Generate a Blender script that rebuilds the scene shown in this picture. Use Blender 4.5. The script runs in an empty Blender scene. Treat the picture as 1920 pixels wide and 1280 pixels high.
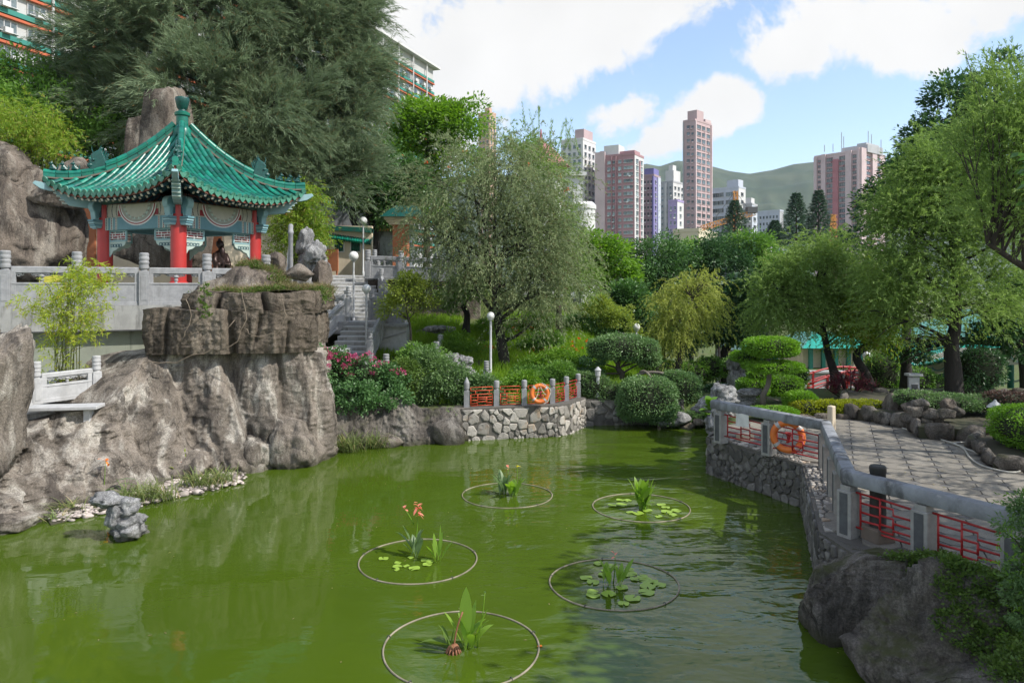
import bpy, bmesh, math, random
import numpy as np
from mathutils import Vector, Matrix
random.seed(7)
RNG = np.random.default_rng(7)
SC = bpy.context.scene
COL = SC.collection
R = math.radians
PI = math.pi
CAMZ, FPX, HY = 4.7, 1360.0, 540.0          # eye height above the pond, focal length and horizon of the 1920 px photograph
cam_data = bpy.data.cameras.new("camera")
cam = bpy.data.objects.new("camera", cam_data)
COL.objects.link(cam)
cam.location = (0, 0, CAMZ)
cam.rotation_euler = (R(90), 0, 0)
cam_data.sensor_width = 36
cam_data.lens = FPX / 1920 * 36
cam_data.shift_y = -(640 - HY) / 1920
cam_data.clip_start = 0.05
cam_data.clip_end = 20000
SC.camera = cam
SUN_ELEV, SUN_X, SUN_Y = R(46), 0.93, -0.36     # the sun stands to the right and a little behind the camera
w = bpy.data.worlds.new("World")
SC.world = w
w.use_nodes = True
sun_data = bpy.data.lights.new("sun", 'SUN')
sun_data.energy = 3.3
sun_data.angle = R(0.53)
sun_data.color = (1.0, 0.95, 0.87)
sun = bpy.data.objects.new("sun", sun_data)
COL.objects.link(sun)
_h = math.hypot(SUN_X, SUN_Y)
SUN_DIR = Vector((SUN_X / _h * math.cos(SUN_ELEV), SUN_Y / _h * math.cos(SUN_ELEV), math.sin(SUN_ELEV)))
sun.rotation_euler = (-SUN_DIR).to_track_quat('-Z', 'Y').to_euler()
SC.view_settings.view_transform = 'Standard'
SC.view_settings.look = 'None'
SC.view_settings.gamma = 1
SC.view_settings.use_curve_mapping = False
SC.view_settings.exposure = 0.75
SKY_STRENGTH, CLOUD_RADIANCE = 0.15, 0.62
SC.render.engine = 'CYCLES'
SC.cycles.max_bounces = 6
SC.cycles.transparent_max_bounces = 8
SC.cycles.volume_bounces = 0
SC.cycles.use_denoising = True
SC.cycles.sample_clamp_indirect = 4
def world_nodes():
    nt = w.node_tree
    nt.nodes.clear()
    N, L = nt.nodes.new, nt.links.new
    out = N('ShaderNodeOutputWorld')
    sky = N('ShaderNodeTexSky')
    sky.sky_type = 'NISHITA'
    sky.sun_disc = False
    sky.sun_elevation = SUN_ELEV
    sky.sun_rotation = math.atan2(SUN_X, SUN_Y)
    sky.air_density = 1.0
    sky.dust_density = 0.6
    sky.ozone_density = 1.2
    bg = N('ShaderNodeBackground')
    bg.inputs[1].default_value = SKY_STRENGTH
    L(sky.outputs[0], bg.inputs[0])
    tc = N('ShaderNodeTexCoord')
    sep = N('ShaderNodeSeparateXYZ')
    L(tc.outputs['Generated'], sep.inputs[0])
    def mth(op, a, b=None, c=None, clamp=False):
        n = N('ShaderNodeMath')
        n.operation = op
        n.use_clamp = clamp
        for i, s in enumerate((a, b, c)):
            if s is None:
                continue
            if isinstance(s, (int, float)):
                n.inputs[i].default_value = s
            else:
                L(s, n.inputs[i])
        return n.outputs[0]
    dy = mth('MAXIMUM', sep.outputs[1], 0.04)
    u = mth('DIVIDE', sep.outputs[0], dy)
    v = mth('DIVIDE', sep.outputs[2], dy)
    banks = [(1150, 0, 300, 105, -0.22), (980, 30, 370, 180, -0.32), (820, 130, 290, 165, -0.35), (640, 100, 300, 260, 0),
             (1500, 88, 120, 74, 0.0), (1660, 36, 290, 118, -0.12), (1810, -25, 240, 100, -0.25),
             (1172, 214, 78, 42, -0.1), (1368, 192, 58, 56, 0.0), (1310, 222, 95, 62, -0.3), (1245, 265, 66, 48, -0.2)]
    best = None
    for (px, py, rx, ry, tilt) in banks:
        du = mth('SUBTRACT', u, (px - 960) / FPX)
        dv = mth('SUBTRACT', v, (HY - py) / FPX)
        c, s = math.cos(-tilt), math.sin(-tilt)
        a = mth('ADD', mth('MULTIPLY', du, c / (rx / FPX)), mth('MULTIPLY', dv, s / (rx / FPX)))
        b = mth('ADD', mth('MULTIPLY', du, -s / (ry / FPX)), mth('MULTIPLY', dv, c / (ry / FPX)))
        d = mth('SQRT', mth('ADD', mth('MULTIPLY', a, a), mth('MULTIPLY', b, b)))
        m = mth('SUBTRACT', 1.0, d)
        m = mth('MULTIPLY', m, min(1.0, ry / 130.0 + 0.35))
        best = m if best is None else mth('MAXIMUM', best, m)
    best = mth('MAXIMUM', best, -1.0)
    n0 = N('ShaderNodeTexNoise')
    n0.inputs['Scale'].default_value = 2.6
    n0.inputs['Detail'].default_value = 2
    L(tc.outputs['Generated'], n0.inputs['Vector'])
    scat = mth('SUBTRACT', mth('MULTIPLY', n0.outputs[0], 4.0), 1.95)
    inu = mth('MULTIPLY', mth('SUBTRACT', 0.95, mth('ABSOLUTE', u)), 6.0, clamp=True)
    inv = mth('MULTIPLY', mth('SUBTRACT', 0.50, v), 6.0, clamp=True)
    inside = mth('MULTIPLY', mth('MULTIPLY', inu, inv), mth('GREATER_THAN', sep.outputs[1], 0.05))
    base = mth('ADD', mth('MULTIPLY', best, inside), mth('MULTIPLY', scat, mth('SUBTRACT', 1.0, inside)))
    n1 = N('ShaderNodeTexNoise')
    n1.inputs['Scale'].default_value = 9.0
    n1.inputs['Detail'].default_value = 9
    n1.inputs['Roughness'].default_value = 0.62
    n1.inputs['Distortion'].default_value = 0.25
    L(tc.outputs['Generated'], n1.inputs['Vector'])
    dens = mth('ADD', base, mth('MULTIPLY', mth('SUBTRACT', n1.outputs[0], 0.5), 2.0))
    mr = N('ShaderNodeMapRange')
    mr.interpolation_type = 'SMOOTHSTEP'
    mr.inputs[1].default_value = 0.0
    mr.inputs[2].default_value = 0.30
    L(dens, mr.inputs[0])
    shade = N('ShaderNodeMapRange')
    shade.inputs[1].default_value = 0.35
    shade.inputs[2].default_value = 0.75
    shade.inputs[3].default_value = 1.0
    shade.inputs[4].default_value = 0.88
    n2 = N('ShaderNodeTexNoise')
    n2.inputs['Scale'].default_value = 5.0
    n2.inputs['Detail'].default_value = 6
    L(tc.outputs['Generated'], n2.inputs['Vector'])
    L(n2.outputs[0], shade.inputs[0])
    cb = N('ShaderNodeBackground')
    cb.inputs[0].default_value = (1.0, 0.992, 0.98, 1)
    L(mth('MULTIPLY', shade.outputs[0], CLOUD_RADIANCE), cb.inputs[1])
    mix = N('ShaderNodeMixShader')
    up = mth('MULTIPLY', mth('ADD', sep.outputs[2], 0.0), 12.0, clamp=True)
    veil = mth('MULTIPLY', mth('SUBTRACT', n2.outputs[0], 0.25), 0.30, clamp=True)
    fac = mth('MULTIPLY', mth('MAXIMUM', mr.outputs[0], veil), up)
    L(fac, mix.inputs[0])
    L(bg.outputs[0], mix.inputs[1])
    L(cb.outputs[0], mix.inputs[2])
    L(mix.outputs[0], out.inputs[0])
world_nodes()
def P(x, y, Y):
    """A point seen at photo pixel (x, y), Y metres ahead."""
    return Vector(((x - 960) / FPX * Y, Y, CAMZ - (y - HY) / FPX * Y))
def G(x, y, z=0.0):
    """The point of the level z under photo pixel (x, y)."""
    return P(x, y, (CAMZ - z) * FPX / (y - HY))
ORIGIN = {}
def origin(o):
    return ORIGIN.get(o.name, Vector((0, 0, 0))) if o is not None else Vector((0, 0, 0))
def tag(o, label=None, cat=None, group=None, kind=None):
    if label:
        o['label'] = label
    if cat:
        o['category'] = cat
    if group:
        o['group'] = group
    if kind:
        o['kind'] = kind
    return o
def thing(name, label, cat, loc=(0, 0, 0), group=None):
    o = bpy.data.objects.new(name, None)
    COL.objects.link(o)
    o.empty_display_size = 0.2
    o.location = loc
    ORIGIN[o.name] = Vector(loc)
    return tag(o, label, cat, group)
def link(name, me, parent=None, loc=None):
    o = bpy.data.objects.new(name, me)
    COL.objects.link(o)
    if parent is not None:
        o.parent = parent
        ORIGIN[o.name] = origin(parent)
    if loc is not None:
        o.location = loc
    return o
def kids(o):
    return [c for c in COL.objects if c.parent is o]
def copy_tree(o, children, parent=None):
    c = o.copy()
    COL.objects.link(c)
    if parent is not None:
        c.parent = parent
    for ch in children.get(o.name, ()):
        copy_tree(ch, children, c)
    return c
def dup(root, loc, rz=0.0, label=None, scale=None):
    children = {}
    for ch in root.children_recursive:
        children.setdefault(ch.parent.name, []).append(ch)
    c = copy_tree(root, children)
    c.location = loc
    c.rotation_euler = (0, 0, rz)
    if scale:
        c.scale = scale if not isinstance(scale, (int, float)) else (scale,) * 3
    if label:
        c['label'] = label
    return c
class MB:
    """Collects simple solids; build() links them as one mesh object."""
    def __init__(self):
        self.v, self.f, self.m, self.cur = [], [], [], 0
    def add(self, vs, fs):
        n = len(self.v)
        self.v.extend([tuple(p) for p in vs])
        for f in fs:
            self.f.append(tuple(i + n for i in f))
            self.m.append(self.cur)
        return self
    def mat(self, i):
        self.cur = i
        return self
    def box(self, c, s, rz=0.0, taper=1.0):
        x, y, z = s[0] / 2, s[1] / 2, s[2] / 2
        ca, sa = math.cos(rz), math.sin(rz)
        vs = []
        for dz in (-z, z):
            k = taper if dz > 0 else 1.0
            for dx, dy in ((-x, -y), (x, -y), (x, y), (-x, y)):
                dx, dy = dx * k, dy * k
                vs.append((c[0] + dx * ca - dy * sa, c[1] + dx * sa + dy * ca, c[2] + dz))
        return self.add(vs, [(3, 2, 1, 0), (4, 5, 6, 7), (0, 1, 5, 4), (1, 2, 6, 5), (2, 3, 7, 6), (3, 0, 4, 7)])
    def bar(self, a, b, wd, hg, up=(0, 0, 1)):
        """A rectangular bar from a to b."""
        a, b, up = Vector(a), Vector(b), Vector(up)
        d = (b - a)
        if d.length < 1e-6:
            return self
        d.normalize()
        s = d.cross(up)
        if s.length < 1e-4:
            s = d.cross(Vector((1, 0, 0)))
        s.normalize()
        t = s.cross(d)
        vs = []
        for p in (a, b):
            for i, j in ((-1, -1), (1, -1), (1, 1), (-1, 1)):
                vs.append(p + s * (i * wd / 2) + t * (j * hg / 2))
        return self.add(vs, [(0, 1, 2, 3), (7, 6, 5, 4), (0, 4, 5, 1), (1, 5, 6, 2), (2, 6, 7, 3), (3, 7, 4, 0)])
    def vbar(self, a, b, wd, hg):
        """A bar whose cross-section stays upright (sheared on a slope): handrails and stringers."""
        a, b = Vector(a), Vector(b)
        d = Vector((b.x - a.x, b.y - a.y, 0)).normalized()
        s = Vector((d.y, -d.x, 0)) * (wd / 2)
        u = Vector((0, 0, hg / 2))
        vs = [a - s - u, a + s - u, a + s + u, a - s + u, b - s - u, b + s - u, b + s + u, b - s + u]
        return self.add(vs, [(0, 1, 2, 3), (7, 6, 5, 4), (0, 4, 5, 1), (1, 5, 6, 2), (2, 6, 7, 3), (3, 7, 4, 0)])
    def tube(self, path, r, n=8, cap=True):
        path = [Vector(p) for p in path]
        k = len(path)
        rs = r if isinstance(r, (list, tuple)) else [r] * k
        vs, fs = [], []
        ref = None
        for i, p in enumerate(path):
            d = (path[min(i + 1, k - 1)] - path[max(i - 1, 0)])
            d = d.normalized() if d.length > 1e-9 else Vector((0, 0, 1))
            if ref is None:
                ref = Vector((1, 0, 0)) if abs(d.x) < 0.8 else Vector((0, 1, 0))
            s = (ref - d * ref.dot(d))
            s = s.normalized() if s.length > 1e-6 else d.orthogonal().normalized()
            ref = s
            t = d.cross(s)
            for j in range(n):
                a = 2 * PI * j / n
                vs.append(p + s * (math.cos(a) * rs[i]) + t * (math.sin(a) * rs[i]))
        for i in range(k - 1):
            for j in range(n):
                fs.append((i * n + j, i * n + (j + 1) % n, (i + 1) * n + (j + 1) % n, (i + 1) * n + j))
        if cap:
            fs.append(tuple(range(n - 1, -1, -1)))
            fs.append(tuple((k - 1) * n + j for j in range(n)))
        return self.add(vs, fs)
    def ring(self, c, rad, r, n=64, m=8, tilt=None):
        c = Vector(c)
        vs, fs = [], []
        mt = tilt or Matrix.Identity(3)
        for i in range(n):
            a = 2 * PI * i / n
            for j in range(m):
                b = 2 * PI * j / m
                rr = rad + r * math.cos(b)
                vs.append(c + mt @ Vector((rr * math.cos(a), rr * math.sin(a), r * math.sin(b))))
        for i in range(n):
            for j in range(m):
                fs.append((i * m + j, ((i + 1) % n) * m + j, ((i + 1) % n) * m + (j + 1) % m, i * m + (j + 1) % m))
        return self.add(vs, fs)
    def lathe(self, prof, n=20, c=(0, 0, 0), sx=1.0, sy=1.0):
        """prof: [(radius, z)] from the bottom up."""
        vs, fs = [], []
        k = len(prof)
        for (r, z) in prof:
            for j in range(n):
                a = 2 * PI * j / n
                vs.append((c[0] + r * sx * math.cos(a), c[1] + r * sy * math.sin(a), c[2] + z))
        for i in range(k - 1):
            for j in range(n):
                fs.append((i * n + j, i * n + (j + 1) % n, (i + 1) * n + (j + 1) % n, (i + 1) * n + j))
        fs.append(tuple(range(n - 1, -1, -1)))
        fs.append(tuple((k - 1) * n + j for j in range(n)))
        return self.add(vs, fs)
    def ball(self, c, r, n=16, m=10):
        rr = r if isinstance(r, (tuple, list)) else (r, r, r)
        prof = [(max(1e-4, math.sin(PI * i / m)), -math.cos(PI * i / m)) for i in range(m + 1)]
        vs, fs = [], []
        for (q, z) in prof:
            for j in range(n):
                a = 2 * PI * j / n
                vs.append((c[0] + q * rr[0] * math.cos(a), c[1] + q * rr[1] * math.sin(a), c[2] + z * rr[2]))
        for i in range(m):
            for j in range(n):
                fs.append((i * n + j, i * n + (j + 1) % n, (i + 1) * n + (j + 1) % n, (i + 1) * n + j))
        return self.add(vs, fs)
    def prism(self, poly, z0, z1):
        """A vertical prism over a plan polygon (counter-clockwise)."""
        n = len(poly)
        a = sum(poly[i][0] * poly[(i + 1) % n][1] - poly[(i + 1) % n][0] * poly[i][1] for i in range(n))
        if a < 0:
            poly = poly[::-1]
        vs = [(p[0], p[1], z0) for p in poly] + [(p[0], p[1], z1) for p in poly]
        fs = [tuple(range(n - 1, -1, -1)), tuple(range(n, 2 * n))]
        fs += [(i, (i + 1) % n, n + (i + 1) % n, n + i) for i in range(n)]
        return self.add(vs, fs)
    def plate(self, poly, o, ax, ay, th):
        """A plate: 2-D outline poly in the frame (origin o, axes ax, ay), extruded th along ax x ay, centred."""
        o, ax, ay = Vector(o), Vector(ax).normalized(), Vector(ay).normalized()
        nz = ax.cross(ay)
        n = len(poly)
        a = sum(poly[i][0] * poly[(i + 1) % n][1] - poly[(i + 1) % n][0] * poly[i][1] for i in range(n))
        if a < 0:
            poly = poly[::-1]
        vs = [o + ax * p[0] + ay * p[1] - nz * (th / 2) for p in poly] + [o + ax * p[0] + ay * p[1] + nz * (th / 2) for p in poly]
        fs = [tuple(range(n - 1, -1, -1)), tuple(range(n, 2 * n))]
        fs += [(i, (i + 1) % n, n + (i + 1) % n, n + i) for i in range(n)]
        return self.add(vs, fs)
    def mesh(self, name, mats, smooth=False, bevel=0.0, off=None):
        me = bpy.data.meshes.new(name)
        off = off or Vector((0, 0, 0))
        me.from_pydata([(p[0] - off.x, p[1] - off.y, p[2] - off.z) for p in self.v], [], self.f)
        mats = mats if isinstance(mats, (list, tuple)) else [mats]
        for m in mats:
            me.materials.append(m)
        if len(mats) > 1:
            me.polygons.foreach_set('material_index', self.m)
        if bevel:
            bm = bmesh.new()
            bm.from_mesh(me)
            es = [e for e in bm.edges if len(e.link_faces) == 2 and e.calc_face_angle(0) > 0.5]
            bmesh.ops.bevel(bm, geom=es, offset=bevel, segments=1, affect='EDGES', clamp_overlap=True)
            bm.to_mesh(me)
            bm.free()
        if smooth:
            me.polygons.foreach_set('use_smooth', [True] * len(me.polygons))
            if smooth == 'auto':
                try:
                    me.set_sharp_from_angle(angle=R(40))
                except Exception:
                    pass
        me.update()
        return me
    def build(self, name, mats, parent=None, smooth=False, bevel=0.0):
        return link(name, self.mesh(name, mats, smooth, bevel, origin(parent)), parent)
def _hash(ix, iy, iz, seed):
    h = (ix.astype(np.int64) * 374761393 + iy.astype(np.int64) * 668265263 + iz.astype(np.int64) * 2147483647 + seed * 1274126177) & 0xFFFFFFFF
    h = ((h ^ (h >> 13)) * 1274126177) & 0xFFFFFFFF
    return ((h ^ (h >> 16)) & 0xFFFF) / 65535.0
def vnoise(p, seed=0):
    p = np.asarray(p, float)
    i = np.floor(p).astype(np.int64)
    f = p - i
    f = f * f * (3 - 2 * f)
    out = 0
    for dx in (0, 1):
        for dy in (0, 1):
            for dz in (0, 1):
                wgt = (f[:, 0] if dx else 1 - f[:, 0]) * (f[:, 1] if dy else 1 - f[:, 1]) * (f[:, 2] if dz else 1 - f[:, 2])
                out = out + wgt * _hash(i[:, 0] + dx, i[:, 1] + dy, i[:, 2] + dz, seed)
    return out * 2 - 1
def fbm(p, oct=4, seed=0, gain=0.5, ridged=False):
    p = np.asarray(p, float)
    a, s = 1.0, 0
    for k in range(oct):
        n = vnoise(p, seed + k * 17)
        s = s + a * ((1 - 2 * np.abs(n)) if ridged else n)
        p = p * 2.03
        a *= gain
    return s
def np_mesh(name, verts, faces, mats, parent=None, smooth=True):
    """faces: (n, 3) or (n, 4) int array."""
    me = bpy.data.meshes.new(name)
    verts = np.asarray(verts, np.float32)
    off = origin(parent)
    verts = verts - np.array([off.x, off.y, off.z], np.float32)
    faces = np.asarray(faces, np.int32)
    n, k = faces.shape
    me.vertices.add(len(verts))
    me.vertices.foreach_set('co', verts.ravel())
    me.loops.add(n * k)
    me.loops.foreach_set('vertex_index', faces.ravel())
    me.polygons.add(n)
    me.polygons.foreach_set('loop_start', np.arange(0, n * k, k, dtype=np.int32))
    if smooth:
        me.polygons.foreach_set('use_smooth', np.ones(n, bool))
    for m in (mats if isinstance(mats, (list, tuple)) else [mats]):
        me.materials.append(m)
    me.update(calc_edges=True)
    return link(name, me, parent)
def unit(a):
    return a / np.maximum(np.linalg.norm(a, axis=1, keepdims=True), 1e-9)
def rand_dirs(n):
    return unit(RNG.normal(size=(n, 3)))
def leaf_geo(pts, dirs, L, W, flat=0.5, tri=False):
    """Leaves: base points, axes, lengths, widths -> (verts, faces)."""
    n = len(pts)
    L = np.broadcast_to(np.asarray(L, float), (n,))[:, None]
    W = np.broadcast_to(np.asarray(W, float), (n,))[:, None]
    dirs = unit(dirs)
    up = np.array([[0, 0, 1.0]])
    side = np.cross(dirs, np.repeat(up, n, 0)) * flat + np.cross(dirs, rand_dirs(n)) * (1 - flat)
    side = unit(side)
    if tri:
        v = np.stack([pts - side * W / 2, pts + side * W / 2, pts + dirs * L], 1).reshape(-1, 3)
        f = np.arange(n * 3).reshape(n, 3)
    else:
        nrm = np.cross(side, dirs)
        mid = pts + dirs * L * 0.45
        v = np.stack([pts, mid + side * W / 2 + nrm * W * 0.12, pts + dirs * L, mid - side * W / 2 + nrm * W * 0.12], 1).reshape(-1, 3)
        f = np.arange(n * 4).reshape(n, 4)
    return v, f
def leaf_obj(name, parts, mat, parent=None):
    """parts: list of (verts, faces) with the same face size."""
    vs, fs, n = [], [], 0
    for v, f in parts:
        vs.append(v)
        fs.append(f + n)
        n += len(v)
    return np_mesh(name, np.concatenate(vs), np.concatenate(fs), mat, parent, smooth=False)
def shoots(starts, dirs, length, grav, nleaf, L, W, ang=0.7, t0=0.1, flat=0.3, tri=False, wob=0.0):
    """Leafy shoots that arch under their weight."""
    n = len(starts)
    length = np.broadcast_to(np.asarray(length, float), (n,))
    dirs = unit(dirs)
    t = RNG.uniform(t0, 1, size=(n, nleaf))
    lt = (length[:, None] * t)
    pos = starts[:, None, :] + dirs[:, None, :] * lt[..., None]
    pos[..., 2] -= grav * length[:, None] * t * t
    tan = np.repeat(dirs[:, None, :], nleaf, 1).copy()
    tan[..., 2] -= 2 * grav * t
    pos = pos.reshape(-1, 3)
    tan = unit(tan.reshape(-1, 3))
    perp = unit(np.cross(tan, rand_dirs(len(tan))))
    ld = tan * math.cos(ang) + perp * math.sin(ang)
    if wob:
        pos = pos + RNG.normal(size=pos.shape) * wob
    k = len(pos)
    return leaf_geo(pos, ld, np.broadcast_to(L, (k,)) * RNG.uniform(0.7, 1.2, k), W, flat, tri)
def clump_centres(lobes, n, low=-0.55, inner=0.55, jit=0.12):
    """Foliage clumps spread over the lobes (centre, radii) of a crown."""
    c = np.array([l[0] for l in lobes], float)
    r = np.array([l[1] for l in lobes], float)
    wgt = (r[:, 0] * r[:, 1] + r[:, 1] * r[:, 2] + r[:, 0] * r[:, 2])
    k = RNG.choice(len(lobes), n, p=wgt / wgt.sum())
    d = rand_dirs(n)
    d[:, 2] = np.where(d[:, 2] < low, -d[:, 2], d[:, 2])
    rho = RNG.uniform(inner ** 2, 1, n) ** 0.5
    return c[k] + d * rho[:, None] * r[k] * (1 + RNG.normal(size=(n, 1)) * jit), d
def leaf_clumps(cc, cd, per, rad, L, W, droop=0.2, flat=0.6, sq=0.75, tri=False):
    n = len(cc)
    rad = np.broadcast_to(np.asarray(rad, float), (n,)) * RNG.uniform(0.65, 1.3, n)
    o = rand_dirs(n * per) * (RNG.uniform(0.15, 1, (n * per, 1)) ** 0.6)
    o[:, 2] *= sq
    pos = np.repeat(cc, per, 0) + o * np.repeat(rad, per)[:, None]
    d = o * 0.7 + np.repeat(cd, per, 0) * 0.5 + RNG.normal(size=o.shape) * 0.35
    d[:, 2] -= droop
    k = len(pos)
    return leaf_geo(pos, d, L * RNG.uniform(0.7, 1.25, k), W * RNG.uniform(0.8, 1.2, k), flat, tri)
def bez(a, b, c, n=6):
    a, b, c = Vector(a), Vector(b), Vector(c)
    return [a * (1 - t) ** 2 + b * (2 * t * (1 - t)) + c * t * t for t in [i / n for i in range(n + 1)]]
def blades(base, dirs, L, W, bend, seg=5, prof=None, fold=0.0):
    """Strap leaves: each a strip of seg quads that bends over."""
    n = len(base)
    L = np.broadcast_to(np.asarray(L, float), (n,))
    W = np.broadcast_to(np.asarray(W, float), (n,))
    bend = np.broadcast_to(np.asarray(bend, float), (n,))
    dirs = unit(np.asarray(dirs, float))
    hz = dirs.copy()
    hz[:, 2] = 0
    hz = unit(hz + 1e-6)
    side = np.cross(hz, np.array([[0, 0, 1.0]]))
    prof = prof or (lambda t: (1 - t) ** 0.6 * min(1, 0.45 + 3 * t))
    vs = []
    for i in range(seg + 1):
        t = i / seg
        c = base + dirs * (L * t)[:, None] + hz * (bend * L * t * t * 0.5)[:, None]
        c[:, 2] -= bend * L * t * t * t * 0.55
        wd = (W * max(prof(t), 0.03) / 2)[:, None]
        lift = fold * wd * np.array([[0, 0, 1.0]])
        vs += [c - side * wd + lift, c + side * wd + lift]
    v = np.stack(vs, 1).reshape(-1, 3)
    k = 2 * (seg + 1)
    b = (np.arange(n) * k)[:, None, None]
    q = np.array([[2 * i, 2 * i + 1, 2 * i + 3, 2 * i + 2] for i in range(seg)])[None]
    return v, (b + q).reshape(-1, 4)
def ico(sub):
    bm = bmesh.new()
    bmesh.ops.create_icosphere(bm, subdivisions=sub, radius=1)
    v = np.array([x.co[:] for x in bm.verts])
    f = np.array([[x.index for x in y.verts] for y in bm.faces])
    bm.free()
    return v, f
_ICO = {}
def rock_geo(c, r, seed, sub=4, cuts=14, amp=0.10, freq=2.0, fine=0.02, sq=1.0):
    if sub not in _ICO:
        _ICO[sub] = ico(sub)
    v, f = _ICO[sub]
    v = v.copy()
    rg = np.random.default_rng(seed)
    if sq != 1.0:
        v = np.sign(v) * np.abs(v) ** sq
    for i in range(cuts):
        n = rg.normal(size=3)
        n /= np.linalg.norm(n)
        d = rg.uniform(0.55, 0.92)
        s = v @ n
        v = v - np.outer(np.maximum(s - d, 0) * 0.93, n)
    s = np.array([[seed * 3.1, seed * 1.7, seed * 0.9]])
    k = 1 + amp * fbm(v * freq + s, 4, seed) + fine * fbm(v * freq * 6 + s, 3, seed + 5, ridged=True)
    v = v * k[:, None]
    return v * np.asarray(r, float) + np.asarray(c, float), f
def rock(name, c, r, seed, mat, parent=None, label=None, cat=None, group=None, smooth=True, **kw):
    v, f = rock_geo(c, r, seed, **kw)
    o = np_mesh(name, v, f, mat, parent, smooth)
    if label:
        tag(o, label, cat or 'rock', group)
    return o
def merge_geo(parts):
    vs, fs, n = [], [], 0
    for v, f in parts:
        vs.append(v)
        fs.append(f + n)
        n += len(v)
    return np.concatenate(vs), np.concatenate(fs)
def _nt(name):
    m = bpy.data.materials.new(name)
    m.use_nodes = True
    nt = m.node_tree
    return m, nt, nt.nodes['Principled BSDF'], nt.nodes['Material Output']
def c4(c):
    return (c[0], c[1], c[2], 1)
def srgb(r, g, b):
    f = lambda x: (x / 255 / 12.92) if x / 255 <= 0.04045 else ((x / 255 + 0.055) / 1.055) ** 2.4
    return (f(r), f(g), f(b))
def noise_mask(nt, coord, scale, detail=5, lo=0.35, hi=0.65, stretch=(1, 1, 1), rough=0.6, dist=0.0):
    N, L = nt.nodes.new, nt.links.new
    mp = N('ShaderNodeMapping')
    mp.inputs['Scale'].default_value = stretch
    L(coord, mp.inputs['Vector'])
    n = N('ShaderNodeTexNoise')
    n.inputs['Scale'].default_value = scale
    n.inputs['Detail'].default_value = detail
    n.inputs['Roughness'].default_value = rough
    n.inputs['Distortion'].default_value = dist
    L(mp.outputs[0], n.inputs['Vector'])
    mr = N('ShaderNodeMapRange')
    mr.inputs[1].default_value = lo
    mr.inputs[2].default_value = hi
    L(n.outputs[0], mr.inputs[0])
    return mr.outputs[0], n.outputs[0]
def mixc(nt, fac, a, b, mode='MIX'):
    n = nt.nodes.new('ShaderNodeMix')
    n.data_type = 'RGBA'
    n.blend_type = mode
    for sock, val in ((n.inputs[0], fac), (n.inputs[6], a), (n.inputs[7], b)):
        if isinstance(val, (int, float)):
            sock.default_value = val
        elif isinstance(val, tuple):
            sock.default_value = c4(val)
        else:
            nt.links.new(val, sock)
    return n.outputs[2]
def mat(name, c1, c2=None, scale=2.0, rough=0.6, bump=0.0, bscale=25, metallic=0.0, stretch=(1, 1, 1), spec=0.5,
        stains=(), island=0.0, objrand=0.0, obj=False, coat=0.0, lo=0.35, hi=0.65, bdist=0.02):
    """Procedural surface: two tones by noise, then stains [(colour, scale, stretch, lo, hi, amount)]."""
    m, nt, bs, out = _nt(name)
    N, L = nt.nodes.new, nt.links.new
    if obj:
        coord = N('ShaderNodeTexCoord').outputs['Object']
    else:
        coord = N('ShaderNodeNewGeometry').outputs['Position']
    c2 = c2 or tuple(x * 0.8 for x in c1)
    f, _ = noise_mask(nt, coord, scale, 6, lo, hi, stretch)
    col = mixc(nt, f, c1, c2)
    for (sc, ss, st, lo_, hi_, am) in stains:
        g, _ = noise_mask(nt, coord, ss, 6, lo_, hi_, st, 0.65, 0.3)
        ml = N('ShaderNodeMath')
        ml.operation = 'MULTIPLY'
        ml.inputs[1].default_value = am
        L(g, ml.inputs[0])
        col = mixc(nt, ml.outputs[0], col, sc)
    if island or objrand:
        src = N('ShaderNodeNewGeometry').outputs['Random Per Island'] if island else N('ShaderNodeObjectInfo').outputs['Random']
        amt = island or objrand
        mr = N('ShaderNodeMapRange')
        mr.inputs[3].default_value = 1 - amt
        mr.inputs[4].default_value = 1 + amt
        L(src, mr.inputs[0])
        hs = N('ShaderNodeHueSaturation')
        L(mr.outputs[0], hs.inputs['Value'])
        L(col, hs.inputs['Color'])
        col = hs.outputs[0]
    L(col, bs.inputs['Base Color'])
    bs.inputs['Roughness'].default_value = rough
    bs.inputs['Metallic'].default_value = metallic
    bs.inputs['Specular IOR Level'].default_value = spec
    if coat:
        bs.inputs['Coat Weight'].default_value = coat
        bs.inputs['Coat Roughness'].default_value = 0.1
    if bump:
        _, h = noise_mask(nt, coord, bscale, 8, stretch=stretch, rough=0.65)
        b = N('ShaderNodeBump')
        b.inputs['Strength'].default_value = bump
        b.inputs['Distance'].default_value = bdist
        L(h, b.inputs['Height'])
        L(b.outputs[0], bs.inputs['Normal'])
    return m
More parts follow.
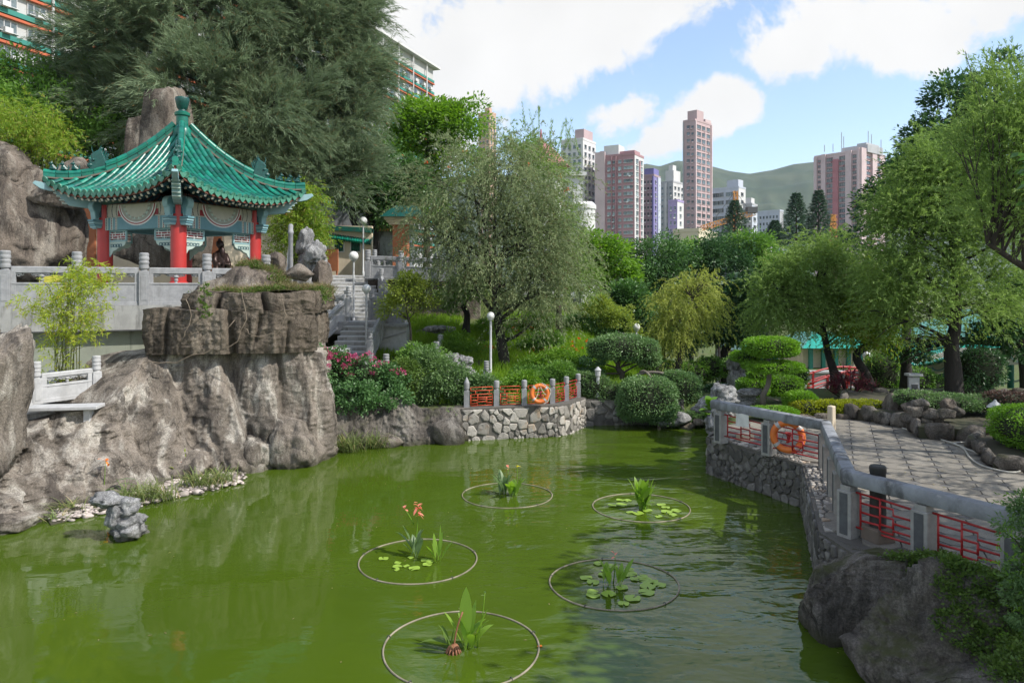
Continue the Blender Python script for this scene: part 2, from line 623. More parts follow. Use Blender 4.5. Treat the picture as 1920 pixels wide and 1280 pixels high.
def leafmat(name, dark, light, transl=0.30, rough=0.45, odd=None, odd_amt=0.06, spec=0.35, patch=0.5, pscale=0.7):
    """Leaves: tone by leaf and by patch of the crown, lit through from behind."""
    dark, light = [tuple(min(0.9, x * 1.16) for x in c) for c in (dark, light)]
    m, nt, bs, out = _nt(name)
    N, L = nt.nodes.new, nt.links.new
    g = N('ShaderNodeNewGeometry')
    f, _ = noise_mask(nt, g.outputs['Position'], pscale, 4, 0.3, 0.7)
    a = N('ShaderNodeMath')
    a.operation = 'MULTIPLY'
    a.inputs[1].default_value = patch
    L(f, a.inputs[0])
    b = N('ShaderNodeMath')
    b.operation = 'MULTIPLY_ADD'
    b.inputs[1].default_value = 1 - patch
    L(g.outputs['Random Per Island'], b.inputs[0])
    L(a.outputs[0], b.inputs[2])
    col = mixc(nt, b.outputs[0], dark, light)
    if odd:
        wn = N('ShaderNodeTexWhiteNoise')
        wn.noise_dimensions = '1D'
        L(g.outputs['Random Per Island'], wn.inputs['W'])
        gt = N('ShaderNodeMath')
        gt.operation = 'LESS_THAN'
        gt.inputs[1].default_value = odd_amt
        L(wn.outputs['Value'], gt.inputs[0])
        col = mixc(nt, gt.outputs[0], col, odd)
    L(col, bs.inputs['Base Color'])
    bs.inputs['Roughness'].default_value = rough + 0.1
    bs.inputs['Specular IOR Level'].default_value = spec * 0.8
    tr = N('ShaderNodeBsdfTranslucent')
    hs = N('ShaderNodeHueSaturation')
    hs.inputs['Hue'].default_value = 0.50
    hs.inputs['Saturation'].default_value = 1.1
    hs.inputs['Value'].default_value = 1.5
    L(col, hs.inputs['Color'])
    L(hs.outputs[0], tr.inputs['Color'])
    mx = N('ShaderNodeMixShader')
    mx.inputs[0].default_value = transl
    L(bs.outputs[0], mx.inputs[1])
    L(tr.outputs[0], mx.inputs[2])
    L(mx.outputs[0], out.inputs['Surface'])
    return m
def rock_material(name, base, pale, dark, streak=1.0, moss=None, pale_amt=0.75, scale=0.55, bump=0.9):
    m, nt, bs, out = _nt(name)
    N, L = nt.nodes.new, nt.links.new
    pos = N('ShaderNodeNewGeometry').outputs['Position']
    f, _ = noise_mask(nt, pos, scale * 2.2, 8, 0.42, 0.58, (1, 1, 0.45), 0.7, 0.4)
    col = mixc(nt, f, base, tuple(x * 0.62 for x in base))
    g, _ = noise_mask(nt, pos, scale * 2.4, 8, 0.49, 0.60, (1, 1, 0.20), 0.66, 0.5)
    a = N('ShaderNodeMath')
    a.operation = 'MULTIPLY'
    a.inputs[1].default_value = pale_amt * streak
    L(g, a.inputs[0])
    col = mixc(nt, a.outputs[0], col, pale)
    g, _ = noise_mask(nt, pos, scale * 3.1, 8, 0.50, 0.60, (1, 1, 0.25), 0.7, 0.5)
    a = N('ShaderNodeMath')
    a.operation = 'MULTIPLY'
    a.inputs[1].default_value = 0.8
    L(g, a.inputs[0])
    col = mixc(nt, a.outputs[0], col, dark)
    g, h = noise_mask(nt, pos, 34, 4, 0.42, 0.62, rough=0.8)
    col = mixc(nt, 0.75, col, mixc(nt, g, (0.35, 0.35, 0.35), (1.0, 1.0, 1.0)), 'MULTIPLY')
    wn = N('ShaderNodeTexNoise')
    wn.inputs['Scale'].default_value = 1.2
    wn.inputs['Detail'].default_value = 5
    L(pos, wn.inputs['Vector'])
    wv = N('ShaderNodeMix')
    wv.data_type = 'VECTOR'
    wv.inputs[0].default_value = 0.55
    mp = N('ShaderNodeMapping')
    mp.inputs['Scale'].default_value = (1.0, 1.0, 0.45)
    L(pos, mp.inputs['Vector'])
    L(mp.outputs[0], wv.inputs[4])
    L(wn.outputs['Color'], wv.inputs[5])
    vo = N('ShaderNodeTexVoronoi')
    vo.feature = 'DISTANCE_TO_EDGE'
    vo.inputs['Scale'].default_value = 2.6 * scale / 0.55
    L(wv.outputs[1], vo.inputs['Vector'])
    ck = N('ShaderNodeMapRange')
    ck.inputs[1].default_value = 0.0
    ck.inputs[2].default_value = 0.022
    ck.inputs[3].default_value = 0.85
    ck.inputs[4].default_value = 0.0
    L(vo.outputs['Distance'], ck.inputs[0])
    brk, _ = noise_mask(nt, pos, 1.7, 3, 0.5, 0.58)
    cm_ = N('ShaderNodeMath')
    cm_.operation = 'MULTIPLY'
    L(ck.outputs[0], cm_.inputs[0])
    L(brk, cm_.inputs[1])
    col = mixc(nt, cm_.outputs[0], col, tuple(x * 0.5 for x in dark))
    sz = N('ShaderNodeSeparateXYZ')
    L(pos, sz.inputs[0])
    wt = N('ShaderNodeMapRange')
    wt.inputs[1].default_value = 0.05
    wt.inputs[2].default_value = 0.22
    wt.inputs[3].default_value = 0.7
    wt.inputs[4].default_value = 0.0
    L(sz.outputs[2], wt.inputs[0])
    col = mixc(nt, wt.outputs[0], col, (0.06, 0.058, 0.035))
    if moss:
        g, _ = noise_mask(nt, pos, 1.3, 6, 0.5, 0.62)
        ge = N('ShaderNodeNewGeometry')
        sp = N('ShaderNodeSeparateXYZ')
        L(ge.outputs['Normal'], sp.inputs[0])
        mu = N('ShaderNodeMath')
        mu.operation = 'MULTIPLY'
        mu.use_clamp = True
        L(g, mu.inputs[0])
        L(sp.outputs[2], mu.inputs[1])
        col = mixc(nt, mu.outputs[0], col, moss)
    L(col, bs.inputs['Base Color'])
    bs.inputs['Roughness'].default_value = 0.92
    bs.inputs['Specular IOR Level'].default_value = 0.25
    _, h1 = noise_mask(nt, pos, 9, 10, rough=0.72)
    b = N('ShaderNodeBump')
    b.inputs['Strength'].default_value = bump
    b.inputs['Distance'].default_value = 0.06
    L(h1, b.inputs['Height'])
    b2 = N('ShaderNodeBump')
    b2.inputs['Strength'].default_value = 0.5
    b2.inputs['Distance'].default_value = 0.02
    L(h, b2.inputs['Height'])
    L(b.outputs[0], b2.inputs['Normal'])
    L(b2.outputs[0], bs.inputs['Normal'])
    return m
def water_material():
    m, nt, bs, out = _nt("pond_water")
    N, L = nt.nodes.new, nt.links.new
    pos = N('ShaderNodeNewGeometry').outputs['Position']
    f, _ = noise_mask(nt, pos, 0.25, 4, 0.3, 0.7)
    L(mixc(nt, f, (0.060, 0.100, 0.007), (0.050, 0.085, 0.008)), bs.inputs['Base Color'])
    bs.inputs['Roughness'].default_value = 0.022
    bs.inputs['IOR'].default_value = 1.333
    bs.inputs['Specular IOR Level'].default_value = 0.6
    _, h1 = noise_mask(nt, pos, 0.75, 3, stretch=(0.8, 1.6, 1), rough=0.5, dist=0.5)
    _, h2 = noise_mask(nt, pos, 4.2, 3, stretch=(0.8, 1.5, 1), rough=0.5, dist=0.3)
    sp = N('ShaderNodeSeparateXYZ')
    L(pos, sp.inputs[0])
    am = N('ShaderNodeMapRange')
    am.inputs[1].default_value = -3.0
    am.inputs[2].default_value = 3.0
    am.inputs[3].default_value = 0.10
    am.inputs[4].default_value = 1.0
    L(sp.outputs[0], am.inputs[0])
    b = N('ShaderNodeBump')
    b.inputs['Distance'].default_value = 0.07
    L(am.outputs[0], b.inputs['Strength'])
    L(h1, b.inputs['Height'])
    b2 = N('ShaderNodeBump')
    b2.inputs['Distance'].default_value = 0.010
    L(am.outputs[0], b2.inputs['Strength'])
    L(h2, b2.inputs['Height'])
    L(b.outputs[0], b2.inputs['Normal'])
    L(b2.outputs[0], bs.inputs['Normal'])
    return m
M = {}
M['water'] = water_material()
M['rock'] = rock_material('cliff_rock', (0.33, 0.285, 0.238), (0.68, 0.64, 0.565), (0.070, 0.060, 0.052))
M['rock_dark'] = rock_material('dark_rock', (0.215, 0.19, 0.165), (0.42, 0.395, 0.355), (0.06, 0.056, 0.05), 0.6, moss=(0.07, 0.075, 0.03))
M['rock_brown'] = rock_material('brown_rock', (0.255, 0.212, 0.175), (0.46, 0.42, 0.36), (0.06, 0.05, 0.045), 0.8)
M['rock_top'] = rock_material('cap_rock', (0.225, 0.185, 0.145), (0.42, 0.37, 0.30), (0.045, 0.038, 0.03), 0.5)
M['rock_grey'] = rock_material('lake_rock', (0.44, 0.44, 0.44), (0.62, 0.62, 0.61), (0.10, 0.10, 0.105), 0.7, scale=1.6)
M['granite'] = mat('grey_granite', (0.34, 0.345, 0.355), (0.25, 0.255, 0.265), 6, 0.8, 0.25, 60, stains=[((0.12, 0.115, 0.105), 2.2, (1, 1, 0.3), 0.52, 0.75, 0.5)])
M['granite_white'] = mat('white_granite', (0.50, 0.505, 0.51), (0.40, 0.405, 0.41), 6, 0.8, 0.2, 60, stains=[((0.2, 0.19, 0.17), 1.8, (1, 1, 0.3), 0.55, 0.8, 0.45)])
M['rail_stone'] = mat('weathered_rail_stone', (0.28, 0.295, 0.32), (0.20, 0.21, 0.23), 5, 0.8, 0.3, 45, stains=[((0.055, 0.055, 0.055), 2.4, (1, 1, 0.5), 0.47, 0.62, 0.75), ((0.42, 0.42, 0.42), 5, (1, 1, 1), 0.6, 0.7, 0.5)])
M['post_stone'] = mat('post_stone', (0.34, 0.33, 0.31), (0.26, 0.255, 0.245), 7, 0.85, 0.3, 55, stains=[((0.06, 0.058, 0.055), 3, (1, 1, 0.3), 0.55, 0.75, 0.6)])
M['panel_dark'] = mat('post_panel_dark', (0.10, 0.105, 0.11), (0.07, 0.07, 0.075), 7, 0.85, 0.3, 55)
M['concrete'] = mat('stained_concrete', (0.38, 0.38, 0.365), (0.29, 0.29, 0.28), 3, 0.9, 0.25, 40, stains=[((0.10, 0.10, 0.095), 4.5, (1, 1, 0.18), 0.5, 0.68, 0.75)])
M['green_wall'] = mat('greenish_render', (0.33, 0.36, 0.29), (0.26, 0.28, 0.23), 1.5, 0.9, 0.15, 30, stains=[((0.09, 0.10, 0.08), 3.2, (1, 1, 0.15), 0.55, 0.72, 0.7)])
M['mortar'] = mat('wall_mortar', (0.13, 0.12, 0.105), (0.085, 0.08, 0.07), 8, 0.95, 0.5, 40)
M['wall_stone'] = mat('rubble_stone', (0.40, 0.37, 0.33), (0.27, 0.25, 0.225), 5, 0.85, 0.6, 30, objrand=0.45, stains=[((0.32, 0.21, 0.12), 2.0, (1, 1, 1), 0.56, 0.66, 0.6)])
M['wall_stone_shade'] = mat('shaded_rubble_stone', (0.17, 0.16, 0.145), (0.085, 0.08, 0.075), 5, 0.85, 0.6, 30, objrand=0.5, stains=[((0.30, 0.30, 0.30), 1.6, (1, 1, 1), 0.58, 0.68, 0.5)])  # rubble stone with the shade of its wall put into the colour
M['red_metal'] = mat('red_painted_metal', (0.42, 0.022, 0.022), (0.33, 0.018, 0.02), 8, 0.45, 0.05, 60)
M['orange_metal'] = mat('orange_red_metal', (0.60, 0.085, 0.028), (0.48, 0.06, 0.025), 8, 0.5)
M['buoy'] = mat('orange_lifebuoy', (0.72, 0.185, 0.03), (0.60, 0.14, 0.03), 4, 0.5, 0.1, 30, stains=[((0.25, 0.10, 0.05), 6, (1, 1, 1), 0.62, 0.75, 0.6)])
M['buoy_tape'] = mat('silver_tape', (0.45, 0.43, 0.42), None, 6, 0.35)
M['rope'] = mat('pale_rope', (0.62, 0.58, 0.52), None, 8, 0.8)
M['dark_rope'] = mat('dark_rope', (0.06, 0.06, 0.065), None, 8, 0.8)
M['black_wood'] = mat('black_post', (0.035, 0.033, 0.032), (0.022, 0.021, 0.02), 6, 0.55, 0.3, 30, stretch=(1, 1, 0.2))
M['brown_concrete'] = mat('brown_concrete', (0.16, 0.125, 0.10), None, 5, 0.9, 0.3, 40)
M['red_column'] = mat('red_lacquer', (0.46, 0.035, 0.032), (0.40, 0.030, 0.028), 3, 0.42, 0.03, 20, stains=[((0.30, 0.05, 0.05), 2, (1, 1, 0.3), 0.62, 0.8, 0.4)])
M['teal'] = mat('teal_paint', (0.135, 0.275, 0.315), (0.11, 0.235, 0.275), 4, 0.6, 0.03, 30, stains=[((0.07, 0.13, 0.15), 3, (1, 1, 0.5), 0.6, 0.8, 0.4)])
M['teal_dark'] = mat('dark_teal_paint', (0.035, 0.105, 0.14), (0.028, 0.085, 0.11), 4, 0.6)
M['teal_light'] = mat('pale_teal_paint', (0.27, 0.43, 0.45), (0.22, 0.37, 0.40), 4, 0.6)
M['mint'] = mat('pale_mint_paint', (0.44, 0.54, 0.48), (0.38, 0.47, 0.43), 4, 0.65)
M['cream'] = mat('cream_paint', (0.50, 0.48, 0.40), (0.43, 0.415, 0.345), 3, 0.7, stains=[((0.25, 0.23, 0.18), 2.4, (1, 1, 0.4), 0.6, 0.8, 0.4)])
M['grey_cream'] = mat('grey_cream_paint', (0.36, 0.36, 0.31), None, 3, 0.7)
M['white_paint'] = mat('white_paint', (0.70, 0.70, 0.68), (0.62, 0.62, 0.60), 4, 0.6)
M['crimson'] = mat('crimson_paint', (0.30, 0.018, 0.03), None, 5, 0.55)
M['navy'] = mat('navy_paint', (0.02, 0.03, 0.06), None, 5, 0.55)
M['rust_red'] = mat('soffit_red', (0.20, 0.055, 0.04), (0.27, 0.13, 0.09), 5, 0.8)
M['roof_tile'] = mat('glazed_green_tile', (0.006, 0.185, 0.122), (0.005, 0.120, 0.092), 3, 0.30, 0.15, 14, spec=0.5, objrand=0.42, stains=[((0.025, 0.085, 0.10), 3.0, (1, 1, 1), 0.52, 0.66, 0.7), ((0.15, 0.12, 0.09), 7, (1, 1, 1), 0.66, 0.74, 0.5)])
M['roof_pan'] = mat('green_pan_tile', (0.005, 0.120, 0.085), (0.012, 0.085, 0.065), 5, 0.3, 0.2, 14, stains=[((0.10, 0.075, 0.06), 5, (1, 1, 1), 0.55, 0.7, 0.6)])
M['roof_ridge'] = mat('green_ridge_tile', (0.005, 0.200, 0.130), (0.006, 0.130, 0.105), 4, 0.33, 0.12, 14, objrand=0.25, stains=[((0.03, 0.09, 0.10), 3.0, (1, 1, 1), 0.57, 0.72, 0.6)])
M['tile_joint'] = mat('tile_mortar', (0.18, 0.15, 0.12), None, 9, 0.9)
M['ornament'] = mat('dark_green_glaze', (0.008, 0.085, 0.070), (0.006, 0.055, 0.05), 9, 0.25, 0.5, 40, spec=0.6)
M['tile_end'] = mat('tile_end_disc', (0.10, 0.27, 0.19), (0.035, 0.19, 0.13), 18, 0.4, 0.4, 50)
M['bronze'] = mat('dark_bronze', (0.050, 0.030, 0.026), (0.032, 0.020, 0.018), 8, 0.42, 0.15, 30, metallic=0.55)
M['globe'] = mat('opal_globe', (0.80, 0.80, 0.78), None, 3, 0.25)
M['lamp_pole'] = mat('pale_lamp_pole', (0.50, 0.51, 0.52), None, 5, 0.5)
M['plaster'] = mat('cream_plaster', (0.66, 0.56, 0.42), (0.58, 0.49, 0.37), 2, 0.9, 0.05, 30, stains=[((0.32, 0.28, 0.20), 2.2, (1, 1, 0.25), 0.56, 0.8, 0.5)])
M['orange_wall'] = mat('terracotta_paint', (0.46, 0.165, 0.075), (0.38, 0.13, 0.06), 3, 0.85)
M['paver'] = mat('pebble_paver', (0.265, 0.243, 0.205), (0.185, 0.168, 0.142), 3, 0.9, 0.6, 110, objrand=0.10, bdist=0.012, stains=[((0.09, 0.085, 0.08), 0.9, (1, 1, 1), 0.55, 0.7, 0.45), ((0.08, 0.075, 0.07), 60, (1, 1, 1), 0.52, 0.62, 0.6)])
M['paver_dark'] = mat('dark_paver', (0.125, 0.12, 0.115), (0.09, 0.088, 0.085), 4, 0.85, 0.5, 90, objrand=0.18, bdist=0.01)
M['paver_bed'] = mat('paver_bed', (0.115, 0.107, 0.095), None, 5, 0.95, 0.5, 60)
M['soil'] = mat('garden_soil', (0.075, 0.062, 0.042), (0.05, 0.055, 0.028), 1.2, 0.95, 0.6, 18)
M['lawn'] = mat('grassy_ground', (0.070, 0.110, 0.020), (0.085, 0.095, 0.03), 1.1, 0.95, 0.6, 22)
M['pebble'] = mat('pink_pebbles', (0.46, 0.39, 0.35), (0.36, 0.32, 0.30), 8, 0.8, 0.2, 30, island=0.45)
M['bark'] = mat('tree_bark', (0.075, 0.060, 0.048), (0.042, 0.035, 0.030), 6, 0.95, 0.9, 18, stretch=(1, 1, 0.25), bdist=0.04)
M['bark_black'] = mat('black_bark', (0.034, 0.029, 0.026), (0.02, 0.018, 0.017), 6, 0.95, 0.9, 18, stretch=(1, 1, 0.25), bdist=0.04)  # near-black bark tone
M['bark_pale'] = mat('pale_bark', (0.20, 0.175, 0.145), (0.125, 0.11, 0.09), 8, 0.9, 0.7, 22, stretch=(1, 1, 0.3), bdist=0.03)
M['cane'] = mat('bamboo_cane', (0.13, 0.15, 0.04), (0.09, 0.10, 0.03), 5, 0.5)
M['hose'] = mat('pale_hose', (0.52, 0.50, 0.44), None, 6, 0.5)
M['hoop'] = mat('weathered_hoop', (0.33, 0.285, 0.21), (0.15, 0.135, 0.09), 3, 0.6, 0.1, 30)
M['white_sheet'] = mat('white_sheet', (0.75, 0.74, 0.74), None, 5, 0.7)
M['yellow_sheet'] = mat('yellow_board', (0.62, 0.58, 0.08), None, 5, 0.7)
M['dry_twig'] = mat('dry_vine', (0.24, 0.19, 0.14), (0.15, 0.12, 0.09), 8, 0.9)
M['glass_dark'] = mat('window_glass', (0.045, 0.065, 0.075), (0.12, 0.15, 0.16), 1.2, 0.12, spec=0.8, island=0.6)
M['green_glazed'] = mat('green_glazed_bars', (0.01, 0.12, 0.075), None, 5, 0.3)
M['teal_column'] = mat('green_column', (0.012, 0.19, 0.145), (0.01, 0.14, 0.11), 4, 0.5)
M['turquoise_roof'] = mat('turquoise_tiles', (0.02, 0.33, 0.25), (0.018, 0.25, 0.19), 3, 0.28, 0.1, 14, spec=0.6)
M['crane'] = mat('orange_crane_paint', (0.62, 0.27, 0.045), None, 2, 0.5)
M['hill'] = mat('hill_scrub', (0.030, 0.056, 0.024), (0.065, 0.082, 0.038), 0.012, 0.95, 0, 1, stains=[((0.030, 0.05, 0.025), 0.004, (1, 1, 1), 0.48, 0.6, 0.8)])
M['lf_casuarina'] = leafmat('casuarina_needles', (0.078, 0.116, 0.062), (0.200, 0.258, 0.148), 0.32, 0.6, odd=(0.16, 0.12, 0.05), odd_amt=0.05, pscale=0.6, patch=0.75)  # strong patch tones paint highlights and dark gaps into the needles
M['lf_bottle'] = leafmat('bottlebrush_leaves', (0.112, 0.150, 0.068), (0.258, 0.305, 0.155), 0.36, 0.5, odd=(0.16, 0.13, 0.06), odd_amt=0.06)
M['lf_bottle2'] = leafmat('lush_bottlebrush_leaves', (0.107, 0.184, 0.045), (0.255, 0.353, 0.099), 0.38, 0.5)
M['lf_dark'] = leafmat('dark_leaves', (0.036, 0.090, 0.026), (0.095, 0.190, 0.048), 0.26, 0.38, spec=0.5)
M['lf_deep'] = leafmat('deep_green_leaves', (0.026, 0.071, 0.029), (0.069, 0.143, 0.045), 0.24, 0.35, spec=0.55)
M['lf_mid'] = leafmat('mid_green_leaves', (0.065, 0.150, 0.029), (0.160, 0.279, 0.053), 0.34, 0.42)
M['lf_bright'] = leafmat('bright_green_leaves', (0.083, 0.184, 0.021), (0.196, 0.326, 0.046), 0.38, 0.42)
M['lf_yellow'] = leafmat('yellow_green_leaves', (0.143, 0.204, 0.029), (0.321, 0.374, 0.079), 0.40, 0.45)
M['lf_willow'] = leafmat('golden_willow_leaves', (0.190, 0.235, 0.045), (0.350, 0.380, 0.105), 0.46, 0.5)
M['lf_bamboo'] = leafmat('bamboo_leaves', (0.101, 0.190, 0.024), (0.279, 0.374, 0.046), 0.40, 0.45, odd=(0.34, 0.30, 0.07), odd_amt=0.12)
M['lf_bamboo_yel'] = leafmat('golden_bamboo_leaves', (0.190, 0.272, 0.026), (0.428, 0.489, 0.066), 0.42, 0.45, odd=(0.42, 0.34, 0.07), odd_amt=0.12)
M['lf_pine'] = leafmat('clipped_pine_leaves', (0.065, 0.143, 0.048), (0.178, 0.279, 0.103), 0.26, 0.35, spec=0.55)
M['lf_hedge'] = leafmat('lime_hedge_leaves', (0.150, 0.190, 0.014), (0.330, 0.350, 0.030), 0.36, 0.45)
M['lf_boxwood'] = leafmat('boxwood_leaves', (0.089, 0.204, 0.021), (0.196, 0.353, 0.040), 0.32, 0.42)
M['lf_cordyline'] = leafmat('crimson_cordyline_leaves', (0.090, 0.022, 0.030), (0.270, 0.060, 0.085), 0.30, 0.4, odd=(0.22, 0.16, 0.10), odd_amt=0.15)
M['lf_purple'] = leafmat('purple_brown_leaves', (0.050, 0.028, 0.026), (0.110, 0.070, 0.050), 0.25, 0.45)
M['lf_norfolk'] = leafmat('norfolk_needles', (0.036, 0.079, 0.048), (0.077, 0.143, 0.077), 0.15, 0.6)
M['lf_grass'] = leafmat('slope_grass', (0.125, 0.235, 0.020), (0.245, 0.365, 0.045), 0.45, 0.5)
M['lf_reed'] = leafmat('reed_leaves', (0.095, 0.150, 0.040), (0.230, 0.270, 0.095), 0.32, 0.45, odd=(0.42, 0.36, 0.18), odd_amt=0.12)
M['lf_canna'] = leafmat('canna_leaves', (0.115, 0.240, 0.030), (0.250, 0.370, 0.055), 0.42, 0.35, spec=0.5)
M['lf_canna_blue'] = leafmat('bluish_canna_leaves', (0.085, 0.150, 0.065), (0.175, 0.250, 0.110), 0.36, 0.35, spec=0.5)
M['lf_pad'] = leafmat('lily_pad', (0.190, 0.310, 0.035), (0.280, 0.400, 0.065), 0.1, 0.3, spec=0.5)
M['lf_creeper'] = leafmat('creeper_leaves', (0.053, 0.109, 0.024), (0.131, 0.197, 0.040), 0.28, 0.45)
M['lf_dry'] = leafmat('dry_creeper', (0.150, 0.120, 0.060), (0.270, 0.240, 0.120), 0.25, 0.7)
M['lf_shrub'] = leafmat('shrub_leaves', (0.065, 0.125, 0.045), (0.149, 0.238, 0.082), 0.3, 0.4, spec=0.45)
M['lf_ixora'] = leafmat('ixora_leaves', (0.043, 0.109, 0.037), (0.109, 0.211, 0.066), 0.27, 0.38, spec=0.5)
M['fl_pink'] = leafmat('pink_petals', (0.38, 0.045, 0.14), (0.56, 0.13, 0.26), 0.3, 0.6)
M['fl_red'] = leafmat('red_petals', (0.55, 0.05, 0.02), (0.70, 0.10, 0.03), 0.3, 0.6)
M['fl_salmon'] = leafmat('salmon_petals', (0.66, 0.16, 0.12), (0.80, 0.34, 0.26), 0.35, 0.6)
M['fl_yellow'] = leafmat('yellow_petals', (0.75, 0.52, 0.02), (0.85, 0.66, 0.03), 0.3, 0.6)
M['fl_orange'] = leafmat('orange_petals', (0.72, 0.17, 0.03), (0.80, 0.28, 0.05), 0.3, 0.6)
POND = [(-16, -6), (-16, 8), (-11, 13.0), (-9.74, 13.8), (-9.1, 15.2), (-8.55, 16.6), (-6.88, 18.2), (-5.3, 20.4), (-5.2, 21.0),
        (-3.83, 21.8), (-1.47, 22.35), (1.52, 23.0), (2.48, 24.6), (5.1, 24.9), (6.5, 24.3), (5.5, 20.0), (4.95, 18.4), (6.2, 15.5),
        (4.75, 11.2), (4.6, 10.2), (5.0, 9.0), (5.6, 7.6), (6.6, 4), (7, -6)]
RAIL = [(5.10, 17.7), (6.53, 15.1), (5.11, 11.0), (6.26, 9.01), (7.7, 6.4)]
WALL_R = [(4.95, 18.4), (6.2, 15.5), (4.75, 11.2)]
PROM = [(5.0, 18.4), (6.25, 15.5), (4.85, 11.1), (4.9, 10.7), (6.0, 8.75), (7.4, 6.25), (8.8, 3.5), (28, 3.5), (28, 20.3), (12.5, 20.3), (9.0, 20.9), (7.0, 20.9), (5.8, 19.8)]
TERRACE = [(-13.6, 19.5), (-9.04, 21.5)]
def in_poly(x, y, poly):
    c = np.zeros(x.shape, bool)
    n = len(poly)
    for i in range(n):
        (x0, y0), (x1, y1) = poly[i], poly[(i + 1) % n]
        if y0 == y1:
            continue
        hit = ((y0 > y) != (y1 > y)) & (x < (x1 - x0) * (y - y0) / (y1 - y0) + x0)
        c ^= hit
    return c
def seg_dist(x, y, poly, closed=True):
    d = np.full(x.shape, 1e9)
    n = len(poly)
    for i in range(n if closed else n - 1):
        (x0, y0), (x1, y1) = poly[i], poly[(i + 1) % n]
        dx, dy = x1 - x0, y1 - y0
        t = np.clip(((x - x0) * dx + (y - y0) * dy) / (dx * dx + dy * dy), 0, 1)
        d = np.minimum(d, np.hypot(x - x0 - t * dx, y - y0 - t * dy))
    return d
def sst(a, b, x):
    t = np.clip((x - a) / (b - a), 0, 1)
    return t * t * (3 - 2 * t)
def land_z(x, y):
    x, y = np.asarray(x, float), np.asarray(y, float)
    z = np.full(x.shape, 0.93)
    slope = 0.93 + np.clip(y - 23.8, 0, 14) * 0.24
    k = sst(6.5, 2.5, x)
    z = z * (1 - k) + slope * k
    drop = sst(27, 36, y) * sst(5, 9, x)
    z = z - drop * 3.1
    tline = 19.5 + (x + 13.6) * (2.0 / 4.56)
    k = sst(-7.6, -8.6, x) * sst(0.15, 0.5, y - tline) * sst(-40, -35, x)
    z = z * (1 - k) + 4.3 * k
    k = sst(34.2, 34.8, y) * sst(1.0, -3.0, x)
    z = z * (1 - k) + np.maximum(z, 5.3) * k
    k = sst(-8.3, -9.0, x) * sst(0.15, -0.15, y - tline)
    pd = seg_dist(x, y, POND)
    z = z * (1 - k) + (-0.8 + 2.3 * sst(2.0, 2.6, pd)) * k
    far = sst(60, 90, np.hypot(x, y))
    z = z * (1 - far)
    z = np.where((x < -4.8) & (y < 21.6) & (pd < 2.2), -0.8, z)
    z = np.where((x > 4) & (x < 8.5) & (y < 11.4) & (pd < 2.2) & ~in_poly(x, y, PROM), -0.8, z)
    pond = in_poly(x, y, POND) | (seg_dist(x, y, POND) < 0.32)
    z = np.where(pond, -0.8, z)
    prom = in_poly(x, y, PROM)
    z = np.where(prom & ~pond, 0.90, z)
    return z
def build_ground():
    xs = np.concatenate([[-9000, -3000, -900, -300, -120, -70], np.arange(-45, 45.01, 0.3), [70, 120, 300, 900, 3000, 9000]])
    ys = np.concatenate([[-400, -60, -20], np.arange(-8, 62.01, 0.3), [75, 95, 140, 300, 700, 1500, 3500, 9000]])
    X, Y = np.meshgrid(xs, ys)
    Z = land_z(X.ravel(), Y.ravel()).reshape(X.shape)
    Z += np.where(Z > 0.92, 0.02, 0) * np.sin(X * 3.1) * np.cos(Y * 2.7)
    v = np.stack([X.ravel(), Y.ravel(), Z.ravel()], 1)
    nx, ny = len(xs), len(ys)
    i, j = np.meshgrid(np.arange(nx - 1), np.arange(ny - 1))
    a = (j * nx + i).ravel()
    f = np.stack([a, a + 1, a + 1 + nx, a + nx], 1)
    o = np_mesh('ground', v, f, M['lawn'])
    tag(o, kind='structure')
build_ground()
wb = MB()
nx = 24
wb.prism([(p[0] * 1.0, p[1]) for p in [(-17, -7), (8, -7), (8, 26), (-17, 26)]], -0.02, 0.0)
o = wb.build('water', M['water'])
tag(o, kind='structure')
def build_hills():
    """A ridge about 2.5 km off, seen between the towers."""
    prof = [(-400, 420), (200, 380), (600, 345), (900, 330), (1120, 322), (1180, 316), (1211, 307), (1237, 312), (1270, 301), (1305, 306), (1335, 312), (1350, 316), (1368, 321),
            (1405, 326), (1448, 319), (1488, 308), (1525, 304), (1600, 296), (1700, 306), (1900, 330), (2300, 370)]
    px = np.array([p[0] for p in prof], float)
    py = np.array([p[1] for p in prof], float)
    D = 2500.0
    n, m = 500, 50
    s = np.linspace(-400, 2300, n)
    top = (HY - np.interp(s, px, py)) / FPX * D + CAMZ
    X = (s - 960) / FPX * D
    vs = []
    for k in range(m + 1):
        t = k / m
        y = D - 900 * (1 - t)
        sc = X * (0.75 + 0.25 * t)
        p = np.stack([sc, np.full(n, y), np.zeros(n)], 1)
        rid = fbm(p * 0.0042, 5, 3, 0.5, ridged=True)
        h = top * (t ** 1.15) * (1 + 0.16 * rid * (1 - t) ** 0.7 * 1.3) - 25 * (1 - t)
        vs.append(np.stack([sc, np.full(n, y), h], 1))
    vs.append(np.stack([X, np.full(n, D + 300), top * 0.5], 1))
    v = np.concatenate(vs)
    i, j = np.meshgrid(np.arange(n - 1), np.arange(m + 1))
    a = (j * n + i).ravel()
    f = np.stack([a, a + 1, a + 1 + n, a + n], 1)
    tag(np_mesh('hills', v, f, M['hill']), kind='structure')
build_hills()
pm = MB()
pm.prism(PROM, 0.6, 0.945)
prom = pm.build('promenade', M['paver_bed'])
tag(prom, kind='structure')
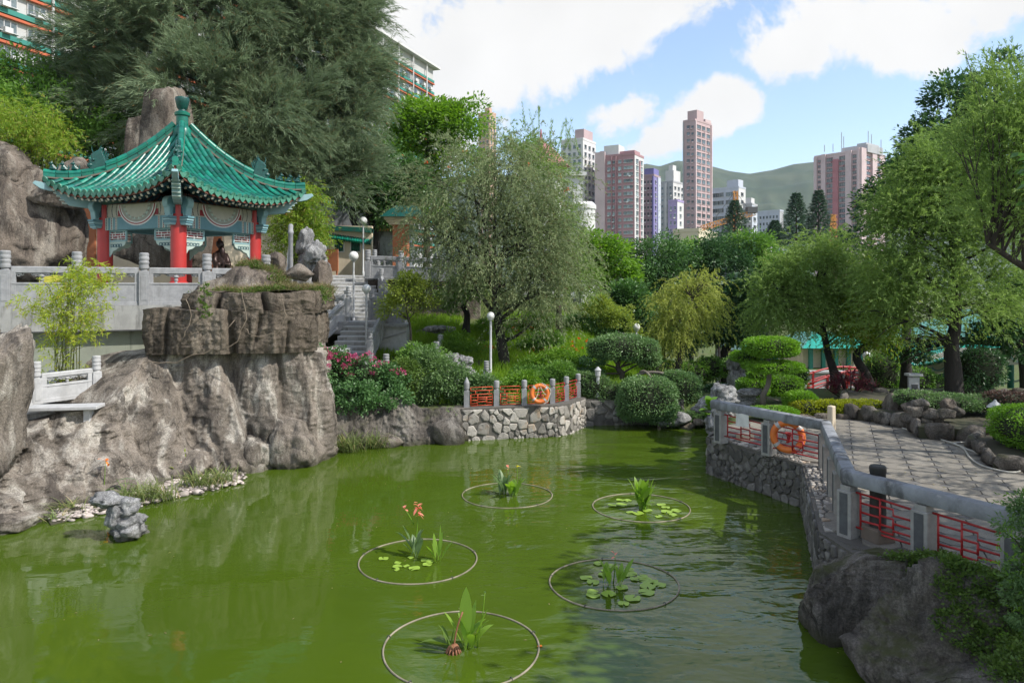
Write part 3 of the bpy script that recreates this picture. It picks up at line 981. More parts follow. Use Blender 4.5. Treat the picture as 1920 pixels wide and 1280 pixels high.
def build_pavers():
    pit = 0.52
    ang = R(-24)
    ca, sa = math.cos(ang), math.sin(ang)
    items = []
    cut = 0.27
    gap = 0.007
    h = pit / 2 - gap
    k = pit * (0.5 - cut)
    octo = [(-h, -k), (-k, -h), (k, -h), (h, -k), (h, k), (k, h), (-k, h), (-h, k)]
    q = pit * cut * 0.98 - gap * 1.2
    dia = [(-q, 0), (0, -q), (q, 0), (0, q)]
    for i in range(-40, 60):
        for j in range(-10, 60):
            for kind, off in ((0, 0.0), (1, 0.5)):
                a, b = (i + off) * pit, (j + off) * pit
                x, y = 6 + a * ca - b * sa, 3 + a * sa + b * ca
                if not (4.5 < x < 24 and 5.5 < y < 21.5):
                    continue
                items.append((x, y, kind))
    xs = np.array([t[0] for t in items])
    ys = np.array([t[1] for t in items])
    ok = in_poly(xs, ys, PROM) & (seg_dist(xs, ys, PROM) > 0.2)
    seen = ok & (xs / ys < 0.73) & (xs / ys > 0.2)
    order = np.argsort(np.hypot(xs, ys))
    protos = []
    for kind, poly, th, mt in ((0, octo, 0.03, M['paver']), (1, dia, 0.026, M['paver_dark'])):
        b = MB()
        n = len(poly)
        rot = [(p[0] * ca - p[1] * sa, p[0] * sa + p[1] * ca) for p in poly]
        vs = [(p[0], p[1], 0) for p in rot] + [(p[0] * 0.985, p[1] * 0.985, th) for p in rot]
        b.add(vs, [tuple(range(n, 2 * n))] + [(i, (i + 1) % n, n + (i + 1) % n, n + i) for i in range(n)])
        protos.append(b)
    meshes = [protos[0].mesh('paver', M['paver']), protos[1].mesh('dark_paver', M['paver_dark'])]
    cnt = [0, 0]
    rest = [MB(), MB()]
    for i in order:
        if not ok[i]:
            continue
        x, y, kind = items[i]
        dz = random.uniform(0, 0.004)
        if seen[i] and cnt[kind] < 295:
            cnt[kind] += 1
            o = link(('paver', 'dark_paver')[kind], meshes[kind], prom, (x, y, 0.945 + dz))
        else:
            b = protos[kind]
            rest[kind].add([(v[0] + x, v[1] + y, v[2] + 0.945 + dz) for v in b.v], b.f)
    for kind, nm in ((0, 'far_pavers'), (1, 'far_dark_pavers')):
        if rest[kind].f:
            tag(rest[kind].build(nm, (M['paver'], M['paver_dark'])[kind], prom), kind='stuff')
build_pavers()
def voronoi(w, h, rad, seed, tries=6000):
    rg = random.Random(seed)
    pts = []
    for _ in range(tries):
        x, y = rg.uniform(0, w), rg.uniform(0, h)
        r = rad * (0.45 + 1.6 * (0.5 + 0.5 * math.sin(x * 2.3 + seed) * math.cos(y * 3.1 + x * 1.3)) ** 1.5)
        if all((x - a) ** 2 + (y - b) ** 2 > max(r, c) ** 2 * 0.8 for a, b, c in pts):
            pts.append((x, y, r))
    cells = []
    for i, (x, y, r) in enumerate(pts):
        poly = [(0, 0), (w, 0), (w, h), (0, h)]
        near = sorted(range(len(pts)), key=lambda j: (pts[j][0] - x) ** 2 + (pts[j][1] - y) ** 2)[1:22]
        for j in near:
            a, b, _ = pts[j]
            mx, my, nx_, ny_ = (x + a) / 2, (y + b) / 2, a - x, b - y
            out = []
            for k in range(len(poly)):
                p, q = poly[k], poly[(k + 1) % len(poly)]
                dp = (p[0] - mx) * nx_ + (p[1] - my) * ny_
                dq = (q[0] - mx) * nx_ + (q[1] - my) * ny_
                if dp <= 0:
                    out.append(p)
                if (dp < 0) != (dq < 0):
                    t = dp / (dp - dq)
                    out.append((p[0] + (q[0] - p[0]) * t, p[1] + (q[1] - p[1]) * t))
            poly = out
            if len(poly) < 3:
                break
        if len(poly) >= 3:
            cells.append(((x, y), poly))
    return cells
def stone_mesh(poly, bulge, seed, mt, joint=0.014):
    """One stone laid in a wall: outline in (u, v), bulging towards +n. Local axes: x = u, y = n (out), z = v."""
    rg = random.Random(seed)
    cx = sum(p[0] for p in poly) / len(poly)
    cy = sum(p[1] for p in poly) / len(poly)
    rp = []
    n = len(poly)
    for i in range(n):
        p, q = poly[i], poly[(i + 1) % n]
        rp.append((p[0] * 0.86 + q[0] * 0.14, p[1] * 0.86 + q[1] * 0.14))
        rp.append((p[0] * 0.14 + q[0] * 0.86, p[1] * 0.14 + q[1] * 0.86))
    sz = max(0.02, min(math.hypot(p[0] - cx, p[1] - cy) for p in rp))
    k0 = max(0.3, 1 - joint / sz)
    vs, fs = [], []
    n = len(rp)
    jx = [rg.uniform(0.86, 1.06) for _ in rp]
    rings = [(k0, -0.02), (k0 * 0.97, bulge * 0.6), (k0 * 0.80, bulge)]
    for k, d in rings:
        for p in rp:
            kk = k * jx[len(vs) % n]
            vs.append(((p[0] - cx) * kk, d * rg.uniform(0.75, 1.2) if d > 0 else d, (p[1] - cy) * kk))
    vs.append((rg.uniform(-.1, .1) * sz, bulge * rg.uniform(0.85, 1.3), rg.uniform(-.1, .1) * sz))
    for r in range(2):
        for i in range(n):
            fs.append((r * n + i, r * n + (i + 1) % n, (r + 1) * n + (i + 1) % n, (r + 1) * n + i))
    for i in range(n):
        fs.append((2 * n + i, 2 * n + (i + 1) % n, 3 * n))
    b = MB()
    b.add(vs, fs)
    return b.mesh('stone', mt), cx, cy
def rubble_wall(name, label, path, z0, z1, thick, rad, mt, seed, cap=True, joint=0.014):
    """A rubble wall along path (xy, water side on the left of the path direction reversed): a mortar core and its stones."""
    loc = (path[0][0], path[0][1], 0)
    root = thing(name, label, 'stone wall', loc)
    core = MB()
    tot = 0
    for i in range(len(path) - 1):
        a, b = Vector((path[i][0], path[i][1], 0)), Vector((path[i + 1][0], path[i + 1][1], 0))
        d = (b - a).normalized()
        nrm = Vector((d.y, -d.x, 0))          # outward = right of the direction of travel
        L_ = (b - a).length
        inn = -nrm * thick
        core.prism([(a.x, a.y), (b.x, b.y), (b.x + inn.x, b.y + inn.y), (a.x + inn.x, a.y + inn.y)], z0, z1 - 0.002 * i)
        rot = math.atan2(d.y, d.x)
        for (c, poly) in voronoi(L_, z1 - z0 - 0.03, rad, seed + i):
            if tot >= 300:
                break
            me, cx, cy = stone_mesh(poly, 0.035, seed * 31 + tot, mt, joint)
            o = link('stone', me, root)
            p = a + d * cx
            o.rotation_euler = (0, 0, rot + PI)
            o.location = Vector((p.x - loc[0], p.y - loc[1], z0 + cy)) + nrm * 0.003
            tot += 1
    core.build('core', M['mortar'], root)
    return root
rubble_wall('far_stone_wall', 'pale rubble stone wall of the far bank under the orange red fence', [(-1.55, 22.32), (1.45, 22.98), (1.85, 23.35), (2.5, 24.65)], -0.4, 0.99, 0.55, 0.21, M['wall_stone'], 3)
wr = rubble_wall('promenade_wall', 'shade-coloured rubble stone wall that holds the promenade above the pond', [(5.5, 19.6), (4.95, 18.4), (6.2, 15.5), (4.75, 11.2), (4.85, 10.2)], -0.4, 0.945, 0.4, 0.22, M['wall_stone_shade'], 11)
for si, (a, b) in enumerate((((4.98, 18.33), (6.22, 15.5)), ((6.2, 15.45), (4.78, 11.2)))):
    a, b = Vector((a[0], a[1], 0)), Vector((b[0], b[1], 0))
    d = (b - a).normalized()
    nrm = Vector((d.y, -d.x, 0))
    for ci, (c, poly) in enumerate(voronoi((b - a).length, 0.36, 0.15, 40 + si, 2500)):
        me, cx, cy = stone_mesh(poly, 0.022, 900 + si * 200 + ci, M['wall_stone'], 0.016)
        o = link('coping_stone', me, wr)
        p = a + d * cx - nrm * (0.02 + cy)
        o.matrix_local = Matrix(((-d.x, 0, -nrm.x, p.x - 5.5), (-d.y, 0, -nrm.y, p.y - 19.6), (0, 1, 0, 0.949), (0, 0, 0, 1)))
rubble_wall('back_stone_wall', 'shade-coloured stone wall at the back corner of the pond behind the round bush', [(2.45, 24.75), (5.2, 25.1), (5.9, 24.9)], -0.4, 0.9, 0.5, 0.26, M['wall_stone_shade'], 23)
def cliff(name, stations, mt, parent=None, ns=220, nt=110, cap=2.5, amp=0.16, seed=1, bulge=0.12, folds=(), z0=-0.4):
    """Lofted cliff: stations of (base x, base y, top x, top y, top z) from left to right as seen from the water."""
    st = np.array(stations, float)
    d = np.concatenate([[0], np.cumsum(np.hypot(np.diff(st[:, 0] + st[:, 2]), np.diff(st[:, 1] + st[:, 3])) / 2)])
    s = np.linspace(0, d[-1], ns)
    ip = np.stack([np.interp(s, d, st[:, k]) for k in range(5)], 1)
    ker = np.ones(5) / 5
    for k in range(5):
        pad = np.pad(ip[:, k], 2, mode='edge')
        ip[:, k] = np.convolve(pad, ker, 'valid')
    tx = np.gradient(ip[:, 0] + ip[:, 2])
    ty = np.gradient(ip[:, 1] + ip[:, 3])
    ln = np.hypot(tx, ty)
    nxv, nyv = ty / ln, -tx / ln          # outward, towards the water
    rows = []
    for i in range(nt + 1):
        t = i / nt
        x = ip[:, 0] * (1 - t) + ip[:, 2] * t
        y = ip[:, 1] * (1 - t) + ip[:, 3] * t
        z = z0 * (1 - t) + ip[:, 4] * t
        p = np.stack([x, y, z], 1)
        q = p * np.array([1.0, 1.0, 0.24])
        disp = bulge * math.sin(PI * t)
        disp = disp + amp * fbm(q * 0.9, 3, seed) + amp * 0.5 * fbm(q * 2.6, 4, seed + 9, ridged=True) + 0.035 * fbm(p * np.array([5.5, 5.5, 4.0]), 4, seed + 4, ridged=True) + 0.012 * fbm(p * 17, 3, seed + 6)
        for (fs, dep, wid, slant, t0, t1) in folds:      # creases that run down the face
            c = fs * d[-1] + slant * (t - 0.5)
            e = (s - c) / wid
            disp = disp - dep * np.exp(-np.where(e > 0, e * e * 0.35, e * e * 6)) * np.clip((t - t0) * 8, 0, 1) * np.clip((t1 - t) * 8, 0, 1)
        rows.append(np.stack([x + nxv * disp, y + nyv * disp, z + 0.05 * fbm(p * 1.5, 3, seed + 2) * t], 1))
    for i in range(1, 13):
        t = i / 12
        p = rows[nt] + np.stack([-nxv * cap * t, -nyv * cap * t, 0.0 * t * np.ones(ns)], 1)
        p[:, 2] += 0.12 * fbm(p * 1.3, 4, seed + 3) * t - 0.1 * t * t
        rows.append(p)
    v = np.concatenate(rows)
    n = ns
    i, j = np.meshgrid(np.arange(n - 1), np.arange(len(rows) - 1))
    a = (j * n + i).ravel()
    f = np.stack([a, a + 1, a + 1 + n, a + n], 1)
    return np_mesh(name, v, f, mt, parent)
def T(px, py, Y):
    p = P(px, py, Y)
    return (p.x, p.y, p.z)
ck = thing('rockery_cliff', 'tall pale brown artificial cliff of the left bank under the pavilion', 'cliff', (-8, 18, 0))
fstat = [(-13.5, 10.0, -14.6, 12.0, 0.9), (-10.9, 12.6, -12.6, 14.4, 1.2), (-9.75, 13.9, -11.4, 15.9, 1.45), (-9.25, 15.0) + T(85, 778, 17.0), (-8.95, 15.8) + T(188, 766, 17.4),
         (-8.35, 17.0) + T(238, 702, 18.2), (-7.75, 17.8) + T(283, 664, 18.9), (-7.0, 18.3) + T(360, 655, 19.2), (-6.45, 18.75) + T(450, 650, 19.35),
         (-5.85, 19.45) + T(540, 655, 19.65), (-5.25, 20.25) + T(594, 660, 20.2), (-5.35, 21.3, -5.6, 21.3, 3.0), (-6.0, 23.0, -6.0, 23.0, 3.0)]
cliff('face', fstat, M['rock'], ck, ns=330, nt=150, amp=0.24, seed=5, folds=[(0.515, 0.34, 0.16, -0.5, 0.15, 0.95), (0.60, 0.30, 0.20, 0.2, 0.0, 0.97), (0.685, 0.30, 0.22, -0.35, 0.1, 1.0), (0.44, 0.22, 0.12, 0.3, 0.0, 0.9),
                                                              (0.745, 0.2, 0.07, 0.1, 0.35, 1.0), (0.355, 0.22, 0.15, 0.2, 0.0, 0.85), (0.27, 0.25, 0.15, 0.2, 0.1, 0.8), (0.80, 0.16, 0.10, 0.1, 0.2, 1.0)])
def block(px0, px1, py0, py1, Y, dep, seed, mt=None, sub=5, sq=0.34, cuts=7, amp=0.07, fine=0.030):
    a, b = P(px0, py0, Y), P(px1, py1, Y)
    c = (a + b) / 2
    r = (abs(b.x - a.x) / 2 * 0.93, dep / 2, abs(a.z - b.z) / 2 * 0.93)
    return rock('boulder', (c.x, c.y + dep * 0.25, c.z), r, seed, mt or M['rock_top'], ck, sub=sub, sq=sq, cuts=cuts, amp=amp, fine=fine)
t2 = lambda px, Y: T(px, 600, Y)[:2]
cliff('lower_ledge', [(-9.7, 20.3, -9.7, 20.3, 4.1)] + [q + q + (z,) for q, z in ((t2(276, 18.75), 4.12), (t2(300, 18.75), 4.18), (t2(362, 18.85), 4.12), (t2(400, 18.95), 4.2), (t2(448, 19.0), 4.12), (t2(500, 19.15), 4.1), (t2(545, 19.35), 4.12), (t2(585, 19.8), 4.1))] + [(-5.75, 21.0, -5.75, 21.0, 4.1), (-6.0, 23, -6.0, 23, 4.1)],
      M['rock_top'], ck, ns=260, nt=60, cap=1.6, amp=0.11, seed=33, bulge=0.05, z0=2.98, folds=[(0.225, 0.12, 0.05, 0.1, -1, 2), (0.40, 0.32, 0.07, -0.12, -1, 2), (0.475, 0.16, 0.06, 0.2, 0.2, 2), (0.56, 0.12, 0.05, 0.1, -1, 0.8), (0.66, 0.14, 0.05, -0.2, -1, 2)])
cliff('upper_ledge', [(-8.9, 21.0, -8.9, 21.0, 4.5)] + [q + q + (z,) for q, z in ((t2(350, 19.3), 4.55), (t2(372, 19.1), 4.62), (t2(446, 19.2), 4.52), (t2(490, 19.2), 4.6), (t2(532, 19.5), 4.55), (t2(575, 19.6), 4.66), (t2(598, 19.9), 4.6))] + [(-5.6, 21.0, -5.6, 21.0, 4.6), (-5.8, 23.2, -5.8, 23.2, 4.6)],
      M['rock_top'], ck, ns=240, nt=44, cap=2.2, amp=0.10, seed=41, bulge=0.06, z0=4.02, folds=[(0.30, 0.28, 0.06, 0.1, -1, 2), (0.44, 0.34, 0.06, -0.15, -1, 2), (0.60, 0.15, 0.05, 0.1, -1, 2), (0.2, 0.15, 0.06, 0.1, -1, 2)])
block(488, 604, 775, 905, 19.25, 1.9, 57, M['rock'], sq=0.8, cuts=8, amp=0.14)
block(425, 520, 790, 905, 18.9, 1.5, 58, M['rock'], sq=0.8, cuts=8, amp=0.14)
block(300, 400, 845, 915, 17.8, 1.0, 59, M['rock'], sq=0.8, cuts=8, amp=0.14)
block(-40, 60, 965, 1010, 14.1, 1.2, 60, M['rock'], sq=0.9, cuts=6, amp=0.16)
rock('mound', (-7.95, 22.1, 4.0), (1.65, 1.6, 1.2), 61, M['rock_brown'], ck, sub=5, cuts=4, amp=0.18)
rock('left_rock_column', (-11.45, 14.9, 2.1), (1.12, 1.2, 2.62), 62, M['rock'], None, 'tall brown rock column standing at the left edge of the pond', 'rock', sub=6, sq=0.7, cuts=10, amp=0.17, fine=0.045)
rock('garden_rock', P(520, 494, 23.5), (0.42, 0.4, 0.36), 63, M['rock_brown'], None, 'brown pointed rock on the cliff top right of the pavilion', 'rock', cuts=10)
rock('garden_rock', P(560, 512, 24), (0.55, 0.5, 0.32), 64, M['rock_brown'], None, 'low brown rock on the cliff top below the pale scholar stone', 'rock', cuts=10)
rock('garden_rock', P(603, 516, 24.6), (0.35, 0.5, 0.5), 65, M['rock_brown'], None, 'brown rock at the right end of the cliff top beside the steps', 'rock', cuts=10)
ar = thing('rock_arch', 'dark brown rock arch beside the left edge behind the plaza railing', 'rock arch', (-17, 26.5, 4.3))
for (px0, px1, py0, py1, Y, dep, seed, sq) in ((-110, 140, 300, 520, 26.5, 3.0, 71, 0.7), (-120, 75, 235, 380, 26.8, 3.0, 72, 0.9), (60, 215, 296, 408, 26.6, 2.2, 73, 0.8), (105, 152, 380, 520, 26.9, 1.6, 76, 0.7)):
    a, b = P(px0, py0, Y), P(px1, py1, Y)
    rock('boulder', ((a.x + b.x) / 2, Y, (a.z + b.z) / 2), (abs(b.x - a.x) / 2, dep / 2, abs(a.z - b.z) / 2), seed, M['rock_brown'], ar, sub=5, sq=sq, cuts=9, amp=0.14, fine=0.03)
pk = thing('rock_peak', 'tall grey brown rock peak rising behind the pavilion roof', 'rock', (-14.5, 30, 4.3))
for (px0, px1, py0, py1, Y, dep, seed, sq) in ((262, 346, 176, 420, 29.8, 2.2, 85, 0.25), (238, 282, 228, 420, 29.4, 1.8, 86, 0.3), (304, 348, 162, 300, 29.6, 1.4, 87, 0.3), (190, 390, 395, 520, 29.0, 2.4, 84, 0.6)):
    a, b = P(px0, py0, Y), P(px1, py1, Y)
    v, f = rock_geo(((a.x + b.x) / 2, Y, (a.z + b.z) / 2), (abs(b.x - a.x) / 2, dep / 2, abs(a.z - b.z) / 2), seed, sub=5, sq=sq, cuts=3, amp=0.05, fine=0.01)
    q = v * np.array([2.2, 2.2, 0.35])
    v[:, :2] += (0.09 * fbm(q, 4, seed, ridged=True) + 0.03 * fbm(q * 3, 3, seed))[:, None] * np.array([[0.7, -0.7]])
    np_mesh('boulder', v, f, M['rock_brown'], pk)
bk = thing('rock_bank', 'low dark rock bank below the pink flowering hedge', 'rock bank', (-3.5, 21.8, 0))
cliff('face', [(-5.6, 20.9, -5.8, 21.3, 1.7), (-4.9, 21.2, -5.0, 21.6, 1.7), (-3.9, 21.6) + T(715, 738, 22.1), (-3.3, 21.75) + T(760, 745, 22.3), (-2.9, 21.8) + T(790, 768, 22.4),
               (-2.2, 22.0, -2.1, 22.35, 1.03), (-1.75, 22.2, -1.7, 22.5, 1.0), (-1.45, 22.4, -1.4, 22.7, 0.98)], M['rock_dark'], bk, ns=150, nt=60, cap=1.2, amp=0.16, seed=19, bulge=0.1, z0=-0.3)
rock('boulder', (-3.75, 21.65, 0.12), (0.55, 0.35, 0.28), 91, M['rock_brown'], bk, cuts=8)
rock('boulder', (-2.0, 22.0, 0.2), (0.6, 0.35, 0.5), 92, M['rock_dark'], bk, cuts=8)
rock('shore_boulder', (4.92, 10.25, 0.25), (1.12, 1.0, 0.98), 101, M['rock_dark'], None, 'large dark boulder with a flat mossy top under the railing corner', 'boulder', sub=6, sq=0.5, cuts=16, amp=0.12, fine=0.05)
rock('shore_boulder', (5.45, 8.95, 0.12), (1.42, 1.22, 1.12), 102, M['rock_dark'], None, 'huge dark boulder overgrown by creeper at the lower right corner', 'boulder', sub=6, sq=0.5, cuts=16, amp=0.12, fine=0.05)
rock('shore_boulder', (5.85, 7.55, 0.0), (1.42, 1.35, 1.1), 103, M['rock_dark'], None, 'dark boulder behind the leafy bush at the bottom right edge', 'boulder', sub=5, sq=0.7, cuts=10, amp=0.13, fine=0.02)
PAV_ROT = math.atan2(3.0, 1.285)
PAV_LOC = Vector((-11.2, 24.64, 4.3))
def build_pavilion():
    root = thing('pavilion', 'square pavilion with green glazed tiled roof and red columns on the upper terrace', 'pavilion', (0, 0, 0))
    H = 1.63
    E = 2.76
    ZE, ZA = 3.33, 5.95           # eave middle, apex (above the plaza)
    hh = 0.23
    b = MB()
    b.box((0, 0, 0.2), (4.3, 4.3, 0.4))
    b.box((0, 0, 0.42), (4.5, 4.5, 0.06))
    b.build('plinth', M['mint'], root, bevel=0.01)
    for sx in (-1, 1):
        for sy in (-1, 1):
            b = MB()
            b.lathe([(0.33, 0.45), (0.33, 0.50), (0.27, 0.58), (hh, 0.60), (hh, 3.02), (hh * 0.97, 3.10)], 28, (sx * H, sy * H, 0))
            b.build('column', M['red_column'], root, smooth='auto')
    sides = [((0, -1), (1, 0)), ((1, 0), (0, 1)), ((0, 1), (-1, 0)), ((-1, 0), (0, -1))]   # outward normal, direction along
    def fr(n, a, u, out, z):
        return Vector((a[0] * u + n[0] * out, a[1] * u + n[1] * out, z))
    arc = lambda r, z, a0=PI, a1=2 * PI, n=20, ky=0.62: [(r * math.cos(a0 + (a1 - a0) * i / n), z + r * ky * math.sin(a0 + (a1 - a0) * i / n)) for i in range(n + 1)]
    for si, (n, a) in enumerate(sides):
        N3, A3, Z3 = Vector((n[0], n[1], 0)), Vector((a[0], a[1], 0)), Vector((0, 0, 1))
        b = MB()
        b.bar(fr(n, a, -H, H, 2.47), fr(n, a, H, H, 2.47), 0.26, 0.40)
        lb = b.build('lower_beam', M['teal'], root, bevel=0.012)
        b = MB()
        b.bar(fr(n, a, -H, H, 2.675), fr(n, a, H, H, 2.675), 0.20, 0.045)
        b.bar(fr(n, a, -H, H, 2.90), fr(n, a, H, H, 2.90), 0.20, 0.405)
        ub = b.build('upper_beam', M['cream'], root, bevel=0.008)
        o0 = H + 0.135
        for r, mt, off in ((0.84, 'white_paint', 0.0), (0.79, 'crimson', 0.004), (0.745, 'white_paint', 0.008), (0.70, 'grey_cream', 0.012), (0.60, 'mint', 0.016), (0.52, 'cream', 0.02)):
            b = MB()
            poly = arc(r, 3.06, n=24, ky=0.80)
            b.plate(poly, fr(n, a, 0, o0 + off, 0), A3, Z3, 0.012)
            b.build('painted_scroll', M[mt], ub)
        for k in range(9):        # notched inner border
            t = PI + (k + 0.5) / 9 * PI
            b = MB()
            b.plate([(-0.055, -0.03), (0.055, -0.03), (0.055, 0.03), (-0.055, 0.03)], fr(n, a, 0.55 * math.cos(t), o0 + 0.024, 3.06 + 0.44 * math.sin(t)), A3, Z3, 0.014)
            b.build('painted_notch', M['grey_cream'], ub)
        for s in (-1, 1):
            for u, wd, mt in ((1.38, 0.13, 'mint'), (1.15, 0.13, 'mint'), (0.95, 0.10, 'mint')):
                b = MB()
                b.plate([(-wd / 2, -0.195), (wd / 2, -0.195), (wd / 2, 0.195), (-wd / 2, 0.195)], fr(n, a, s * u, H + 0.133, 2.47), A3, Z3, 0.008)
                b.build('painted_band', M[mt], lb)
                b = MB()
                for k in range(7):
                    b.plate([(-0.016, -0.018), (0.016, -0.018), (0.016, 0.018), (-0.016, 0.018)], fr(n, a, s * u, H + 0.138, 2.31 + k * 0.053), A3, Z3, 0.008)
                b.build('painted_dots', M['crimson' if u < 1.3 else 'navy'], lb)
                b = MB()
                for k in range(9):
                    c = fr(n, a, s * (u + 0.035 * math.sin(k / 8 * PI)), H + 0.103, 2.72 + k * 0.045)
                    b.plate([(-0.016, -0.014), (0.016, -0.014), (0.016, 0.014), (-0.016, 0.014)], c, A3, Z3, 0.008)
                b.build('painted_dots', M['navy'], ub)
            b = MB()
            b.plate([(-0.09, -0.09), (0.09, -0.09), (0.09, 0.09), (-0.09, 0.09)], fr(n, a, s * 0.80, H + 0.108, 2.80), A3, Z3, 0.016)
            b.build('painted_square', M['crimson'], ub)
            b = MB()
            u0, u1 = s * (H - 0.22), s * (H - 0.98)
            zt, zb = 2.25, 1.93
            for (z, q0, q1) in ((zt, u0, u1), (zb, u0, u1)):
                b.bar(fr(n, a, q0, H, z), fr(n, a, q1, H, z), 0.05, 0.05)
            b.bar(fr(n, a, u1, H, zt), fr(n, a, u1, H, zb - 0.02), 0.05, 0.05)
            b.bar(fr(n, a, u0, H, zt), fr(n, a, u0, H, 1.42), 0.05, 0.06)
            lt = b.build('hanging_lattice', M['teal_light'], root)
            b = MB()
            for z in (2.17, 2.09, 2.01):
                b.bar(fr(n, a, u0, H, z), fr(n, a, u1, H, z), 0.022, 0.02)
            for k in range(1, 6):
                q = u0 + (u1 - u0) * k / 6
                z0_, z1_ = ((zb, 2.09), (2.01, 2.17), (2.09, zt))[k % 3]
                b.bar(fr(n, a, q, H, z0_), fr(n, a, q, H, z1_), 0.022, 0.02)
            b.build('lattice_bars', M['white_paint'], lt)
            b = MB()
            for z in (2.13, 2.05):
                b.bar(fr(n, a, u0, H - 0.015, z), fr(n, a, u1, H - 0.015, z), 0.018, 0.03)
            b.build('red_bars', M['crimson'], lt)
            b = MB()
            prof = [(0, 0), (0.74, 0), (0.70, -0.10), (0.60, -0.16), (0.42, -0.18), (0.30, -0.26), (0.16, -0.30), (0.08, -0.42), (0, -0.44)]
            b.plate([(u0 - s * p[0], zb - 0.03 + p[1]) for p in prof], fr(n, a, 0, H, 0), A3, Z3, 0.03)
            fp = b.build('fret_apron', M['mint'], lt)
            b = MB()
            for k in range(4):
                q = u0 - s * (0.08 + k * 0.13)
                z = zb - 0.11
                for (dx0, dz0, dx1, dz1) in ((0, 0, 0.09, 0), (0.09, 0, 0.09, -0.08), (0.09, -0.08, 0.03, -0.08), (0, 0, 0, -0.1)):
                    b.bar(fr(n, a, q - s * dx0, H + 0.018, z + dz0), fr(n, a, q - s * dx1, H + 0.018, z + dz1), 0.02, 0.018)
            b.build('fret_lines', M['teal_dark'], fp)
            cx = s * (H + 0.36)
            b = MB()
            key = [(0.17 * math.cos(t), 3.02 + 0.20 * math.sin(t)) for t in [R(-55) + R(290) * i / 18 for i in range(19)]]
            key = key + [(-0.06, 2.62), (0.06, 2.62)]
            b.plate([(cx + s * p[0], p[1]) for p in key], fr(n, a, 0, H, 0), A3, Z3, 0.20)
            kb = b.build('bracket', M['teal_light'], root)
            b = MB()
            key2 = [(0.135 * math.cos(t), 3.02 + 0.165 * math.sin(t)) for t in [R(-60) + R(300) * i / 18 for i in range(19)]]
            key2 = key2 + [(-0.03, 2.64), (0.03, 2.64)]
            b.plate([(cx + s * p[0], p[1]) for p in key2], fr(n, a, 0, H, 0), A3, Z3, 0.215)
            b.build('bracket_face', M['teal'], kb)
            for k, (z, wd) in enumerate(((2.575, 0.40), (2.50, 0.34), (2.43, 0.28), (2.37, 0.22))):
                b = MB()
                b.box(fr(n, a, s * (H + 0.33), H, z), (wd if a[0] else 0.26, 0.26 if a[0] else wd, 0.062))
                b.build('bracket_step', M['teal_light' if k % 2 else 'teal'], kb, bevel=0.006)
            b = MB()
            b.bar(fr(n, a, s * (H + 0.15), H, 2.9), fr(n, a, s * (H + 0.36), H, 2.9), 0.2, 0.42)
            b.build('beam_end', M['teal_dark'], kb)
    g = lambda t: 0.22 * t + 0.78 * t ** 1.85
    def surf(si, u, t, lift=0.0):
        """u: metres along the eave from the middle; t: 0 eave .. 1 apex."""
        n, a = sides[si]
        e = E * (1 - t)
        s = min(1.0, abs(u) / max(e, 1e-3))
        out = e * (1 + 0.05 * s ** 3 * (1 - t) ** 2)
        z = ZE + (ZA - ZE) * g(t) + 0.60 * s ** 3.0 * (1 - t) ** 2.2 + lift
        uu = u * (1 + 0.05 * s ** 3 * (1 - t) ** 2)
        return Vector((a[0] * uu + n[0] * out, a[1] * uu + n[1] * out, z))
    for si in range(4):
        n, a = sides[si]
        vs, fs = [], []
        K, J = 26, 18
        for lay, dz in ((0, 0.0), (1, -0.10)):
            for j in range(J + 1):
                t = j / J * 0.97
                for k in range(K + 1):
                    u = (k / K * 2 - 1) * E * (1 - t)
                    vs.append(surf(si, u, t, dz))
        w_ = K + 1
        for j in range(J):
            for k in range(K):
                fs.append((j * w_ + k, j * w_ + k + 1, (j + 1) * w_ + k + 1, (j + 1) * w_ + k))
                q = (J + 1) * w_
                fs.append((q + j * w_ + k, q + (j + 1) * w_ + k, q + (j + 1) * w_ + k + 1, q + j * w_ + k + 1))
        b = MB()
        b.add(vs, fs)
        b.build('roof_slope', M['roof_pan'], root, smooth=True)
        b = MB()
        vs, fs = [], []
        for k in range(K + 1):
            u = (k / K * 2 - 1) * E
            vs += [surf(si, u, 0.012, -0.02), surf(si, u, 0.012, -0.17), surf(si, u * 0.985, 0.06, -0.17)]
        for k in range(K):
            fs += [(3 * k, 3 * k + 1, 3 * k + 4, 3 * k + 3), (3 * k + 1, 3 * k + 2, 3 * k + 5, 3 * k + 4)]
        b.add(vs, fs)
        b.build('eave_board', M['rust_red'], root)
        b = MB()
        vs, fs = [], []
        for k in range(K + 1):
            u = (k / K * 2 - 1)
            vs += [surf(si, u * E * 0.985, 0.02, -0.19), surf(si, u * E * 0.56, 0.44, -0.32)]
        for k in range(K):
            fs.append((2 * k, 2 * k + 2, 2 * k + 3, 2 * k + 1))
        b.add(vs, fs)
        b.build('soffit', M['rust_red'], root)
        for tier, (cnt, t0, t1, dz, wd) in enumerate(((18, 0.035, 0.40, -0.235, 0.085), (15, 0.135, 0.42, -0.335, 0.08))):
            for k in range(cnt):
                u = ((k + 0.5) / cnt * 2 - 1) * (E * 0.93 if tier == 0 else E * 0.80)
                tm = min(t1, 1 - abs(u) / E - 0.02)
                if tm <= t0 + 0.05:
                    continue
                p, q = surf(si, u, t0, dz), surf(si, u, tm, dz)
                b = MB()
                b.bar(p, q, wd, wd)
                ra = b.build('rafter', M['teal_dark'], root)
                b = MB()
                d = (q - p).normalized()
                b.bar(p - d * 0.012, p + d * 0.004, wd * 0.98, wd * 0.98)
                b.build('rafter_end', M['cream'], ra)
    seg = MB()
    nr = 7
    vs, fs = [], []
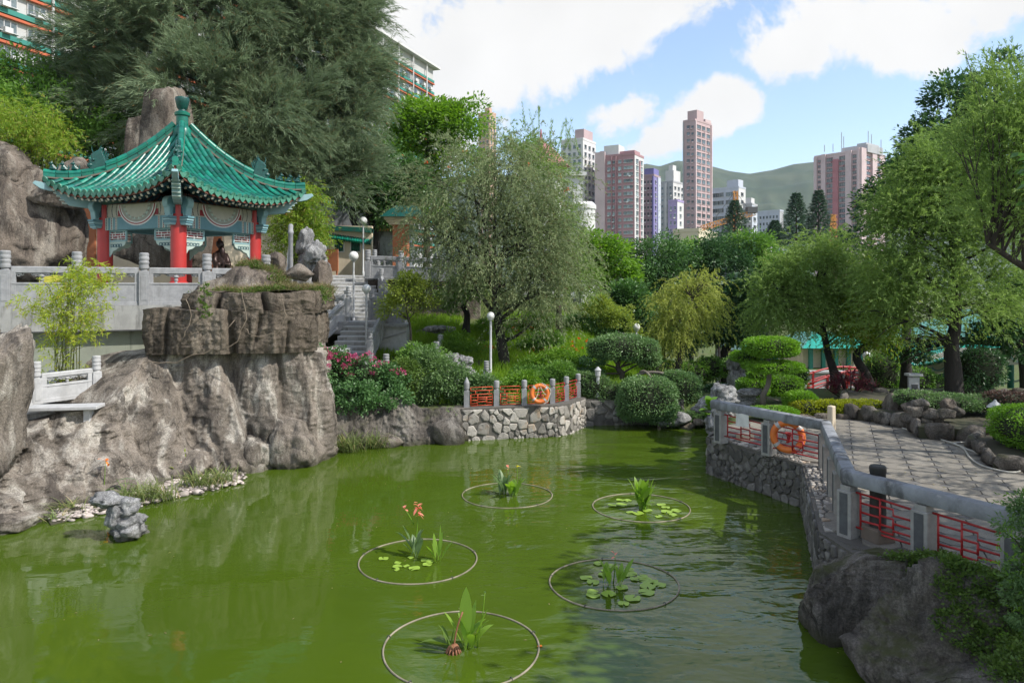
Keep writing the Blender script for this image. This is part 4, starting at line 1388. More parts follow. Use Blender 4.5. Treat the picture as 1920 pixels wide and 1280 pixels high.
    for x, r in ((0.0, 0.086), (0.285, 0.074), (0.285, 0.0)):
        for k in range(nr):
            th = PI * k / (nr - 1)
            vs.append((x, math.cos(th) * r, math.sin(th) * r))
    for k in range(nr - 1):
        fs.append((k, nr + k, nr + k + 1, k + 1))
    vs.append((0.0, 0, 0))
    c = len(vs) - 1
    for k in range(nr - 1):
        fs.append((k + 1, c, k))
    seg.add([(v[0] - 0.0, v[1], v[2]) for v in vs], fs)
    tile_me = seg.mesh('tile', M['roof_tile'], smooth='auto')
    end = MB()
    end.cur = 0
    end.lathe([(0.001, -0.012), (0.055, -0.012), (0.060, -0.016), (0.098, -0.016), (0.098, 0.02), (0.001, 0.02)], 14)
    end_me = end.mesh('tile_end', M['tile_end'])
    drip = MB()
    drip.plate([(-0.11, 0.02), (0.11, 0.02), (0.115, -0.03), (0.06, -0.10), (0, -0.145), (-0.06, -0.10), (-0.115, -0.03)], (0, 0, 0), (0, 1, 0), (0, 0, 1), 0.02)
    drip_me = drip.mesh('drip_tile', M['tile_end'])
    rows = 21
    sp = 2 * E / rows
    back = MB()
    for si in range(4):
        n, a = sides[si]
        front = si in (0, 3)      # the slopes towards the pond
        for r_ in range(rows):
            u = (r_ - (rows - 1) / 2) * sp
            tm = 1 - abs(u) / E - 0.015
            pts, t = [], 0.0
            while t < tm:
                pts.append(surf(si, u, t, 0.015))
                step = 0.27
                dt = 0.02
                q = surf(si, u, min(t + dt, 1), 0.015)
                t += step / max((q - pts[-1]).length / dt, 1e-3)
            pts.append(surf(si, u, max(tm, 0.01), 0.015))
            for i in range(len(pts) - 1):
                x = (pts[i + 1] - pts[i])
                L_ = x.length
                if L_ < 0.05:
                    continue
                x.normalize()
                y = Vector((0, 0, 1)).cross(x).normalized()
                z = x.cross(y)
                mw = Matrix(((x.x * L_ / 0.275, y.x, z.x, pts[i].x), (x.y * L_ / 0.275, y.y, z.y, pts[i].y), (x.z * L_ / 0.275, y.z, z.z, pts[i].z), (0, 0, 0, 1)))
                if front:
                    o = link('tile', tile_me, root)
                    o.matrix_local = mw
                else:
                    back.add([mw @ Vector(v) for v in seg.v], seg.f)
            x = (pts[1] - pts[0]).normalized()
            y = Vector((0, 0, 1)).cross(x).normalized()
            zz = x.cross(y)
            p = pts[0]
            mw = Matrix(((zz.x, y.x, -x.x, p.x), (zz.y, y.y, -x.y, p.y), (zz.z, y.z, -x.z, p.z), (0, 0, 0, 1)))
            o = link('tile_end', end_me, root)
            o.matrix_local = Matrix(((zz.x, y.x, x.x, p.x), (zz.y, y.y, x.y, p.y), (zz.z, y.z, x.z, p.z), (0, 0, 0, 1)))
            if r_ < rows - 1:
                p = surf(si, u + sp / 2, 0.0, -0.02)
                o = link('drip_tile', drip_me, root)
                o.matrix_local = Matrix(((n[0], a[0], 0, p.x + n[0] * 0.01), (n[1], a[1], 0, p.y + n[1] * 0.01), (0, 0, 1, p.z), (0, 0, 0, 1)))
    tag(back.build('rear_tiles', M['roof_tile'], root, smooth='auto'), kind='stuff')
    for ci, (sx, sy) in enumerate(((-1, -1), (1, -1), (1, 1), (-1, 1))):
        si = {(-1, -1): 0, (1, -1): 1, (1, 1): 2, (-1, 1): 3}[(sx, sy)]
        sgn = -1
        def hip(t, lift=0.0):
            return surf(si, sgn * E * (1 - t), t, lift)
        ts = [0.015]
        while ts[-1] < 0.93:
            p0, p1 = hip(ts[-1]), hip(min(1, ts[-1] + 0.02))
            ts.append(ts[-1] + 0.36 / ((p1 - p0).length / 0.02))
        for i in range(len(ts) - 1):
            low = ts[i] < 0.36
            p, q = hip(ts[i], 0.10), hip(min(ts[i + 1] - 0.004, 0.985), 0.10)
            b = MB()
            dn = Vector((0, 0, 1))
            if low:
                b.bar(p, q, 0.16, 0.16)
                b.tube([p + dn * 0.09, q + dn * 0.09], 0.095, 10)
            else:
                b.bar(p + dn * 0.02, q + dn * 0.02, 0.13, 0.24)
                b.bar(p + dn * 0.12, q + dn * 0.12, 0.20, 0.03)
                b.tube([p + dn * 0.19, q + dn * 0.19], 0.095, 10)
            b.build('ridge_tile', M['roof_ridge'], root, smooth='auto')
        b = MB()
        for i in range(len(ts) - 1):
            b.bar(hip(ts[i], 0.02), hip(min(ts[i + 1], 0.985), 0.02), 0.20, 0.05)
        b.build('ridge_bed', M['tile_joint'], root)
        d = (hip(0.30) - hip(0.42))
        d.z = 0
        d.normalize()
        s_ = Vector((-d.y, d.x, 0))
        o = hip(0.375, 0.12)
        b = MB()
        prof = [(-0.22, 0.0), (0.20, 0.0), (0.30, 0.10), (0.33, 0.20), (0.26, 0.26), (0.30, 0.36), (0.20, 0.40), (0.22, 0.52), (0.12, 0.62), (0.0, 0.70), (-0.12, 0.80), (-0.10, 0.66), (-0.16, 0.50), (-0.22, 0.30)]
        b.plate(prof, o, d, (0, 0, 1), 0.16)
        beast = b.build('ridge_beast', M['ornament'], root, bevel=0.03)
        b = MB()
        for k in range(5):
            b.tube(bez(o + d * (0.12 - 0.07 * k) + Vector((0, 0, 0.25)), o + d * (0.05 - 0.08 * k) + Vector((0, 0, 0.6)), o + d * (-0.08 - 0.05 * k) + Vector((0, 0, 0.85 - 0.06 * k)), 5), [0.045, 0.045, 0.04, 0.032, 0.022, 0.01], 6)
        b.tube(bez(o + d * 0.05 + Vector((0, 0, 0.45)), o + d * 0.22 + Vector((0, 0, 0.6)), o + d * 0.20 + Vector((0, 0, 0.82)), 5), [0.03, 0.028, 0.024, 0.018, 0.012, 0.006], 6)
        b.ball(o + d * 0.24 + Vector((0, 0, 0.18)), (0.11, 0.11, 0.09), 10, 8)
        for q in (-1, 1):
            b.ball(o + d * 0.14 + s_ * (0.09 * q) + Vector((0, 0, 0.36)), 0.045, 8, 6)
        b.build('mane', M['ornament'], beast, smooth='auto')
        for k, t in enumerate((0.075, 0.145, 0.215)):
            p = hip(t, 0.27)
            b = MB()
            b.ball(p + Vector((0, 0, 0.05)), (0.10, 0.10, 0.055), 10, 6)
            b.tube([p - d * 0.06 + Vector((0, 0, 0.03)), p + Vector((0, 0, 0.10)), p + d * 0.04 + Vector((0, 0, 0.17))], [0.07, 0.075, 0.055], 8)
            b.ball(p + d * 0.06 + Vector((0, 0, 0.22)), (0.055, 0.055, 0.055), 10, 8)
            b.ball(p + d * 0.11 + Vector((0, 0, 0.21)), (0.03, 0.03, 0.025), 8, 6)
            for q in (-1, 1):
                b.tube([p + d * 0.06 + s_ * (0.04 * q) + Vector((0, 0, 0.14)), p + d * 0.09 + s_ * (0.05 * q) + Vector((0, 0, 0.02))], [0.025, 0.02], 6)
                b.tube([p + d * 0.05 + s_ * (0.03 * q) + Vector((0, 0, 0.26)), p + d * 0.04 + s_ * (0.045 * q) + Vector((0, 0, 0.31))], [0.018, 0.006], 5)
            b.tube(bez(p - d * 0.08 + Vector((0, 0, 0.04)), p - d * 0.16 + Vector((0, 0, 0.10)), p - d * 0.10 + Vector((0, 0, 0.20)), 4), [0.028, 0.026, 0.022, 0.016, 0.008], 6)
            b.build('ridge_figure', M['ornament'], root, smooth='auto')
        c = Vector((sx * H, sy * H, 0))
        dd = Vector((sx, sy, 0)).normalized()
        b = MB()
        nose = [(-0.5, 2.95), (0.25, 2.96), (1.02, 3.05), (1.12, 3.16), (1.16, 3.24), (1.24, 3.25), (1.26, 3.34), (1.36, 3.38), (1.38, 3.46), (1.40, 3.60), (1.05, 3.66), (0.2, 3.40), (-0.5, 3.30)]
        b.plate(nose, c, dd, (0, 0, 1), 0.24)
        b.build('corner_beam', M['teal_light'], root, bevel=0.01)
        b = MB()
        nose2 = [(0.9, 3.50), (1.55, 3.50), (1.80, 3.56), (2.02, 3.72), (1.96, 3.80), (1.72, 3.76), (1.3, 3.74), (0.9, 3.72)]
        b.plate(nose2, c, dd, (0, 0, 1), 0.17)
        b.build('beam_nose', M['teal_light'], root, bevel=0.012)
        b = MB()
        for k, z in enumerate((3.12, 3.22, 3.34, 3.44, 3.54)):
            b.bar(c + dd * (1.06 + 0.08 * k) + Vector((0, 0, z)), c + dd * (1.20 + 0.08 * k) + Vector((0, 0, z)), 0.24, 0.035)
        b.build('carved_step', M['mint'], root)
    b = MB()
    b.lathe([(0.30, 5.55), (0.30, 5.75), (0.24, 5.85), (0.19, 5.90), (0.19, 6.22), (0.24, 6.25), (0.25, 6.33), (0.20, 6.37)], 20)
    fi = b.build('finial', M['roof_ridge'], root, smooth='auto')
    b = MB()
    b.lathe([(0.13, 6.37), (0.12, 6.44), (0.17, 6.50), (0.22, 6.72), (0.235, 6.80), (0.22, 6.86), (0.16, 6.88)], 20)
    b.build('finial_cup', M['ornament'], fi, smooth='auto')
    b = MB()
    b.box((0, 0, 3.12), (3.2, 3.2, 0.05))
    b.build('ceiling', M['rust_red'], root)
    root.location = PAV_LOC
    root.rotation_euler = (0, 0, PAV_ROT)
    ORIGIN[root.name] = PAV_LOC
    return root
build_pavilion()
_PROTO = {}
def balustrade(name, label, pts, mt, post_h=1.40, rail_h=1.05, post_w=0.20, group=None, posts=None, panel=True, cat='balustrade', th=0.13):
    """Posts with ringed capitals at pts, carved panels between (sloping where the points climb)."""
    root = thing(name, label, cat, pts[0], group)
    o = Vector(pts[0])
    key = (post_h, post_w, mt.name)
    if key not in _PROTO:
        b = MB()
        sh = post_h - 0.40 * post_w / 0.2
        b.box((0, 0, sh / 2), (post_w, post_w, sh))
        for s in (-1, 1):
            for ax in (0, 1):
                c = [0, 0, sh * 0.5]
                c[ax] = s * (post_w / 2 + 0.004)
                e = [0.012 if ax == 0 else post_w * 0.62, 0.012 if ax == 1 else post_w * 0.62, sh * 0.72]
                b.box(c, e)
        pm_ = b.mesh('post', mt, bevel=0.006)
        b = MB()
        k = post_w / 0.2
        pr = [(0.075, 0.0), (0.075, 0.03), (0.098, 0.05), (0.104, 0.09), (0.092, 0.13), (0.092, 0.145), (0.104, 0.165), (0.104, 0.20), (0.09, 0.215), (0.09, 0.23), (0.102, 0.25), (0.104, 0.29), (0.094, 0.315), (0.094, 0.33), (0.10, 0.345), (0.098, 0.385), (0.08, 0.40)]
        b.lathe([(r * k, z * k) for r, z in pr], 16, (0, 0, sh))
        _PROTO[key] = (pm_, b.mesh('capital', mt, smooth='auto'))
    pm_, cm = _PROTO[key]
    for i, p in enumerate(pts):
        if posts is None or i in posts:
            q = link('post', pm_, root, Vector(p) - o)
            d = Vector(pts[min(i + 1, len(pts) - 1)]) - Vector(pts[max(i - 1, 0)])
            q.rotation_euler = (0, 0, math.atan2(d.y, d.x))
            link('capital', cm, q)
    if not panel:
        return root
    for i in range(len(pts) - 1):
        a, c = Vector(pts[i]), Vector(pts[i + 1])
        h = Vector((c.x - a.x, c.y - a.y, 0))
        L_ = h.length
        d = h.normalized()
        g_ = post_w / 2
        sl = (c.z - a.z) / L_
        def at(u, z):
            return a + d * u + Vector((0, 0, sl * u + z))
        q_ = rail_h / 1.05
        b = MB()
        b.vbar(at(g_, rail_h - 0.09 * q_), at(L_ - g_, rail_h - 0.09 * q_), th, 0.18 * q_)
        b.build('rail', mt, root, bevel=0.02)
        b = MB()
        b.vbar(at(g_, 0.32 * q_), at(L_ - g_, 0.32 * q_), th * 0.8, 0.60 * q_)
        b.vbar(at(g_, 0.05), at(L_ - g_, 0.05), th * 1.15, 0.10)
        b.vbar(at(g_, 0.60 * q_), at(L_ - g_, 0.60 * q_), th * 1.05, 0.05)
        b.vbar(at(g_, rail_h / 2), at(g_ + 0.11, rail_h / 2), th * 0.95, rail_h - 0.06)
        b.vbar(at(L_ - g_ - 0.11, rail_h / 2), at(L_ - g_, rail_h / 2), th * 0.95, rail_h - 0.06)
        b.build('slab', mt, root, bevel=0.006)
        for (u, wd) in ((g_ + 0.17, 0.16), (L_ / 2, 0.40), (L_ - g_ - 0.17, 0.16)):
            b = MB()
            k = max(3, int(wd / 0.055))
            for q in range(k):
                uu = u + (q / (k - 1) - 0.5) * wd
                c_ = at(uu, rail_h - 0.20 * q_ - 0.025 * math.sin(PI * q / (k - 1)))
                mt_ = Matrix.Rotation(math.atan2(d.y, d.x), 3, 'Z') @ Matrix.Rotation(R(90), 3, 'X')
                b.ring(c_, 0.035, 0.016, 12, 6, mt_)
            b.vbar(at(u - wd / 2, rail_h - 0.19 * q_), at(u + wd / 2, rail_h - 0.19 * q_), th * 0.5, 0.05)
            b.build('cloud_carving', mt, root, smooth='auto')
        b = MB()
        b.lathe([(r * q_, z * q_) for r, z in ((0.05, 0.62), (0.03, 0.65), (0.055, 0.68), (0.055, 0.72), (0.03, 0.745), (0.075, 0.78), (0.075, 0.81), (0.04, 0.84), (0.05, 0.87))], 12, at(L_ / 2, 0))
        b.build('vase', mt, root, smooth='auto')
    return root
def terr(k):
    a, b = Vector((-13.62, 19.5, 4.21)), Vector((-9.04, 21.5, 4.21))
    return a + (b - a) * k
balustrade('stone_balustrade', 'long grey stone balustrade along the edge of the pavilion terrace', [terr(-1 / 3), terr(0), terr(1 / 3), terr(2 / 3), terr(1), terr(4 / 3)], M['granite'], 1.50, 1.08, 0.26)
b = MB()
tw = thing('terrace_wall', 'stained concrete and green retaining wall below the terrace balustrade', 'retaining wall', tuple(terr(0)))
a_, b_ = terr(-0.5), terr(1.3)
n_ = Vector((b_.y - a_.y, -(b_.x - a_.x), 0)).normalized()
b.vbar(a_ + Vector((0, 0, -0.35)) - n_ * 0.05, b_ + Vector((0, 0, -0.35)) - n_ * 0.05, 0.45, 0.70)
b.build('concrete_band', M['concrete'], tw)
b = MB()
b.vbar(a_ + Vector((0, 0, -1.75)) - n_ * 0.25, b_ + Vector((0, 0, -1.75)) - n_ * 0.25, 0.3, 2.1)
b.build('lower_face', M['green_wall'], tw)
b = MB()
b.vbar(a_ + Vector((0, 0, -0.70)) - n_ * 0.03, b_ + Vector((0, 0, -0.70)) - n_ * 0.03, 0.44, 0.03)
b.build('dark_strip', M['panel_dark'], tw)  # narrow dark strip along the foot of the concrete band
pl = MB()
pl.prism([(-40, 8), (-14.2, 19.45), (-8.7, 21.9), (-8.7, 36), (-40, 36)], 4.0, 4.305)
tag(pl.build('terrace_pavement', M['concrete']), kind='structure')
lo = [T(-10, 803, 16.7), T(68, 757, 17.5), T(181, 742, 18.4)]
balustrade('stone_balustrade', 'short white stone balustrade in the hollow of the cliff below the bamboo', [lo[0], lo[1], lo[2]], M['granite_white'], 1.02, 0.72, 0.20)
b = MB()
p0 = Vector(T(122, 763, 17.0))
b.box(p0, (1.55, 0.55, 0.08), R(10))
b.box(p0 + Vector((-0.5, 0.1, -0.25)), (0.14, 0.3, 0.45), R(10))
b.box(p0 + Vector((0.5, 0.1, -0.25)), (0.14, 0.3, 0.45), R(10))
tag(b.build('stone_bench', M['granite_white'], bevel=0.01), 'white stone slab bench in front of the short white balustrade', 'bench')
b = MB()
q = Vector(T(115, 735, 19.0))
for k in range(9):
    b.box((q.x - 1.6 + k * 0.36, q.y + 0.02 * (k % 3), q.z - 0.2 + 0.05 * math.sin(k * 2.1)), (0.36, 0.2, 1.35 + 0.12 * math.sin(k * 3.7)), 0.08 * math.sin(k))
tag(b.build('marble_slabs', M['granite_white'], bevel=0.02), 'jagged white marble slabs standing behind the bamboo stems', 'slab')
lf = MB()
lf.prism([(-14.5, 15.8), (-9.9, 17.2), (-9.4, 19.2), (-9.2, 20.8), (-15, 20.0)], 1.0, 1.78)
tag(lf.build('lower_landing', M['concrete']), kind='structure')
b = MB()
c = terr(0.09) + Vector((0.18, 0.8, 0))
b.box((c.x, c.y, 4.85), (0.55, 0.03, 0.42), 0.4)
b.bar((c.x, c.y + 0.03, 4.3), (c.x, c.y + 0.03, 4.9), 0.04, 0.04)
tag(b.build('notice_board', M['yellow_sheet']), 'yellow notice board behind the left end of the terrace balustrade', 'notice board')
def bronze_figure():
    base = Vector(T(413, 512, 24.6))
    base.z = 4.3
    root = thing('bronze_statue', 'dark bronze statue of a bearded man in a long robe beside the pavilion', 'statue', tuple(base))
    top = 4.7 + (540 - 453) / FPX * 24.6 - 4.3
    k = top / 1.75
    b = MB()
    prof = [(0.34, 0.0), (0.33, 0.06), (0.29, 0.25), (0.26, 0.6), (0.245, 0.9), (0.25, 1.1), (0.26, 1.28), (0.235, 1.40), (0.14, 1.47), (0.075, 1.50), (0.07, 1.55)]
    n = 28
    vs, fs = [], []
    for (r, z) in prof:
        for j in range(n):
            a = 2 * PI * j / n
            rr = r * (1 + (0.055 * math.sin(a * 7 + z * 1.5) + 0.03 * math.sin(a * 13)) * (1 if z < 1.35 else 0.2) * (1.3 - 0.5 * z))
            vs.append(base + Vector((rr * math.cos(a) * 0.74, rr * math.sin(a) * 0.64, z)) * k)
    for i in range(len(prof) - 1):
        for j in range(n):
            fs.append((i * n + j, i * n + (j + 1) % n, (i + 1) * n + (j + 1) % n, (i + 1) * n + j))
    b.add(vs, fs)
    b.build('robe', M['bronze'], root, smooth=True)
    f = Vector((0.75, -0.66, 0))        # he looks to the right of the picture
    s = Vector((f.y, -f.x, 0))
    def q(df, ds, z):
        return base + (f * df + s * ds) * k + Vector((0, 0, z * k))
    b = MB()
    b.ball(q(0.02, 0, 1.64), (0.105 * k, 0.10 * k, 0.125 * k), 18, 14)
    b.ball(q(0.11, 0, 1.63), (0.024 * k, 0.024 * k, 0.04 * k), 8, 6)
    for e in (-1, 1):
        b.ball(q(0.095, 0.038 * e, 1.665), 0.016 * k, 8, 6)
        b.ball(q(0.0, 0.105 * e, 1.64), (0.02 * k, 0.02 * k, 0.04 * k), 8, 6)
        b.tube([q(0.10, 0.015 * e, 1.69), q(0.085, 0.06 * e, 1.695)], 0.010 * k, 6)
    hd = b.build('head', M['bronze'], root, smooth=True)
    b = MB()
    b.ball(q(-0.02, 0, 1.70), (0.11 * k, 0.11 * k, 0.095 * k), 14, 10)
    b.ball(q(-0.04, 0, 1.81), (0.05 * k, 0.05 * k, 0.045 * k), 12, 8)
    b.build('hair', M['bronze'], hd, smooth=True)
    b = MB()
    b.tube([q(0.09, 0, 1.60), q(0.13, 0, 1.50), q(0.15, 0, 1.38), q(0.14, 0, 1.24), q(0.14, 0, 1.16)], [0.055 * k, 0.075 * k, 0.07 * k, 0.045 * k, 0.012 * k], 10)
    b.build('beard', M['bronze'], hd, smooth=True)
    for e in (-1, 1):
        b = MB()
        b.tube([q(0.0, 0.15 * e, 1.38), q(0.05, 0.20 * e, 1.18), q(0.13, 0.19 * e, 1.03), q(0.27, 0.12 * e, 1.06)], [0.08 * k, 0.085 * k, 0.09 * k, 0.07 * k], 12)
        b.tube([q(0.18, 0.22 * e, 1.02), q(0.20, 0.21 * e, 0.80), q(0.17, 0.22 * e, 0.55)], [0.085 * k, 0.075 * k, 0.02 * k], 10)
        ar_ = b.build('sleeve', M['bronze'], root, smooth=True)
        b = MB()
        b.ball(q(0.31, 0.06 * e, 1.07), (0.05 * k, 0.05 * k, 0.035 * k), 10, 8)
        for j in range(4):
            b.tube([q(0.33, (0.075 - 0.02 * j) * e, 1.075), q(0.385, (0.06 - 0.022 * j) * e, 1.085), q(0.40, (0.03 - 0.02 * j) * e, 1.06)], [0.014 * k, 0.013 * k, 0.010 * k], 6)
        b.tube([q(0.31, 0.05 * e, 1.10), q(0.35, 0.02 * e, 1.13)], [0.014 * k, 0.010 * k], 6)
        b.build('hand', M['bronze'], ar_, smooth=True)
    b = MB()
    b.tube([q(0.40, 0.13, 0.02), q(0.39, 0.11, 0.6), q(0.38, 0.08, 1.12), q(0.37, 0.08, 1.20)], 0.018 * k, 8)
    b.build('staff', M['bronze'], root, smooth=True)
    b = MB()
    b.box(base + Vector((0, 0, 0.0)), (0.8, 0.8, 0.06))
    b.build('base', M['bronze'], root)
bronze_figure()
def lattice_bars(b, a, c, zs, pattern, r=0.016, n=6):
    """A broken-key metal lattice between a and c (plan points at floor level)."""
    a, c = Vector(a), Vector(c)
    def q(u, z):
        return a + (c - a) * u + Vector((0, 0, z))
    for pl in pattern:
        b.tube([q(u, zs[0] + (zs[1] - zs[0]) * v) for u, v in pl], r, n)
PAT_A = [[(0, 0.0), (1, 0.0)], [(0.08, 0.0), (0.08, 0.96)], [(0.96, 0.0), (0.96, 0.92)], [(0, 0.98), (0.42, 0.96), (0.96, 0.92)],
         [(0.08, 0.72), (0.42, 0.72)], [(0.08, 0.46), (0.42, 0.46)], [(0.08, 0.22), (0.40, 0.24), (0.42, 0.12)], [(0.42, 0.06), (0.42, 0.96)],
         [(0.42, 0.78), (0.64, 0.78), (0.64, 0.62), (0.96, 0.62)], [(0.42, 0.52), (0.64, 0.52)], [(0.64, 0.24), (0.64, 0.52)], [(0.42, 0.28), (0.64, 0.28)], [(0.64, 0.40), (0.96, 0.40)],
         [(0.42, 0.10), (0.64, 0.10), (0.64, 0.20), (0.96, 0.20)]]
def promenade_railing():
    z0, zt = 0.945, 1.95
    root = thing('promenade_railing', 'weathered grey stone railing with red metal panels along the promenade', 'railing', (RAIL[0][0], RAIL[0][1], z0))
    pm_ = MB()
    pm_.box((0, 0, 0.34), (0.24, 0.26, 0.72))
    pm_.box((0, 0, 0.735), (0.17, 0.19, 0.09))
    pm = pm_.mesh('post', M['post_stone'], bevel=0.008)
    pn = MB()
    pn.box((0, -0.133, 0.36), (0.13, 0.012, 0.62))
    pn = pn.mesh('post_panel', M['panel_dark'])  # dark plate puts the shade of the recessed face into the colour
    offs = [(0, 2, True), (1, 4, False), (2, 2, True), (3, 3, True)]
    o = Vector((RAIL[0][0], RAIL[0][1], z0))
    for i in range(len(RAIL) - 1):
        a, c = Vector((*RAIL[i], z0)), Vector((*RAIL[i + 1], z0))
        d = (c - a).normalized()
        ang = math.atan2(d.y, d.x)
        n = offs[i][1]
        L_ = (c - a).length
        for k in range(n if i < len(RAIL) - 2 else n + 1):
            p = a + (c - a) * (k / n)
            w_ = link('post', pm, root, p - o)
            w_.rotation_euler = (0, 0, ang)
            link('post_panel', pn, w_)
            if k < n:
                q = a + (c - a) * ((k + 1) / n)
                b = MB()
                lattice_bars(b, p + d * 0.12, q - d * 0.12, (0.17, 0.70), PAT_A)
                b.build('lattice_panel', M['red_metal'], root, smooth=True)
        m = max(1, round(L_ / 2.2))
        for k in range(m):
            p, q = a + (c - a) * (k / m), a + (c - a) * ((k + 1) / m)
            e0 = 0.06 if (k == 0 and i) else (-0.25 if k == 0 else 0)
            e1 = 0.06 if k == m - 1 else 0
            p, q = p + d * (e0 if e0 < 0 else -e0 + 0.004), q + d * e1
            b = MB()
            sec = [(-0.10, -0.205), (0.10, -0.205), (0.11, -0.19), (0.11, -0.05), (0.09, -0.014), (0.045, 0.0), (-0.045, 0.0), (-0.09, -0.014), (-0.11, -0.05), (-0.11, -0.19)]
            s = Vector((d.y, -d.x, 0))
            zz = zt - z0 - 0.002 * (k % 2)
            vs = [p + s * x + Vector((0, 0, zz + z)) for x, z in sec] + [q + s * x + Vector((0, 0, zz + z)) for x, z in sec]
            kk = len(sec)
            b.add(vs, [tuple(range(kk)), tuple(range(2 * kk - 1, kk - 1, -1))] + [(j, kk + j, kk + (j + 1) % kk, (j + 1) % kk) for j in range(kk)])
            b.build('rail', M['rail_stone'], root, smooth='auto')
    return root
promenade_railing()
def lifebuoy(name, label, c, nrm, rad, r, rope=True, up=Vector((0, 0, 1))):
    c, nrm = Vector(c), Vector(nrm).normalized()
    s = up.cross(nrm).normalized()
    t = nrm.cross(s)
    mt = Matrix((s, t, nrm)).transposed()
    root = thing(name, label, 'lifebuoy', tuple(c))
    b = MB()
    b.ring(c, rad, r, 48, 14, mt)
    b.build('ring', M['buoy'], root, smooth=True)
    for k in range(4):
        b = MB()
        a = R(40 + 90 * k)
        vs, fs = [], []
        for i in range(5):
            aa = a + R(-7 + 3.5 * i)
            for j in range(14):
                bb = 2 * PI * j / 14
                rr = rad + (r + 0.004) * math.cos(bb)
                vs.append(c + mt @ Vector((rr * math.cos(aa), rr * math.sin(aa), (r + 0.004) * math.sin(bb))))
        for i in range(4):
            for j in range(14):
                fs.append((i * 14 + j, i * 14 + (j + 1) % 14, (i + 1) * 14 + (j + 1) % 14, (i + 1) * 14 + j))
        b.add(vs, fs)
        b.build('tape_band', M['buoy_tape'], root, smooth=True)
    return root, mt
c = Vector(P(1477, 818, 15.95))
d = Vector((RAIL[1][0] - RAIL[0][0], RAIL[1][1] - RAIL[0][1], 0)).normalized()
nrm = Vector((d.y, -d.x, 0)) * -1
nrm = nrm if nrm.y < 0 else -nrm
nrm = (nrm + Vector((0.35, -0.45, 0.0))).normalized()
lb, mt = lifebuoy('lifebuoy', 'orange lifebuoy with silver bands hung on the promenade railing', c, nrm, 0.30, 0.075)
b = MB()
for k in range(3):
    pts = [c + mt @ Vector((0.34 * math.cos(t), 0.34 * math.sin(t) - 0.05 * math.sin((t - R(200)) / R(140) * PI), 0.05)) for t in [R(200 + k * 6) + R(140) * i / 12 for i in range(13)]]
    b.tube(pts, 0.010, 6)
b.build('rope', M['dark_rope'], lb)
b = MB()
for k in range(6):
    b.ring(c - nrm * 0.10 + Vector((0, 0, 0.05 - 0.035 * k)), 0.07 - 0.006 * k, 0.018, 16, 6, Matrix.Rotation(0.5 * k, 3, 'Y'))
tag(b.build('rope_coil', M['red_metal'], smooth=True), 'red rope coil seen through the lifebuoy on the promenade railing', 'rope')
b = MB()
p = P(1391, 787, 16.9)
b.plate([(-0.2, -0.13), (0.2, -0.17), (0.19, 0.12), (0.02, 0.15), (-0.19, 0.14)], p + Vector((0, -0.03, 0)), d * -1, (0, 0, 1), 0.006)
tag(b.build('notice', M['white_sheet']), 'white paper notice tied to the red panel of the promenade railing', 'notice')
g = G(1646, 1014, 0.96)
bl = thing('bollard', 'round black post on a brown concrete foot just behind the railing', 'bollard', tuple(g))
b = MB()
b.box(g + Vector((0, 0, 0.11)), (0.34, 0.34, 0.22), 0.3)
b.build('foot', M['brown_concrete'], bl, bevel=0.02)
b = MB()
b.lathe([(0.115, 0.22), (0.11, 1.02), (0.118, 1.03), (0.118, 1.10), (0.10, 1.12)], 20, g)
b.build('post', M['black_wood'], bl, smooth='auto')
g = G(1559, 806, 0.96)
b = MB()
b.box(g + Vector((0, 0, 0.32)), (0.17, 0.17, 0.64), 0.5, 0.92)
tag(b.build('marker_post', M['plaster'], bevel=0.02), 'short tan stone marker post standing on the promenade behind the rail corner', 'post')
g = G(1397, 826, 0.96)
b = MB()
b.box(g + Vector((0, 0, 0.09)), (0.36, 0.25, 0.18), 0.4)
tag(b.build('stone_block', M['plaster'], bevel=0.015), 'small tan block behind the far end of the promenade railing', 'block')
b = MB()
hp = [G(x, y, 0.985) for x, y in ((1692, 803), (1720, 812), (1755, 822), (1790, 833), (1808, 843), (1818, 858), (1836, 871), (1862, 880), (1893, 886), (1912, 884), (1908, 875), (1880, 866), (1850, 857), (1825, 847), (1800, 838), (1789, 833.5), (1800, 831), (1830, 831))]
path = []
for i in range(len(hp) - 1):
    p0, p1, p2, p3 = hp[max(i - 1, 0)], hp[i], hp[i + 1], hp[min(i + 2, len(hp) - 1)]
    for k in range(6):
        t = k / 6
        path.append(0.5 * ((2 * p1) + (p2 - p0) * t + (2 * p0 - 5 * p1 + 4 * p2 - p3) * t * t + (3 * p1 - p0 - 3 * p2 + p3) * t ** 3))
path = [Vector((p.x, p.y, 0.997 + 0.012 * (i > len(path) * 0.8))) for i, p in enumerate(path)]
b.tube(path, 0.021, 8)
tag(b.build('garden_hose', M['hose'], smooth=True), 'pale garden hose lying in a loop on the promenade', 'hose')
